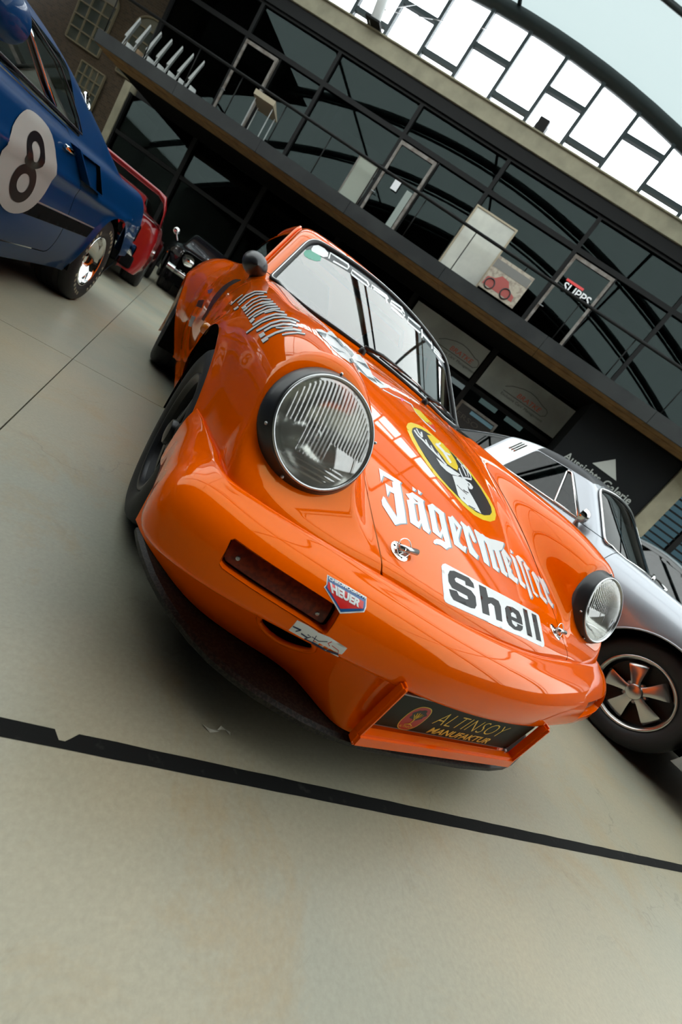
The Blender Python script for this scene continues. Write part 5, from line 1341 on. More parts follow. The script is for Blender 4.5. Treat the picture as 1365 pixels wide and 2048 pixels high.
for sg in (-1, 0, 1):
    bm = bmesh.new(); add_lathe(bm, [(.035, -.2), (.04, .02), (.032, .02), (.03, -.1)], (sg*.10, 4.36, .33), (0, 1, 0), 16); bobj('tail_pipe', bm, MT['steel'], rc, smooth=True)
# black classic with chrome, nose this way
FB = Gen(4.5, [(0, .62), (.25, .78), (.8, .84), (1.6, .90), (2.6, .93), (3.6, .92), (4.5, .74)], [(0, .62), (.5, .82), (1.6, .86), (3.2, .87), (4.5, .74)], [(1.35, .85), (1.75, 1.08), (2.2, 1.22), (2.8, 1.24), (3.4, 1.08), (3.9, .86)], (.68, .40), None)
bc, bb = gen_car('classic_car', 'black classic car with round lamps and chrome behind the red car', FB, (-.28, 7.75, 0), math.radians(3), MT['black_paint'], (.78, 3.4), .32, .80, lip='chrome',
    win=lambda V: np.where((V[:, 1] > 1.5) & (V[:, 1] < 3.6), np.minimum(V[:, 2]-.95, FB.roof(V[:, 1])-.05-V[:, 2]), -.1))
for sg in (-1, 1):
    bm = bmesh.new(); add_lathe(bm, [(0, -.20), (.06, -.16), (.10, -.06), (.105, 0), (.095, .012), (0, .02)], (sg*.56, .10, .70), (0, -1, .05), 32); fixn(bm); bobj('headlamp', bm, MT['chrome'], bc, smooth=True)
    bm = bmesh.new(); add_lathe(bm, [(0, -.05), (.05, -.04), (.07, 0), (.065, .006), (0, .006)], (sg*.88, 1.45, 1.02), (0, 1, 0), 24); fixn(bm); q = bobj('door_mirror', bm, MT['chrome'], bc, smooth=True)
    bm = bmesh.new(); add_tube(bm, [(sg*.80, 1.42, .88), (sg*.87, 1.42, .98)], .012, 6); bobj('mirror_stem', bm, MT['chrome'], q)
    bm = bmesh.new(); add_tube(bm, [(sg*.87, y, .60) for y in np.linspace(1.2, 3.0, 8)], .012, 6); bobj('side_strip', bm, MT['chrome'], bc)
rows = [[(x, -.10+.30*abs(x)**3, .50), (x, -.14+.30*abs(x)**3, .45), (x, -.10+.30*abs(x)**3, .40), (x, -.06+.30*abs(x)**3, .45)] for x in np.linspace(-.82, .82, 24)]
Vv, Ff = loft(rows, True); mobj('bumper', Vv, Ff, MT['chrome'], bc, smooth=True)
bm = bmesh.new(); add_box(bm, (0, -.02, .62), (.60, .08, .20), bevel=.03); gr_ = bobj('grille', bm, MT['chrome'], bc, smooth=True)
# dark teal saloon beyond the silver coupe
FT = Gen(4.4, [(0, .60), (.3, .74), (1.0, .84), (2.0, .90), (3.2, .92), (4.4, .78)], [(0, .70), (.6, .85), (2.2, .87), (3.6, .87), (4.4, .80)], [(1.2, .82), (1.7, 1.08), (2.2, 1.30), (2.9, 1.33), (3.5, 1.15), (4.0, .90)], (.70, .38), None)
tc_, tb_ = gen_car('saloon_car', 'dark teal saloon parked beyond the silver coupe', FT, (5.75, -.9, 0), math.radians(10), MT['teal_paint'], (.8, 3.3), .32, .81,
    win=lambda V: np.where((V[:, 1] > 1.3) & (V[:, 1] < 3.8), np.minimum(V[:, 2]-.94, FT.roof(V[:, 1])-.05-V[:, 2]), -.1))
bm = bmesh.new(); add_box(bm, (0, .02, .45), (1.5, .10, .12), bevel=.03); bobj('bumper', bm, MT['chrome'], tc_, smooth=True)
for sg in (-1, 1):
    bm = bmesh.new(); add_lathe(bm, [(.09, -.06), (.10, 0), (.09, .012), (0, .02)], (sg*.58, .12, .66), (0, -1, .1), 24); fixn(bm); bobj('headlamp', bm, MT['chrome'], tc_, smooth=True)
#DECALS
DECALS = [   # name, material, carrier, layer, outlines in tenths of a millimetre
('letter_shadow','blue_grey','bonnet',1,[[(-3601,-4524,6268),(-2975,-4598,6284),(-2818,-4615,6287),(-2894,-4722,6240),(-2912,-5198,6047),(-2924,-5653,5854),(-2949,-5997,5704),(-3170,-6093,5647),(-3361,-6213,5581),(-3525,-6001,5662),(-3697,-5770,5748),(-3698,-5640,5804),(-3615,-5469,5883),(-3566,-5498,5875),(-3520,-5595,5837),(-3395,-5755,5778),(-3252,-5937,5710),(-3245,-5870,5739),(-3238,-5639,5839),(-3210,-5204,6024),(-3360,-5203,6014),(-3482,-5443,5905),(-3468,-4983,6096),(-3333,-5009,6096),(-3217,-5017,6101),(-3196,-4799,6189),(-3118,-4750,6215),(-3489,-4739,6192),(-3624,-5033,6064)]]),
('letter','white','bonnet',2,[[(-3644,-4515,6267),(-3022,-4590,6283),(-2865,-4607,6287),(-2940,-4715,6240),(-2957,-5191,6047),(-2967,-5646,5855),(-2992,-5989,5705),(-3211,-6084,5648),(-3401,-6205,5582),(-3566,-5992,5662),(-3738,-5762,5749),(-3739,-5631,5804),(-3656,-5461,5884),(-3608,-5489,5875),(-3561,-5586,5838),(-3437,-5747,5778),(-3294,-5929,5710),(-3287,-5862,5740),(-3280,-5630,5840),(-3254,-5196,6025),(-3403,-5195,6014),(-3523,-5434,5905),(-3511,-4975,6096),(-3376,-5001,6096),(-3261,-5009,6101),(-3241,-4792,6189),(-3163,-4742,6215),(-3533,-4731,6192),(-3667,-5025,6064)]]),
('letter_shadow','blue_grey','bonnet',1,[[(-2381,-4546,6338),(-2259,-4594,6326),(-2343,-4706,6278),(-2426,-4714,6270)]]),
('letter','white','bonnet',2,[[(-2430,-4540,6338),(-2308,-4587,6326),(-2392,-4699,6278),(-2474,-4708,6270)]]),
('letter_shadow','blue_grey','bonnet',1,[[(-2175,-4550,6347),(-2035,-4595,6336),(-2144,-4724,6281),(-2207,-4716,6281)]]),
('letter','white','bonnet',2,[[(-2225,-4544,6347),(-2086,-4589,6336),(-2194,-4717,6281),(-2257,-4709,6281)]]),
('letter_shadow','blue_grey','bonnet',1,[[(-2755,-4986,6143),(-2592,-4901,6187),(-2450,-4789,6240),(-2020,-4857,6233),(-2071,-4957,6191),(-2087,-5160,6107),(-2082,-5776,5847),(-2052,-5855,5814),(-2164,-5997,5747),(-2359,-5937,5764),(-2360,-5749,5845),(-2505,-5972,5741),(-2800,-5913,5750),(-2765,-5500,5929),(-2765,-5202,6054),(-2638,-5128,6092),(-2685,-5073,6112)],[(-2492,-5192,6074),(-2342,-5132,6107),(-2388,-5661,5882),(-2462,-5759,5836),(-2517,-5740,5841),(-2512,-5475,5954)],[(-2491,-4990,6157),(-2288,-5048,6144),(-2382,-5086,6123)]]),
('letter','white','bonnet',2,[[(-2801,-4979,6143),(-2640,-4894,6187),(-2498,-4782,6240),(-2071,-4850,6234),(-2121,-4951,6191),(-2136,-5153,6108),(-2129,-5769,5848),(-2100,-5848,5815),(-2210,-5990,5748),(-2404,-5930,5765),(-2406,-5742,5846),(-2550,-5964,5742),(-2843,-5905,5751),(-2810,-5492,5930),(-2811,-5194,6055),(-2684,-5121,6092),(-2731,-5066,6112)],[(-2539,-5185,6074),(-2390,-5125,6107),(-2434,-5653,5883),(-2508,-5751,5837),(-2563,-5732,5842),(-2558,-5468,5955)],[(-2539,-4983,6157),(-2337,-5041,6144),(-2430,-5079,6124)]]),
('letter_shadow','blue_grey','bonnet',1,[[(-1915,-4980,6188),(-1658,-4799,6271),(-1206,-4902,6244),(-1255,-5170,6133),(-1300,-6053,5755),(-1430,-6111,5727),(-1575,-6220,5674),(-1770,-6167,5690),(-1909,-6180,5679),(-1995,-6228,5654),(-2048,-6201,5664),(-1991,-6108,5707),(-1861,-6018,5752),(-1689,-5976,5777),(-1531,-5987,5777),(-1548,-5737,5885),(-1677,-5938,5793),(-1970,-5858,5817),(-1931,-5433,6000)],[(-1658,-5010,6186),(-1493,-5093,6158),(-1511,-5284,6078),(-1528,-5575,5955),(-1670,-5778,5863),(-1718,-5620,5929)]]),
('letter','white','bonnet',2,[[(-1966,-4974,6188),(-1710,-4793,6271),(-1261,-4897,6244),(-1308,-5164,6134),(-1351,-6047,5757),(-1480,-6104,5728),(-1624,-6213,5675),(-1818,-6160,5691),(-1956,-6173,5680),(-2042,-6220,5655),(-2095,-6193,5665),(-2038,-6101,5708),(-1909,-6011,5753),(-1738,-5969,5778),(-1581,-5981,5778),(-1598,-5730,5886),(-1726,-5931,5795),(-2018,-5850,5818),(-1980,-5427,6001)],[(-1710,-5004,6187),(-1546,-5087,6159),(-1563,-5279,6079),(-1579,-5569,5956),(-1720,-5771,5864),(-1768,-5613,5930)]]),
('letter_shadow','blue_grey','bonnet',1,[[(-1060,-4958,6225),(-912,-4918,6244),(-809,-4811,6289),(-498,-5063,6192),(-827,-5579,5971),(-840,-5706,5917),(-699,-5803,5877),(-640,-5745,5903),(-544,-5750,5902),(-691,-5993,5795),(-1133,-5898,5827),(-1109,-5608,5953),(-1080,-5239,6109)],[(-828,-5080,6180),(-704,-5202,6132),(-838,-5388,6052)]]),
('letter','white','bonnet',2,[[(-1116,-4954,6225),(-969,-4914,6245),(-867,-4807,6289),(-557,-5059,6193),(-882,-5574,5973),(-895,-5700,5918),(-754,-5798,5879),(-696,-5740,5904),(-601,-5745,5903),(-746,-5987,5797),(-1185,-5892,5829),(-1162,-5602,5954),(-1135,-5234,6110)],[(-885,-5075,6181),(-761,-5198,6133),(-894,-5383,6053)]]),
('letter_shadow','blue_grey','bonnet',1,[[(-497,-4937,6243),(-408,-4818,6291),(-155,-4897,6261),(-20,-4804,6299),(52,-4996,6221),(100,-5297,6098),(-13,-5400,6054),(-96,-5380,6063),(-148,-5086,6185),(-236,-5256,6114),(-224,-5613,5964),(-110,-5759,5901),(-32,-5815,5877),(-163,-5993,5800),(-472,-5900,5838),(-463,-5463,6026),(-431,-5023,6209)]]),
('letter','white','bonnet',2,[[(-556,-4934,6243),(-468,-4815,6292),(-217,-4894,6262),(-84,-4802,6299),(-11,-4994,6222),(38,-5294,6099),(-75,-5397,6056),(-157,-5377,6064),(-209,-5083,6186),(-296,-5253,6115),(-283,-5609,5965),(-170,-5755,5903),(-92,-5811,5879),(-222,-5988,5802),(-528,-5895,5840),(-521,-5458,6027),(-490,-5019,6210)]]),
('letter_shadow','blue_grey','bonnet',1,[[(187,-4887,6265),(274,-4793,6302),(562,-4834,6283),(675,-4782,6303),(784,-4822,6285),(1078,-4771,6299),(1537,-4616,6347),(2062,-4453,6390),(2026,-4533,6360),(1708,-4886,6234),(1421,-5052,6177),(1422,-5130,6145),(1355,-5769,5877),(1450,-5812,5856),(1327,-5972,5790),(1061,-5924,5818),(1082,-5571,5970),(1114,-5166,6139),(993,-5208,6124),(898,-5803,5874),(982,-5832,5859),(864,-5998,5790),(607,-5957,5812),(681,-5514,6001),(710,-5129,6162),(634,-5028,6204),(578,-5110,6171),(477,-5808,5878),(415,-5986,5801),(176,-5932,5826),(208,-5473,6023),(203,-5141,6162)]]),
('letter','white','bonnet',2,[[(123,-4885,6266),(208,-4792,6303),(495,-4833,6285),(606,-4781,6304),(715,-4821,6286),(1005,-4772,6300),(1460,-4618,6349),(1978,-4458,6391),(1944,-4538,6362),(1630,-4889,6236),(1346,-5054,6178),(1348,-5131,6147),(1284,-5768,5880),(1379,-5811,5858),(1257,-5971,5793),(993,-5922,5820),(1013,-5569,5972),(1043,-5166,6140),(923,-5207,6126),(831,-5801,5876),(914,-5830,5862),(798,-5995,5792),(543,-5954,5814),(615,-5512,6003),(642,-5128,6163),(566,-5027,6206),(511,-5109,6173),(413,-5805,5880),(353,-5983,5803),(115,-5928,5828),(145,-5470,6025),(139,-5139,6163)]]),
('letter_shadow','blue_grey','bonnet',1,[[(1541,-5059,6170),(1854,-4780,6271),(2110,-5050,6151),(2001,-5194,6097),(1765,-5443,6002),(1842,-5524,5965),(1773,-5661,5909),(1909,-5771,5857),(2001,-5727,5872),(2068,-5774,5849),(1886,-5984,5766),(1467,-5938,5801),(1514,-5654,5922),(1530,-5314,6065)],[(1814,-5078,6152),(1951,-5196,6098),(1805,-5352,6039)]]),
('letter','white','bonnet',2,[[(1465,-5060,6172),(1774,-4783,6273),(2028,-5053,6154),(1921,-5196,6099),(1689,-5444,6005),(1765,-5525,5968),(1697,-5662,5912),(1833,-5771,5860),(1924,-5728,5875),(1990,-5774,5852),(1811,-5983,5769),(1395,-5936,5804),(1441,-5653,5924),(1455,-5315,6067)],[(1736,-5080,6154),(1872,-5198,6101),(1728,-5353,6042)]]),
('letter_shadow','blue_grey','bonnet',1,[[(2191,-4864,6223),(2273,-4801,6244),(2481,-4847,6215),(2428,-5229,6062),(2335,-5717,5860),(2513,-5777,5825),(2353,-5962,5753),(2109,-5910,5788),(2169,-5468,5975),(2231,-5017,6159)]]),
('letter','white','bonnet',2,[[(2107,-4868,6225),(2188,-4806,6246),(2395,-4853,6217),(2344,-5233,6065),(2254,-5719,5864),(2430,-5779,5829),(2273,-5963,5757),(2031,-5911,5791),(2089,-5470,5977),(2148,-5021,6161)]]),
('letter_shadow','blue_grey','bonnet',1,[[(2409,-4535,6341),(2521,-4610,6306),(2369,-4732,6266),(2291,-4747,6264)]]),
('letter','white','bonnet',2,[[(2322,-4542,6343),(2433,-4617,6308),(2284,-4738,6268),(2206,-4752,6266)]]),
('letter_shadow','blue_grey','bonnet',1,[[(2618,-4724,6256),(2901,-4553,6306),(3212,-4581,6274),(3163,-4672,6242),(2948,-4764,6220),(2891,-4892,6173),(2773,-5529,5916),(2738,-6087,5678),(2527,-6239,5623),(2521,-6129,5671),(2623,-5644,5876),(2690,-5100,6101)]]),
('letter','white','bonnet',2,[[(2530,-4731,6258),(2808,-4562,6308),(3115,-4591,6277),(3067,-4681,6245),(2855,-4772,6223),(2800,-4899,6175),(2686,-5533,5920),(2655,-6089,5682),(2447,-6240,5627),(2440,-6130,5675),(2538,-5647,5880),(2603,-5105,6104)]]),
('letter_shadow','blue_grey','bonnet',1,[[(3278,-4594,6264),(3303,-4711,6217),(3482,-4799,6169),(3312,-4946,6123),(3235,-4948,6127),(3136,-5424,5938),(3063,-5789,5787),(3282,-5836,5751),(3129,-5964,5706),(2933,-5892,5751),(3002,-5458,5932),(3072,-5018,6110),(3056,-4841,6183)]]),
('letter','white','bonnet',2,[[(3180,-4605,6267),(3205,-4721,6220),(3382,-4810,6172),(3215,-4954,6126),(3140,-4956,6131),(3045,-5430,5941),(2974,-5793,5791),(3190,-5841,5756),(3040,-5968,5711),(2846,-5895,5755),(2913,-5463,5936),(2979,-5025,6113),(2962,-4849,6185)]]),
('letter_shadow','blue_grey','bonnet',1,[[(3506,-4965,6101),(3772,-4777,6155),(4047,-5002,6041),(3774,-5286,5948),(3675,-5576,5833),(3727,-5726,5765),(3852,-5717,5759),(3944,-5794,5717),(3750,-5957,5663),(3430,-5836,5740),(3502,-5529,5867),(3526,-5208,5999)],[(3754,-5044,6049),(3861,-5131,6005),(3768,-5268,5955)]]),
('letter','white','bonnet',2,[[(3407,-4974,6104),(3668,-4789,6158),(3941,-5014,6046),(3673,-5295,5952),(3577,-5583,5838),(3630,-5733,5770),(3752,-5724,5764),(3844,-5802,5723),(3653,-5963,5668),(3337,-5841,5745),(3407,-5535,5871),(3428,-5217,6003)],[(3652,-5054,6053),(3757,-5141,6009),(3667,-5277,5960)]]),
('letter_shadow','blue_grey','bonnet',1,[[(4098,-4794,6122),(4275,-4884,6093),(4352,-4849,6124),(4394,-5076,6035),(4380,-5374,5901),(4313,-5414,5871),(4307,-5130,5993),(4235,-5483,5835),(4316,-5747,5725),(4383,-5734,5741),(4234,-5934,5638),(4037,-5779,5716),(4051,-5430,5864),(4088,-5098,5999)]]),
('letter','white','bonnet',2,[[(3994,-4804,6125),(4209,-4868,6092),(4300,-4824,6121),(4339,-5053,6033),(4324,-5352,5900),(4245,-5400,5871),(4240,-5115,5992),(4152,-5478,5837),(4246,-5735,5726),(4324,-5715,5740),(4148,-5932,5641),(3935,-5786,5722),(3947,-5440,5869),(3983,-5108,6003)]]),
('sponsor_sticker','white','bonnet',1,[[(-1970,-6798,5403),(-1906,-6718,5441),(-1785,-6657,5473),(63,-6731,5475),(2464,-6654,5443),(2608,-6657,5434),(2633,-6715,5407),(2453,-7167,5217),(2293,-7571,5043),(2241,-7638,5008),(2115,-7693,4979),(-237,-7765,5004),(-2002,-7711,4975),(-2091,-7693,4980),(-2135,-7643,5013),(-2065,-7235,5206)]]),
('sponsor_letter','black_vinyl','bonnet',2,[[(-1778,-6950,5344),(-1673,-6815,5407),(-1485,-6753,5441),(-896,-6750,5458),(-757,-6854,5415),(-768,-6989,5355),(-1133,-7017,5335),(-1114,-6910,5383),(-1459,-6919,5369),(-1546,-6990,5335),(-1528,-7055,5306),(-949,-7103,5301),(-820,-7220,5252),(-877,-7458,5145),(-988,-7570,5093),(-1149,-7600,5075),(-1788,-7580,5064),(-1858,-7495,5100),(-1873,-7340,5168),(-1575,-7306,5194),(-1528,-7401,5154),(-1268,-7420,5153),(-1173,-7393,5168),(-1184,-7314,5202),(-1745,-7275,5202),(-1822,-7147,5255)]]),
('sponsor_letter','black_vinyl','bonnet',2,[[(-503,-6801,5441),(-186,-6788,5449),(-212,-7050,5334),(38,-6987,5362),(283,-7000,5355),(312,-7139,5294),(153,-7583,5097),(-123,-7603,5088),(-32,-7228,5256),(-161,-7194,5270),(-316,-7268,5237),(-393,-7581,5097),(-693,-7596,5087)]]),
('sponsor_letter','black_vinyl','bonnet',2,[[(517,-7122,5300),(669,-7010,5347),(1000,-6953,5366),(1297,-6975,5349),(1345,-7128,5280),(1252,-7363,5179),(683,-7385,5181),(675,-7482,5138),(792,-7534,5113),(915,-7481,5135),(934,-7412,5165),(1243,-7395,5165),(1150,-7507,5117),(1000,-7590,5083),(683,-7633,5069),(452,-7585,5095),(404,-7486,5139)],[(770,-7179,5271),(905,-7115,5296),(1042,-7143,5281),(1015,-7261,5230),(739,-7271,5231)]]),
('sponsor_letter','black_vinyl','bonnet',2,[[(1626,-6778,5425),(1880,-6761,5423),(1614,-7582,5070),(1339,-7598,5071)]]),
('sponsor_letter','black_vinyl','bonnet',2,[[(2130,-6762,5412),(2420,-6734,5410),(2124,-7559,5058),(1834,-7580,5062)]]),
('badge_ring','yellow','bonnet',1,[[(-1667,-1227,7480),(-1467,-857,7593),(-1200,-577,7679),(-651,-256,7777),(-199,-146,7811),(443,-316,7763),(1016,-501,7704),(1626,-657,7643),(2087,-1020,7522),(2387,-1485,7372),(2610,-2057,7186),(2639,-2604,7011),(2440,-3043,6877),(2083,-3480,6744),(1585,-3814,6646),(1044,-4022,6586),(525,-4099,6566),(14,-3983,6612),(-343,-3723,6705),(-738,-3479,6786),(-1110,-3283,6846),(-1325,-2949,6954),(-1548,-2532,7084),(-1676,-2021,7241),(-1714,-1523,7391)]]),
('badge_disc','black_vinyl','bonnet',2,[[(-1452,-1354,7450),(-1290,-1023,7551),(-1067,-775,7627),(-634,-507,7709),(-24,-407,7741),(631,-467,7720),(1177,-625,7666),(1648,-867,7584),(1936,-1347,7434),(2200,-1779,7293),(2308,-2292,7128),(2309,-2733,6986),(2142,-3079,6880),(1815,-3400,6784),(1317,-3686,6700),(775,-3846,6655),(320,-3817,6671),(-106,-3682,6720),(-458,-3490,6786),(-784,-3247,6866),(-1047,-2941,6964),(-1242,-2539,7091),(-1387,-2078,7233),(-1468,-1619,7370)]]),
('badge_sun','yellow','bonnet',3,[[(-415,-694,7660),(-24,-407,7741),(302,-342,7758),(693,-344,7753),(930,-664,7661),(1057,-1102,7534),(976,-1504,7418),(735,-1881,7309),(486,-1958,7288),(116,-1965,7289),(-10,-1676,7377),(-225,-1403,7458),(-329,-1097,7546),(-396,-884,7607)]]),
('badge_cross','white','bonnet',4,[[(-131,-1051,7561),(40,-1145,7534),(209,-1235,7507),(254,-1421,7452),(303,-1606,7397),(353,-1786,7342),(569,-1564,7407),(522,-1376,7463),(476,-1183,7520),(430,-978,7580),(250,-883,7608),(75,-787,7636)]]),
('badge_cross','white','bonnet',4,[[(434,-453,7726),(-60,-1017,7570),(-42,-1100,7547),(449,-545,7701)]]),
('badge_cross','white','bonnet',4,[[(843,-876,7603),(355,-1075,7552),(216,-1279,7494),(686,-1096,7543)]]),
('stag_antler','white','bonnet',4,[[(-1299,-1166,7509),(-1208,-1420,7437),(-989,-1523,7412),(-883,-1625,7384),(-774,-1727,7355),(-638,-1807,7333),(-500,-1885,7310),(-252,-2020,7271),(-58,-2190,7218),(65,-2054,7261),(-133,-1880,7315),(-385,-1744,7355),(-525,-1665,7377),(-662,-1585,7399),(-770,-1483,7428),(-880,-1377,7458),(-1099,-1276,7482),(-1185,-1022,7554)]]),
('stag_antler','white','bonnet',4,[[(-1079,-884,7596),(-1049,-1152,7520),(-953,-1295,7480),(-860,-1176,7517),(-954,-1035,7555),(-981,-766,7631)]]),
('stag_antler','white','bonnet',4,[[(-854,-892,7598),(-906,-1090,7541),(-972,-1317,7473),(-833,-1190,7513),(-761,-952,7583),(-704,-744,7643)]]),
('stag_antler','white','bonnet',4,[[(-767,-1287,7486),(-781,-1513,7419),(-739,-1689,7367),(-643,-1582,7400),(-684,-1407,7452),(-667,-1181,7518)]]),
('stag_antler','white','bonnet',4,[[(-572,-1476,7433),(-522,-1769,7346),(-360,-1932,7297),(-277,-1834,7328),(-437,-1673,7376),(-484,-1378,7463)]]),
('stag_antler','white','bonnet',4,[[(-283,-1668,7378),(-236,-1916,7303),(-135,-2041,7265),(-61,-1959,7290),(-161,-1834,7328),(-206,-1585,7404)]]),
('stag_antler','white','bonnet',4,[[(1207,-870,7597),(1388,-1040,7543),(1611,-1219,7484),(1798,-1421,7418),(1911,-1307,7447),(1722,-1102,7514),(1497,-922,7573),(1314,-750,7627)]]),
('stag_antler','white','bonnet',4,[[(912,-1643,7378),(847,-1933,7291),(855,-2163,7219),(974,-2053,7251),(969,-1823,7322),(1039,-1530,7409)]]),
('stag_antler','white','bonnet',4,[[(1294,-1196,7501),(1283,-1541,7399),(1244,-1852,7306),(1359,-1749,7335),(1403,-1429,7429),(1420,-1073,7533)]]),
('stag_antler','white','bonnet',4,[[(1590,-925,7569),(1605,-1302,7460),(1439,-1751,7332),(1539,-1668,7354),(1717,-1200,7486),(1707,-808,7598)]]),
('stag_antler','white','bonnet',4,[[(1739,-1076,7521),(1760,-1359,7438),(1669,-1671,7348),(1776,-1579,7372),(1875,-1254,7464),(1857,-960,7549)]]),
('stag_antler','white','bonnet',4,[[(764,-2297,7178),(1203,-2038,7250),(1626,-1805,7309),(1776,-1597,7366),(1329,-1851,7305),(869,-2129,7230)]]),
('stag_antler','white','bonnet',4,[[(-533,-2117,7238),(-175,-2171,7224),(252,-2103,7245),(412,-2107,7243),(810,-2064,7251),(556,-2314,7176),(86,-2535,7109),(-195,-2558,7101),(-442,-2430,7140)]]),
('stag_head','white','bonnet',4,[[(105,-2577,7095),(432,-2396,7151),(949,-2123,7230),(1091,-2181,7209),(1377,-2141,7213),(1453,-2281,7167),(1247,-2527,7094),(1029,-2648,7060),(1002,-2502,7108),(888,-2791,7017),(983,-3080,6918),(1055,-3405,6806),(1103,-3730,6690),(765,-3790,6676),(352,-3830,6666),(17,-3737,6701),(-67,-3597,6751),(-10,-3273,6863),(56,-2927,6980)]]),
('stag_marking','black_vinyl','bonnet',5,[[(1064,-2365,7151),(1147,-2359,7151),(1058,-2480,7114),(1115,-2451,7122),(1223,-2294,7169),(1130,-2291,7173)]]),
('stag_marking','black_vinyl','bonnet',5,[[(444,-3063,6933),(513,-3091,6922),(747,-3036,6938),(808,-2961,6962),(577,-3018,6946),(514,-2990,6956)]]),
('stag_marking','black_vinyl','bonnet',5,[[(109,-3041,6942),(301,-3127,6912),(587,-3191,6888),(627,-3149,6901),(340,-3086,6926),(148,-3000,6956)]]),
('stag_marking','black_vinyl','bonnet',5,[[(207,-3545,6768),(260,-3595,6751),(315,-3543,6768),(263,-3494,6786)]]),
('stag_marking','black_vinyl','bonnet',5,[[(346,-3819,6670),(726,-3765,6685),(784,-3701,6707),(399,-3757,6692)]]),
('script_shadow','black_vinyl','body_shell',1,[[(-7867,1828,7239),(-7821,1953,7358),(-7770,2109,7477),(-7716,2177,7595),(-7655,2294,7714),(-7644,2688,7728),(-7707,2568,7606),(-7762,2503,7483),(-7814,2343,7358),(-7860,2226,7235)]]),
('script_stroke','white','body_shell',2,[[(-7860,2057,7245),(-7814,2179,7366),(-7763,2339,7488),(-7708,2407,7607),(-7646,2529,7728),(-7638,2792,7737),(-7701,2667,7614),(-7757,2603,7491),(-7809,2438,7366),(-7855,2319,7243)]]),
('script_shadow','black_vinyl','body_shell',1,[[(-7899,278,7210),(-7830,334,7351),(-7826,817,7364),(-7893,790,7217)]]),
('script_stroke','white','body_shell',2,[[(-7896,446,7217),(-7827,496,7360),(-7824,887,7370),(-7890,866,7222)]]),
('script_shadow','black_vinyl','body_shell',1,[[(-7804,1169,7414),(-7753,1303,7523),(-7697,1471,7635),(-7637,1675,7744),(-7556,1681,7873),(-7466,1771,8001),(-7365,1409,8105),(-7262,993,8184),(-7221,1363,8242),(-7330,1792,8161),(-7440,2196,8047),(-7542,2099,7904),(-7627,2101,7766),(-7693,1877,7645),(-7749,1705,7531),(-7800,1576,7418)]]),
('script_stroke','white','body_shell',2,[[(-7799,1357,7423),(-7748,1490,7534),(-7691,1663,7646),(-7630,1874,7758),(-7548,1878,7889),(-7456,1971,8021),(-7353,1596,8126),(-7249,1168,8206),(-7219,1439,8248),(-7327,1875,8167),(-7436,2284,8054),(-7537,2188,7912),(-7622,2189,7774),(-7688,1961,7654),(-7745,1787,7539),(-7797,1655,7426)]]),
('script_shadow','black_vinyl','body_shell',1,[[(-7812,630,7393),(-7747,798,7527),(-7677,1005,7660),(-7597,1057,7792),(-7507,1185,7924),(-7432,972,8008),(-7344,825,8096),(-7314,1187,8145),(-7406,1328,8056),(-7490,1559,7962),(-7588,1426,7817),(-7673,1372,7677),(-7746,1157,7535),(-7811,996,7398)]]),
('script_stroke','white','body_shell',2,[[(-7809,800,7401),(-7744,968,7537),(-7673,1178,7673),(-7591,1231,7807),(-7500,1363,7941),(-7422,1143,8027),(-7333,998,8116),(-7312,1259,8152),(-7404,1402,8062),(-7487,1637,7969),(-7585,1501,7825),(-7669,1447,7685),(-7743,1230,7543),(-7808,1068,7405)]]),
('script_shadow','black_vinyl','body_shell',1,[[(-7806,-281,7376),(-7742,-246,7497),(-7741,218,7520),(-7806,185,7395)]]),
('script_stroke','white','body_shell',2,[[(-7805,-146,7385),(-7740,-110,7507),(-7739,278,7527),(-7804,246,7401)]]),
('script_shadow','black_vinyl','body_shell',1,[[(-7765,-62,7465),(-7691,115,7605),(-7608,345,7745),(-7540,364,7842),(-7465,429,7940),(-7403,294,8003),(-7333,193,8069),(-7304,524,8116),(-7377,617,8049),(-7447,761,7979),(-7530,688,7872),(-7604,663,7765),(-7692,419,7616),(-7767,239,7473)]]),
('script_stroke','white','body_shell',2,[[(-7763,80,7474),(-7688,261,7615),(-7604,497,7758),(-7534,518,7857),(-7458,587,7957),(-7394,448,8021),(-7323,348,8088),(-7302,589,8122),(-7375,686,8055),(-7445,827,7985),(-7527,753,7879),(-7601,728,7773),(-7688,482,7624),(-7765,299,7480)]]),
('script_shadow','black_vinyl','body_shell',1,[[(-7800,-659,7364),(-7742,-606,7477),(-7744,-240,7494),(-7804,-300,7379)]]),
('script_stroke','white','body_shell',2,[[(-7800,-537,7373),(-7741,-480,7487),(-7742,-186,7501),(-7803,-247,7385)]]),
('script_shadow','black_vinyl','body_shell',1,[[(-7759,-502,7454),(-7687,-358,7586),(-7609,-166,7719),(-7537,-159,7818),(-7459,-103,7918),(-7391,-291,7981),(-7314,-439,8047),(-7285,-157,8091),(-7365,-18,8024),(-7441,181,7954),(-7528,119,7845),(-7605,106,7738),(-7689,-102,7597),(-7762,-252,7462)]]),
('script_stroke','white','body_shell',2,[[(-7758,-374,7463),(-7685,-226,7597),(-7605,-25,7731),(-7532,-16,7832),(-7452,43,7934),(-7382,-148,7999),(-7304,-297,8065),(-7283,-97,8096),(-7364,44,8029),(-7439,243,7960),(-7525,179,7851),(-7603,166,7745),(-7686,-45,7604),(-7760,-197,7469)]]),
('script_shadow','black_vinyl','body_shell',1,[[(-7795,-1059,7343),(-7729,-933,7479),(-7655,-760,7614),(-7580,-709,7729),(-7496,-603,7843),(-7437,-705,7906),(-7369,-775,7972),(-7296,-814,8038),(-7269,-519,8081),(-7346,-493,8013),(-7416,-426,7946),(-7484,-325,7875),(-7575,-442,7751),(-7655,-502,7630),(-7734,-689,7487),(-7802,-825,7349)]]),
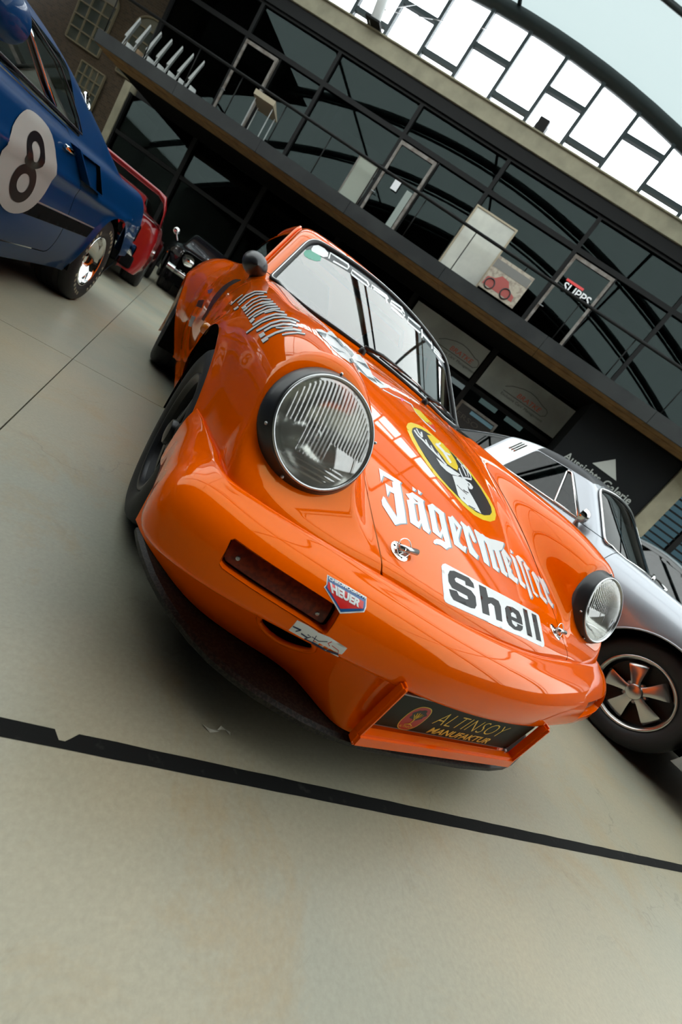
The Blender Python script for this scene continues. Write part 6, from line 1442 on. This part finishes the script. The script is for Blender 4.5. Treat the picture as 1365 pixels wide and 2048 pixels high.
('script_stroke','white','body_shell',2,[[(-7796,-948,7351),(-7728,-816,7488),(-7653,-637,7625),(-7576,-582,7741),(-7490,-472,7858),(-7429,-572,7922),(-7361,-642,7988),(-7287,-677,8055),(-7267,-462,8087),(-7344,-436,8018),(-7414,-370,7951),(-7482,-268,7881),(-7573,-388,7757),(-7653,-449,7636),(-7732,-639,7494),(-7801,-778,7355)]]),
('script_shadow','black_vinyl','body_shell',1,[[(-7571,-668,7743),(-7510,-759,7816),(-7447,-813,7887),(-7372,-1039,7952),(-7289,-1215,8017),(-7264,-1005,8053),(-7350,-834,7987),(-7430,-605,7919),(-7498,-547,7844),(-7560,-459,7770)]]),
('script_stroke','white','body_shell',2,[[(-7566,-540,7758),(-7505,-629,7831),(-7440,-687,7903),(-7363,-912,7969),(-7279,-1090,8034),(-7263,-952,8058),(-7349,-778,7991),(-7429,-550,7924),(-7497,-493,7849),(-7559,-404,7775)]]),
('script_shadow','black_vinyl','body_shell',1,[[(-7788,-1434,7324),(-7722,-1332,7459),(-7650,-1186,7593),(-7595,-1191,7675),(-7533,-1166,7760),(-7469,-1114,7843),(-7387,-1227,7923),(-7294,-1292,8007),(-7269,-1023,8048),(-7365,-969,7963),(-7454,-855,7876),(-7527,-919,7785),(-7590,-949,7698),(-7651,-949,7608),(-7728,-1108,7467),(-7795,-1217,7330)]]),
('script_stroke','white','body_shell',2,[[(-7789,-1331,7332),(-7722,-1226,7468),(-7648,-1073,7603),(-7592,-1077,7687),(-7529,-1048,7773),(-7463,-991,7857),(-7380,-1106,7939),(-7286,-1168,8023),(-7267,-971,8053),(-7363,-917,7968),(-7452,-803,7882),(-7525,-869,7791),(-7589,-900,7704),(-7649,-901,7615),(-7726,-1063,7474),(-7794,-1174,7336)]]),
('script_shadow','black_vinyl','body_shell',1,[[(-7776,-1808,7310),(-7723,-1750,7420),(-7666,-1659,7529),(-7608,-1638,7621),(-7544,-1584,7715),(-7476,-1496,7806),(-7387,-1600,7895),(-7287,-1649,7987),(-7262,-1380,8029),(-7367,-1345,7935),(-7464,-1244,7839),(-7541,-1343,7737),(-7607,-1401,7641),(-7669,-1429,7544),(-7729,-1529,7430),(-7783,-1591,7318)]]),
('script_stroke','white','body_shell',2,[[(-7777,-1714,7318),(-7724,-1652,7429),(-7665,-1557,7539),(-7607,-1533,7632),(-7541,-1476,7727),(-7471,-1385,7820),(-7381,-1487,7910),(-7279,-1532,8002),(-7260,-1331,8034),(-7366,-1296,7940),(-7462,-1196,7844),(-7539,-1296,7743),(-7605,-1357,7647),(-7667,-1386,7550),(-7728,-1487,7436),(-7782,-1552,7324)]]),
('script_shadow','black_vinyl','body_shell',1,[[(-7760,-2329,7279),(-7707,-2194,7402),(-7725,-1843,7407),(-7780,-1984,7281)]]),
('script_stroke','white','body_shell',2,[[(-7762,-2246,7286),(-7709,-2109,7409),(-7724,-1804,7413),(-7779,-1948,7288)]]),
('script_shadow','black_vinyl','body_shell',1,[[(-7717,-1980,7409),(-7654,-1956,7522),(-7585,-1893,7632),(-7507,-1914,7735),(-7419,-1889,7838),(-7353,-1948,7901),(-7278,-1978,7967),(-7253,-1712,8011),(-7331,-1690,7943),(-7405,-1637,7874),(-7499,-1672,7765),(-7583,-1656,7656),(-7656,-1727,7539),(-7721,-1755,7425)]]),
('script_stroke','white','body_shell',2,[[(-7717,-1888,7418),(-7653,-1862,7531),(-7583,-1795,7643),(-7504,-1814,7747),(-7415,-1785,7852),(-7347,-1844,7916),(-7271,-1870,7983),(-7251,-1667,8016),(-7329,-1645,7948),(-7403,-1592,7879),(-7497,-1629,7770),(-7581,-1614,7662),(-7655,-1687,7545),(-7720,-1716,7430)]]),
('script_shadow','black_vinyl','body_shell',1,[[(-7558,-2046,7656),(-7479,-2087,7753),(-7394,-2081,7847),(-7325,-2285,7896),(-7247,-2454,7948),(-7220,-2259,7990),(-7299,-2085,7938),(-7377,-1873,7884),(-7470,-1882,7781),(-7551,-1845,7683)]]),
('script_stroke','white','body_shell',2,[[(-7556,-1950,7668),(-7475,-1988,7766),(-7389,-1984,7861),(-7318,-2189,7912),(-7241,-2362,7963),(-7221,-2218,7993),(-7300,-2047,7942),(-7376,-1830,7888),(-7469,-1841,7786),(-7551,-1805,7687)]]),
('script_shadow','black_vinyl','body_shell',1,[[(-7749,-2643,7257),(-7690,-2618,7380),(-7630,-2594,7486),(-7565,-2542,7591),(-7490,-2559,7689),(-7408,-2538,7786),(-7356,-2640,7828),(-7296,-2728,7874),(-7234,-2799,7919),(-7206,-2568,7969),(-7271,-2501,7923),(-7332,-2413,7876),(-7394,-2301,7826),(-7485,-2331,7721),(-7566,-2318,7617),(-7636,-2379,7505),(-7697,-2403,7395),(-7758,-2431,7269)]]),
('script_stroke','white','body_shell',2,[[(-7751,-2567,7265),(-7691,-2540,7388),(-7630,-2515,7495),(-7565,-2460,7602),(-7488,-2475,7700),(-7405,-2452,7799),(-7351,-2556,7842),(-7291,-2645,7888),(-7228,-2716,7934),(-7206,-2532,7973),(-7271,-2465,7926),(-7333,-2377,7880),(-7394,-2264,7830),(-7484,-2295,7725),(-7565,-2283,7622),(-7635,-2345,7510),(-7697,-2370,7400),(-7758,-2399,7274)]]),
('script_shadow','black_vinyl','body_shell',1,[[(-7822,-2844,7031),(-7784,-2864,7133),(-7743,-2863,7232),(-7690,-2854,7343),(-7631,-2812,7452),(-7581,-2832,7529),(-7525,-2830,7607),(-7468,-2811,7683),(-7393,-2883,7758),(-7312,-2923,7834),(-7241,-3043,7881),(-7165,-3137,7928),(-7115,-3273,7943),(-7061,-3399,7959),(-7026,-3235,8007),(-7081,-3106,7991),(-7135,-2959,7975),(-7217,-2861,7925),(-7295,-2737,7874),(-7382,-2697,7794),(-7462,-2625,7713),(-7526,-2649,7631),(-7583,-2652,7551),(-7637,-2632,7469),(-7698,-2676,7355),(-7752,-2687,7242),(-7795,-2689,7140),(-7833,-2667,7037)]]),
('script_stroke','white','body_shell',2,[[(-7825,-2774,7037),(-7787,-2794,7139),(-7745,-2792,7240),(-7692,-2780,7351),(-7633,-2738,7461),(-7582,-2757,7539),(-7526,-2757,7618),(-7467,-2734,7694),(-7391,-2806,7771),(-7309,-2846,7847),(-7236,-2968,7895),(-7159,-3063,7943),(-7110,-3205,7958),(-7056,-3333,7974),(-7029,-3206,8010),(-7083,-3075,7994),(-7137,-2927,7978),(-7218,-2829,7928),(-7295,-2703,7878),(-7382,-2664,7798),(-7462,-2592,7718),(-7525,-2616,7636),(-7583,-2620,7556),(-7636,-2601,7474),(-7698,-2646,7360),(-7752,-2658,7247),(-7795,-2661,7145),(-7833,-2639,7041)]]),
('script_shadow','black_vinyl','body_shell',1,[[(-7716,-3234,7216),(-7645,-3281,7347),(-7587,-3257,7450),(-7524,-3207,7549),(-7452,-3228,7639),(-7374,-3217,7729),(-7308,-3280,7784),(-7238,-3321,7840),(-7133,-3521,7889),(-7101,-3338,7943),(-7213,-3129,7891),(-7292,-3085,7829),(-7366,-3019,7768),(-7451,-3034,7671),(-7529,-3016,7575),(-7596,-3071,7468),(-7655,-3097,7366),(-7726,-3050,7234)]]),
('script_stroke','white','body_shell',2,[[(-7719,-3171,7224),(-7648,-3217,7355),(-7589,-3193,7459),(-7526,-3140,7559),(-7452,-3160,7650),(-7373,-3149,7741),(-7306,-3213,7797),(-7235,-3254,7854),(-7129,-3457,7903),(-7103,-3310,7945),(-7214,-3099,7894),(-7293,-3056,7833),(-7366,-2990,7771),(-7451,-3005,7675),(-7529,-2987,7580),(-7596,-3043,7473),(-7655,-3070,7370),(-7726,-3024,7238)]]),
('script_shadow','black_vinyl','body_shell',1,[[(-7674,-3751,7182),(-7616,-3737,7299),(-7639,-3449,7325),(-7698,-3459,7204)]]),
('script_stroke','white','body_shell',2,[[(-7678,-3696,7189),(-7619,-3682,7307),(-7639,-3425,7329),(-7698,-3436,7209)]]),
('script_shadow','black_vinyl','body_shell',1,[[(-7627,-3507,7334),(-7574,-3493,7425),(-7518,-3459,7513),(-7467,-3491,7574),(-7411,-3510,7638),(-7354,-3511,7698),(-7289,-3588,7748),(-7220,-3645,7798),(-7119,-3777,7850),(-7093,-3608,7901),(-7199,-3476,7847),(-7273,-3415,7793),(-7345,-3336,7739),(-7409,-3334,7671),(-7466,-3317,7607),(-7523,-3283,7539),(-7583,-3321,7444),(-7637,-3333,7351)]]),
('script_stroke','white','body_shell',2,[[(-7629,-3447,7342),(-7576,-3433,7433),(-7519,-3398,7522),(-7468,-3430,7584),(-7411,-3448,7648),(-7353,-3451,7710),(-7287,-3526,7760),(-7218,-3586,7811),(-7117,-3720,7863),(-7095,-3584,7904),(-7201,-3450,7849),(-7275,-3389,7796),(-7346,-3309,7742),(-7409,-3308,7675),(-7467,-3291,7610),(-7523,-3257,7543),(-7583,-3295,7448),(-7637,-3308,7356)]]),
('script_shadow','black_vinyl','body_shell',1,[[(-7476,-3601,7541),(-7423,-3677,7590),(-7368,-3740,7639),(-7294,-3779,7705),(-7216,-3799,7771),(-7209,-3687,7799),(-7289,-3670,7732),(-7363,-3631,7666),(-7418,-3570,7618),(-7471,-3494,7568)]]),
('script_stroke','white','body_shell',2,[[(-7476,-3544,7552),(-7424,-3621,7602),(-7368,-3684,7651),(-7294,-3723,7717),(-7215,-3743,7783),(-7211,-3663,7802),(-7290,-3646,7736),(-7364,-3608,7670),(-7420,-3545,7621),(-7473,-3468,7571)]]),
('script_shadow','black_vinyl','body_shell',1,[[(-7645,-4086,7145),(-7581,-4060,7277),(-7606,-3816,7297),(-7671,-3843,7163)]]),
('script_stroke','white','body_shell',2,[[(-7649,-4037,7151),(-7585,-4011,7284),(-7606,-3795,7302),(-7672,-3822,7167)]]),
('script_shadow','black_vinyl','body_shell',1,[[(-7595,-3965,7279),(-7540,-3961,7370),(-7481,-3938,7460),(-7411,-3941,7548),(-7335,-3921,7635),(-7269,-3958,7691),(-7200,-3978,7747),(-7082,-4090,7810),(-7058,-3931,7860),(-7183,-3817,7794),(-7261,-3799,7733),(-7333,-3760,7671),(-7415,-3783,7578),(-7490,-3782,7485),(-7551,-3806,7391),(-7607,-3810,7298)]]),
('script_stroke','white','body_shell',2,[[(-7598,-3914,7287),(-7542,-3910,7379),(-7484,-3885,7469),(-7412,-3889,7558),(-7336,-3868,7646),(-7269,-3905,7702),(-7199,-3925,7759),(-7080,-4039,7822),(-7061,-3911,7863),(-7185,-3795,7797),(-7262,-3776,7736),(-7334,-3737,7675),(-7416,-3761,7582),(-7490,-3760,7489),(-7552,-3784,7395),(-7607,-3788,7302)]]),
('script_shadow','black_vinyl','body_shell',1,[[(-7403,-4132,7512),(-7347,-4151,7569),(-7290,-4158,7625),(-7225,-4174,7681),(-7157,-4176,7736),(-7095,-4218,7771),(-7029,-4249,7808),(-7015,-4151,7839),(-7083,-4119,7802),(-7149,-4077,7765),(-7221,-4077,7707),(-7288,-4063,7650),(-7347,-4056,7592),(-7403,-4038,7534)]]),
('script_stroke','white','body_shell',2,[[(-7405,-4083,7522),(-7349,-4102,7579),(-7291,-4109,7636),(-7225,-4125,7692),(-7157,-4126,7747),(-7094,-4169,7783),(-7027,-4201,7820),(-7018,-4132,7842),(-7085,-4100,7805),(-7151,-4057,7767),(-7222,-4057,7710),(-7289,-4043,7653),(-7349,-4036,7595),(-7405,-4017,7537)]]),
('race_number','white','bonnet',1,[[(-6775,-3695,8054),(-6569,-3542,8148),(-6428,-3592,8166),(-3298,4749,8668),(-2878,4427,8650),(-2745,3653,8538),(-2274,4184,8647),(-2212,3231,8496),(-2345,1860,8232),(-1971,1796,8236),(-1573,1631,8216),(-2277,828,8003),(-2714,916,8001),(-3190,1157,8027),(-6061,-4830,7909),(-6312,-4879,7894),(-6496,-4688,7915),(-6631,-4228,7992),(-6739,-3900,8028)]]),
('number_shape','grey_sheen','bonnet',2,[[(-6751,-3831,8037),(-6499,-3767,8122),(-6582,-4121,8030),(-6548,-4427,7968),(-6418,-4499,7976),(-6235,-4476,7999),(-6049,-4348,8024),(-6377,-4685,7936),(-6531,-4464,7963),(-6673,-4211,7984)]]),
('number_shape','grey_sheen','bonnet',2,[[(-6483,-3746,8130),(-6200,-3557,8190),(-3168,3920,8553),(-2868,3570,8517),(-2882,3260,8464),(-5844,-3816,8098),(-6140,-4042,8097),(-6300,-3871,8129)]]),
('number_shape','grey_sheen','bonnet',2,[[(-6032,-4586,7967),(-3159,1984,8208),(-3028,1611,8139),(-2822,1188,8058),(-2361,1492,8152),(-2313,1178,8084),(-2784,992,8015),(-3194,1318,8063),(-6033,-4837,7905)]]),
('number_shape','grey_sheen','bonnet',2,[[(-3058,2364,8290),(-2403,2948,8437),(-2264,2434,8350),(-2501,2305,8313),(-2828,2342,8301)]]),
('number_shape','grey_sheen','bonnet',2,[[(-2389,1716,8199),(-2089,1737,8218),(-1876,1483,8173),(-2290,1409,8137)]]),
('flame_sticker','yellow','bonnet',2,[[(-348,1380,8187),(278,1739,8265),(531,1407,8191),(817,1211,8143),(528,839,8059),(128,697,8027),(-184,721,8033),(-359,1055,8112)]]),
('flame_tip','red_vinyl','bonnet',2,[[(615,1226,8149),(843,1194,8138),(689,542,7984),(382,534,7985),(204,647,8015)]]),
('flame_outline','white','bonnet',1,[[(-2179,785,7997),(-1551,984,8071),(-947,1330,8167),(-344,1587,8232),(-371,934,8084),(-209,713,8031),(-44,504,7980),(239,411,7956),(530,328,7932),(652,493,7972),(356,576,7996),(70,666,8020),(-93,879,8072),(-251,1102,8124),(-211,1800,8278),(-850,1514,8210),(-1472,1142,8110),(-2110,929,8035)]]),
('flame_dot','pink','bonnet',2,[[(-1083,1263,8149),(-831,1591,8227),(-854,1378,8179),(-1074,1048,8099)]]),
('banner_letter','white','windscreen',1,[[(-4132,9902,11615),(-4125,10291,11895),(-3828,10240,11924),(-3490,10219,11976),(-3152,10211,12030),(-3111,10098,11963),(-3116,9955,11863),(-3516,9941,11778),(-3918,9940,11692),(-3943,9820,11598),(-3543,9818,11682),(-3117,9836,11777),(-3018,10163,12021),(-3094,10367,12137),(-3451,10370,12080),(-3792,10386,12026),(-4160,10393,11955),(-4214,9881,11579)]]),
('banner_letter','white','windscreen',1,[[(-2821,9759,11770),(-2860,9971,11916),(-2406,9919,11946),(-1922,9895,11986),(-1817,9756,11900),(-1811,9712,11868),(-2149,9731,11845),(-2491,9759,11820),(-2825,9798,11798),(-2867,9674,11700),(-2535,9633,11721),(-2196,9602,11744),(-1836,9584,11772),(-1718,9852,11977),(-1855,10045,12093),(-2355,10065,12051),(-2852,10103,12007),(-2911,9714,11722)]]),
('banner_letter','white','windscreen',1,[[(-1547,9673,11865),(-1600,9885,12010),(-1115,9907,12060),(-590,9969,12125),(-477,9833,12038),(-370,9990,12144),(-505,10151,12241),(-1052,10073,12171),(-1590,10021,12101),(-1649,9605,11806)]]),
('banner_letter','white','windscreen',1,[[(-1497,9711,11897),(-1066,9749,11954),(-632,9811,12018),(-541,9515,11809),(-432,9628,11894),(-540,9972,12128),(-1009,9901,12062),(-1446,9855,12002)]]),
('banner_letter','white','windscreen',1,[[(917,10015,12141),(696,10378,12367),(-182,10097,12214),(-281,9680,11935),(184,9732,11973),(652,9811,12017),(775,9761,11978),(782,9638,11890),(341,9614,11887),(-106,9604,11882),(-187,9440,11760),(255,9445,11763),(741,9479,11775),(930,9919,12078),(761,10019,12151),(271,9924,12102),(-176,9857,12059),(-236,9905,12090),(565,10122,12222),(770,9819,12018)]]),
('banner_letter','white','windscreen',1,[[(2436,10525,12317),(1802,10284,12246),(1172,10084,12171),(1099,9515,11782),(1650,9615,11813),(2219,9756,11854),(2323,9946,11975),(1742,9788,11930),(1215,9672,11890),(1173,9953,12087),(1687,10059,12118),(2295,10255,12178)]]),
('banner_letter','white','windscreen',1,[[(2384,10263,12172),(2386,9602,11718),(2523,9728,11792),(2549,10447,12260)]]),
('banner_letter','white','windscreen',1,[[(2432,9885,11918),(2903,9947,11892),(3402,10040,11871),(3534,10244,11984),(3024,10137,12003),(2544,10066,12027)]]),
('banner_letter','white','windscreen',1,[[(3469,10501,12155),(3415,9771,11673),(3573,9917,11750)]]),
('banner_letter','white','windscreen',1,[[(4347,10492,11976),(3727,10278,11970),(3680,9804,11643),(4285,9974,11631),(4932,10203,11630),(5062,10393,11730),(4398,10141,11726),(3802,9957,11731),(3708,10165,11898),(4213,10288,11873),(4816,10501,11870)]]),
('banner_letter','white','windscreen',1,[[(3715,9983,11768),(4268,10136,11754),(4868,10342,11748),(4391,10319,11853),(3825,10149,11863)]]),
('round_sticker','white','windscreen',2,[[(-5104,9952,11393),(-5043,10227,11616),(-4818,10430,11822),(-4491,10419,11896),(-4259,10249,11836),(-4246,9974,11640),(-4451,9797,11457),(-4796,9801,11369),(-5053,9829,11316)]]),
('round_sticker','sticker_green','windscreen',1,[[(-5400,9498,10966),(-5336,9728,11157),(-5147,9885,11331),(-4809,9870,11417),(-4544,9735,11387),(-4544,9506,11216),(-4766,9325,11023),(-5087,9275,10894),(-5312,9325,10864)]]),
('watch_sticker','white','bumper',1,[[(-5326,-7932,4595),(-4406,-8136,4584),(-4392,-8308,4440),(-4410,-8367,4365),(-4842,-8261,4115),(-5344,-8130,4409),(-5310,-8093,4461)]]),
('sticker_border','blue_vinyl','bumper',2,[[(-5307,-7952,4584),(-4425,-8153,4570),(-4416,-8296,4448),(-4434,-8353,4378),(-4846,-8263,4147),(-5322,-8133,4413),(-5296,-8089,4468)]]),
('sticker_shield','red_vinyl','bumper',3,[[(-5287,-8045,4513),(-4470,-8228,4503),(-4459,-8325,4406),(-4894,-8290,4222),(-5282,-8126,4432)]]),
('team_sticker','white','bumper',1,[[(-5493,-8305,3689),(-5273,-8344,3698),(-5026,-8334,3681),(-5040,-8421,3662),(-4787,-8480,3684),(-4350,-8569,3637),(-4326,-8504,3330),(-4970,-8402,3391),(-5486,-8276,3408)]]),
('team_mark','navy','bumper',2,[[(-5481,-8301,3517),(-5312,-8347,3525),(-5320,-8347,3559),(-5489,-8301,3550)]]),
('team_mark','navy','bumper',2,[[(-5325,-8345,3552),(-5389,-8320,3473),(-5371,-8322,3454),(-5308,-8348,3533)]]),
('team_mark','navy','bumper',2,[[(-5270,-8350,3462),(-5118,-8384,3442),(-5153,-8362,3403),(-5120,-8354,3373),(-5112,-8391,3469),(-5275,-8353,3492)]]),
('team_mark','navy','bumper',2,[[(-5160,-8385,3511),(-5094,-8401,3513),(-5146,-8372,3428),(-5123,-8371,3407),(-5072,-8406,3512),(-5163,-8386,3535)]]),
('team_mark','navy','bumper',2,[[(-5066,-8408,3515),(-4903,-8444,3493),(-4758,-8483,3570),(-4768,-8482,3586),(-4910,-8445,3511),(-5068,-8409,3532)]]),
('team_mark','navy','bumper',2,[[(-4979,-8418,3443),(-5007,-8427,3588),(-5022,-8423,3589),(-4995,-8415,3445)]]),
('team_mark','navy','bumper',2,[[(-5141,-8358,3388),(-4974,-8400,3389),(-4987,-8409,3419),(-5154,-8367,3419)]]),
('team_mark','navy','bumper',2,[[(-4966,-8391,3373),(-4802,-8417,3353),(-4623,-8432,3325),(-4508,-8490,3365),(-4380,-8533,3394),(-4409,-8543,3448),(-4544,-8509,3425),(-4674,-8474,3402),(-4833,-8444,3417),(-4990,-8412,3431)]]),
('team_mark','red_vinyl','bumper',2,[[(-4702,-8498,3626),(-4740,-8486,3550),(-4668,-8498,3503),(-4663,-8500,3519),(-4722,-8490,3550),(-4685,-8501,3614)]]),
('team_mark','red_vinyl','bumper',2,[[(-4638,-8506,3536),(-4462,-8540,3501),(-4431,-8538,3440),(-4418,-8541,3444),(-4460,-8542,3514),(-4640,-8507,3551)]]),
('side_band','black_vinyl','body_shell',1,[[(-7852,9110,5719),(-7850,8843,6103),(-7789,10027,6828),(-7595,10446,7585),(-7322,9984,8166),(-7287,8209,8236),(-7544,8567,7697),(-7750,7918,7002),(-7838,7674,6370),(-7853,7653,5817)]]),
('side_sticker','plate_edge','body_shell',1,[[(-7928,14488,5150),(-7882,12151,5397),(-7869,11672,4889),(-7858,14066,4586)]]),
('side_sticker','black_vinyl','body_shell',1,[[(-7967,15265,6026),(-7876,12841,6368),(-7876,11600,5987),(-7942,14821,5701)]]),
('side_sticker','blue_vinyl','body_shell',1,[[(-7857,14314,6820),(-7766,12838,7101),(-7805,12162,6870),(-7839,13083,6734)]]),
]
# ------------------------------------------------------------------ vinyl lettering and stickers, laid on the panels that carry them
from mathutils.bvhtree import BVHTree
MT['grey_sheen'] = mat('vinyl_grey_sheen', (.10, .14, .16), .25, coat=.5)  # black number vinyl with its grey reflection mixed into the colour
MT['pink'] = mat('pink_vinyl', (.8, .1, .35), .4)
MT['navy'] = mat('navy_vinyl', (.012, .02, .08), .35)
MT['sticker_green'] = mat('green_vinyl', (.10, .42, .30), .4)
def fill3d(loops, step):
    """planar-ish 3D outlines -> points and triangles with inner points"""
    A = np.concatenate([np.array(l, float) for l in loops]); c = A.mean(0); u, s, vt = np.linalg.svd(A-c)
    e1, e2 = vt[0], vt[1]
    L2 = [[((np.array(p)-c) @ e1, (np.array(p)-c) @ e2) for p in l] for l in loops]
    P, T = fill2d(L2, step)
    return c+P[:, :1]*e1+P[:, 1:2]*e2, T
TREES = {}
def carrier_tree(o):
    if o.name not in TREES:
        me = o.data; TREES[o.name] = BVHTree.FromPolygons([v.co for v in me.vertices], [tuple(p.vertices) for p in me.polygons])
    return TREES[o.name]
def lay(name, loops, m, carrier, lift, step=.010, parent=None, side=None):
    P, T = fill3d(loops, step); tr = carrier_tree(carrier); V = []; N = []
    for p in P:
        co, no, _, _ = tr.find_nearest(Vector(p))
        if side is not None and no.dot(side) < 0: no = -no
        V.append(co+no*lift); N.append(no)
    # face winding outwards
    F2 = []
    for t in T:
        a, b, c = (V[i] for i in t)
        F2.append(tuple(t) if (b-a).cross(c-b).dot(N[t[0]]) > 0 else tuple(t[::-1]))
    return mobj(name, V, F2, m, parent or carrier, smooth=True)
def tree_of(m): return BVHTree.FromPolygons([Vector(v) for v in m[0]], [tuple(int(i) for i in f) for f in m[2]])
TREES.update({hoodo.name: tree_of(mirror(hood)), bumper.name: tree_of(mirror(bandm)), bodyo.name: tree_of(mirror(rest)), wsg.name: tree_of(mirror(wind))})
dmesh = (np.concatenate([door[0], door[0]*[-1, 1, 1]]), None, list(door[2])+[tuple(i+len(door[0]) for i in f[::-1]) for f in door[2]])
r2_ = mirror(rest); nr = len(r2_[0]); TREES[bodyo.name] = tree_of((np.concatenate([r2_[0], dmesh[0]]), None, list(r2_[2])+[tuple(i+nr for i in f) for f in dmesh[2]]))
h2_ = mirror(hood); nh = len(h2_[0]); TREES[hoodo.name] = tree_of((np.concatenate([h2_[0], r2_[0]]), None, list(h2_[2])+[tuple(i+nh for i in f) for f in r2_[2]]))
CARR = {'bonnet': hoodo, 'body_shell': bodyo, 'windscreen': wsg, 'bumper': bumper}
OUTW = Vector((0, -.6, .8))
for name, mt, tgt, lev, loops in DECALS:
    loops = [[(a/1e4, b/1e4, c/1e4) for a, b, c in l] for l in loops]
    lay(name, loops, MT[mt], CARR[tgt], .0004+.0003*lev, .012, side=None if tgt != 'bonnet' else OUTW)
# ------------------------------------------------------------------ print on the number plate and the watch sticker
MT['gold'] = mat('gold_print', (.80, .55, .06), .35, metal=.3)
MT['emblem_red'] = mat('emblem_red', (.42, .012, .012), .35)
pf = lambda c: (lambda a, b: plate_pt(a, b, c))
lettering('letter', 'ALTINSOY', (-.092, -.014, .176, .030), pf(.0014), MT['gold'], plate, bold=-.018, shear=.22, space=1.05)
lettering('letter', 'MANUFAKTUR', (-.078, -.049, .158, -.026), pf(.0014), MT['gold'], plate, bold=.022, shear=.25)
def oval(ca, cb, ra, rb, sh=.0, n=40): return [(ca+ra*math.copysign(abs(math.cos(t))**.75, math.cos(t))+sh*math.sin(t), cb+rb*math.copysign(abs(math.sin(t))**.85, math.sin(t))) for t in np.linspace(0, 2*math.pi, n, endpoint=False)]
EC = (-.153, -.010)
for nm, r1, r2, m, c in (('emblem_rim', .033, .044, 'gold', .0011), ('emblem_field', .031, .042, 'emblem_red', .0014)):
    mobj(nm, [plate_pt(a, b, c) for a, b in oval(*EC, r1, r2)], [tuple(range(40))], MT[m], plate)
mobj('tree_crown', [plate_pt(EC[0]+.021*math.cos(t)*(1+.12*math.sin(7*t)), EC[1]+.014+.019*math.sin(t)*(1+.1*math.cos(5*t)), .0017) for t in np.linspace(0, 2*math.pi, 60, endpoint=False)], [tuple(range(60))], MT['black_vinyl'], plate)
for pts in ([(0, -.022), (.001, -.008), (0, .006), (-.003, .022)], [(0, 0), (.008, .010), (.012, .018)], [(0, -.004), (-.009, .008), (-.014, .014)], [(.001, .004), (.005, .020)], [(-.004, .006), (-.009, .020)], [(-.012, -.024), (0, -.019), (.012, -.024)]):
    bm = bmesh.new(); add_tube(bm, [plate_pt(EC[0]+a, EC[1]+b, .0018) for a, b in pts], .0011, 5); bobj('tree_limb', bm, MT['gold'], plate)
lettering('letter', 'ALTINSOY', (EC[0]-.022, EC[1]-.035, EC[0]+.022, EC[1]-.027), pf(.0017), MT['gold'], plate)
# lettering of the shield sticker, fitted to the corners of its two fields (corner points lie on the bumper skin)
def quad_letters(name, txt, Q, m, carrier, lift, bold=0.):
    gl, lo, hi = glyphs(txt, 1., bold); tr = TREES[carrier.name]
    Q = [Vector(q) for q in Q]
    for V, Fc in gl:
        out = []
        for v in V:
            u = (v[0]-lo[0])/(hi[0]-lo[0]); w = (v[1]-lo[1])/(hi[1]-lo[1])
            p = (Q[0]*(1-u)+Q[1]*u)*(1-w)+(Q[3]*(1-u)+Q[2]*u)*w
            co, no, _, _ = tr.find_nearest(p)
            if no.y > 0 and no.z < 0: no = -no
            out.append(co+no*lift)
        f = Fc[0]; nn = (out[f[1]]-out[f[0]]).cross(out[f[2]]-out[f[1]])
        mobj(name, out, Fc, m, carrier)
WATCH_A = [(-.5292, -.8021, .4543), (-.4453, -.8196, .4546), (-.4434, -.8156, .4575), (-.5291, -.7974, .4582)]
WATCH_B = [(-.5170, -.8195, .4405), (-.4560, -.8330, .4400), (-.4520, -.8232, .4505), (-.5262, -.8055, .4518)]
quad_letters('letter', 'CHRONOGRAPH', WATCH_A, MT['white'], bumper, .0019, .03)
quad_letters('letter', 'HEUER', WATCH_B, MT['white'], bumper, .0022, .05)
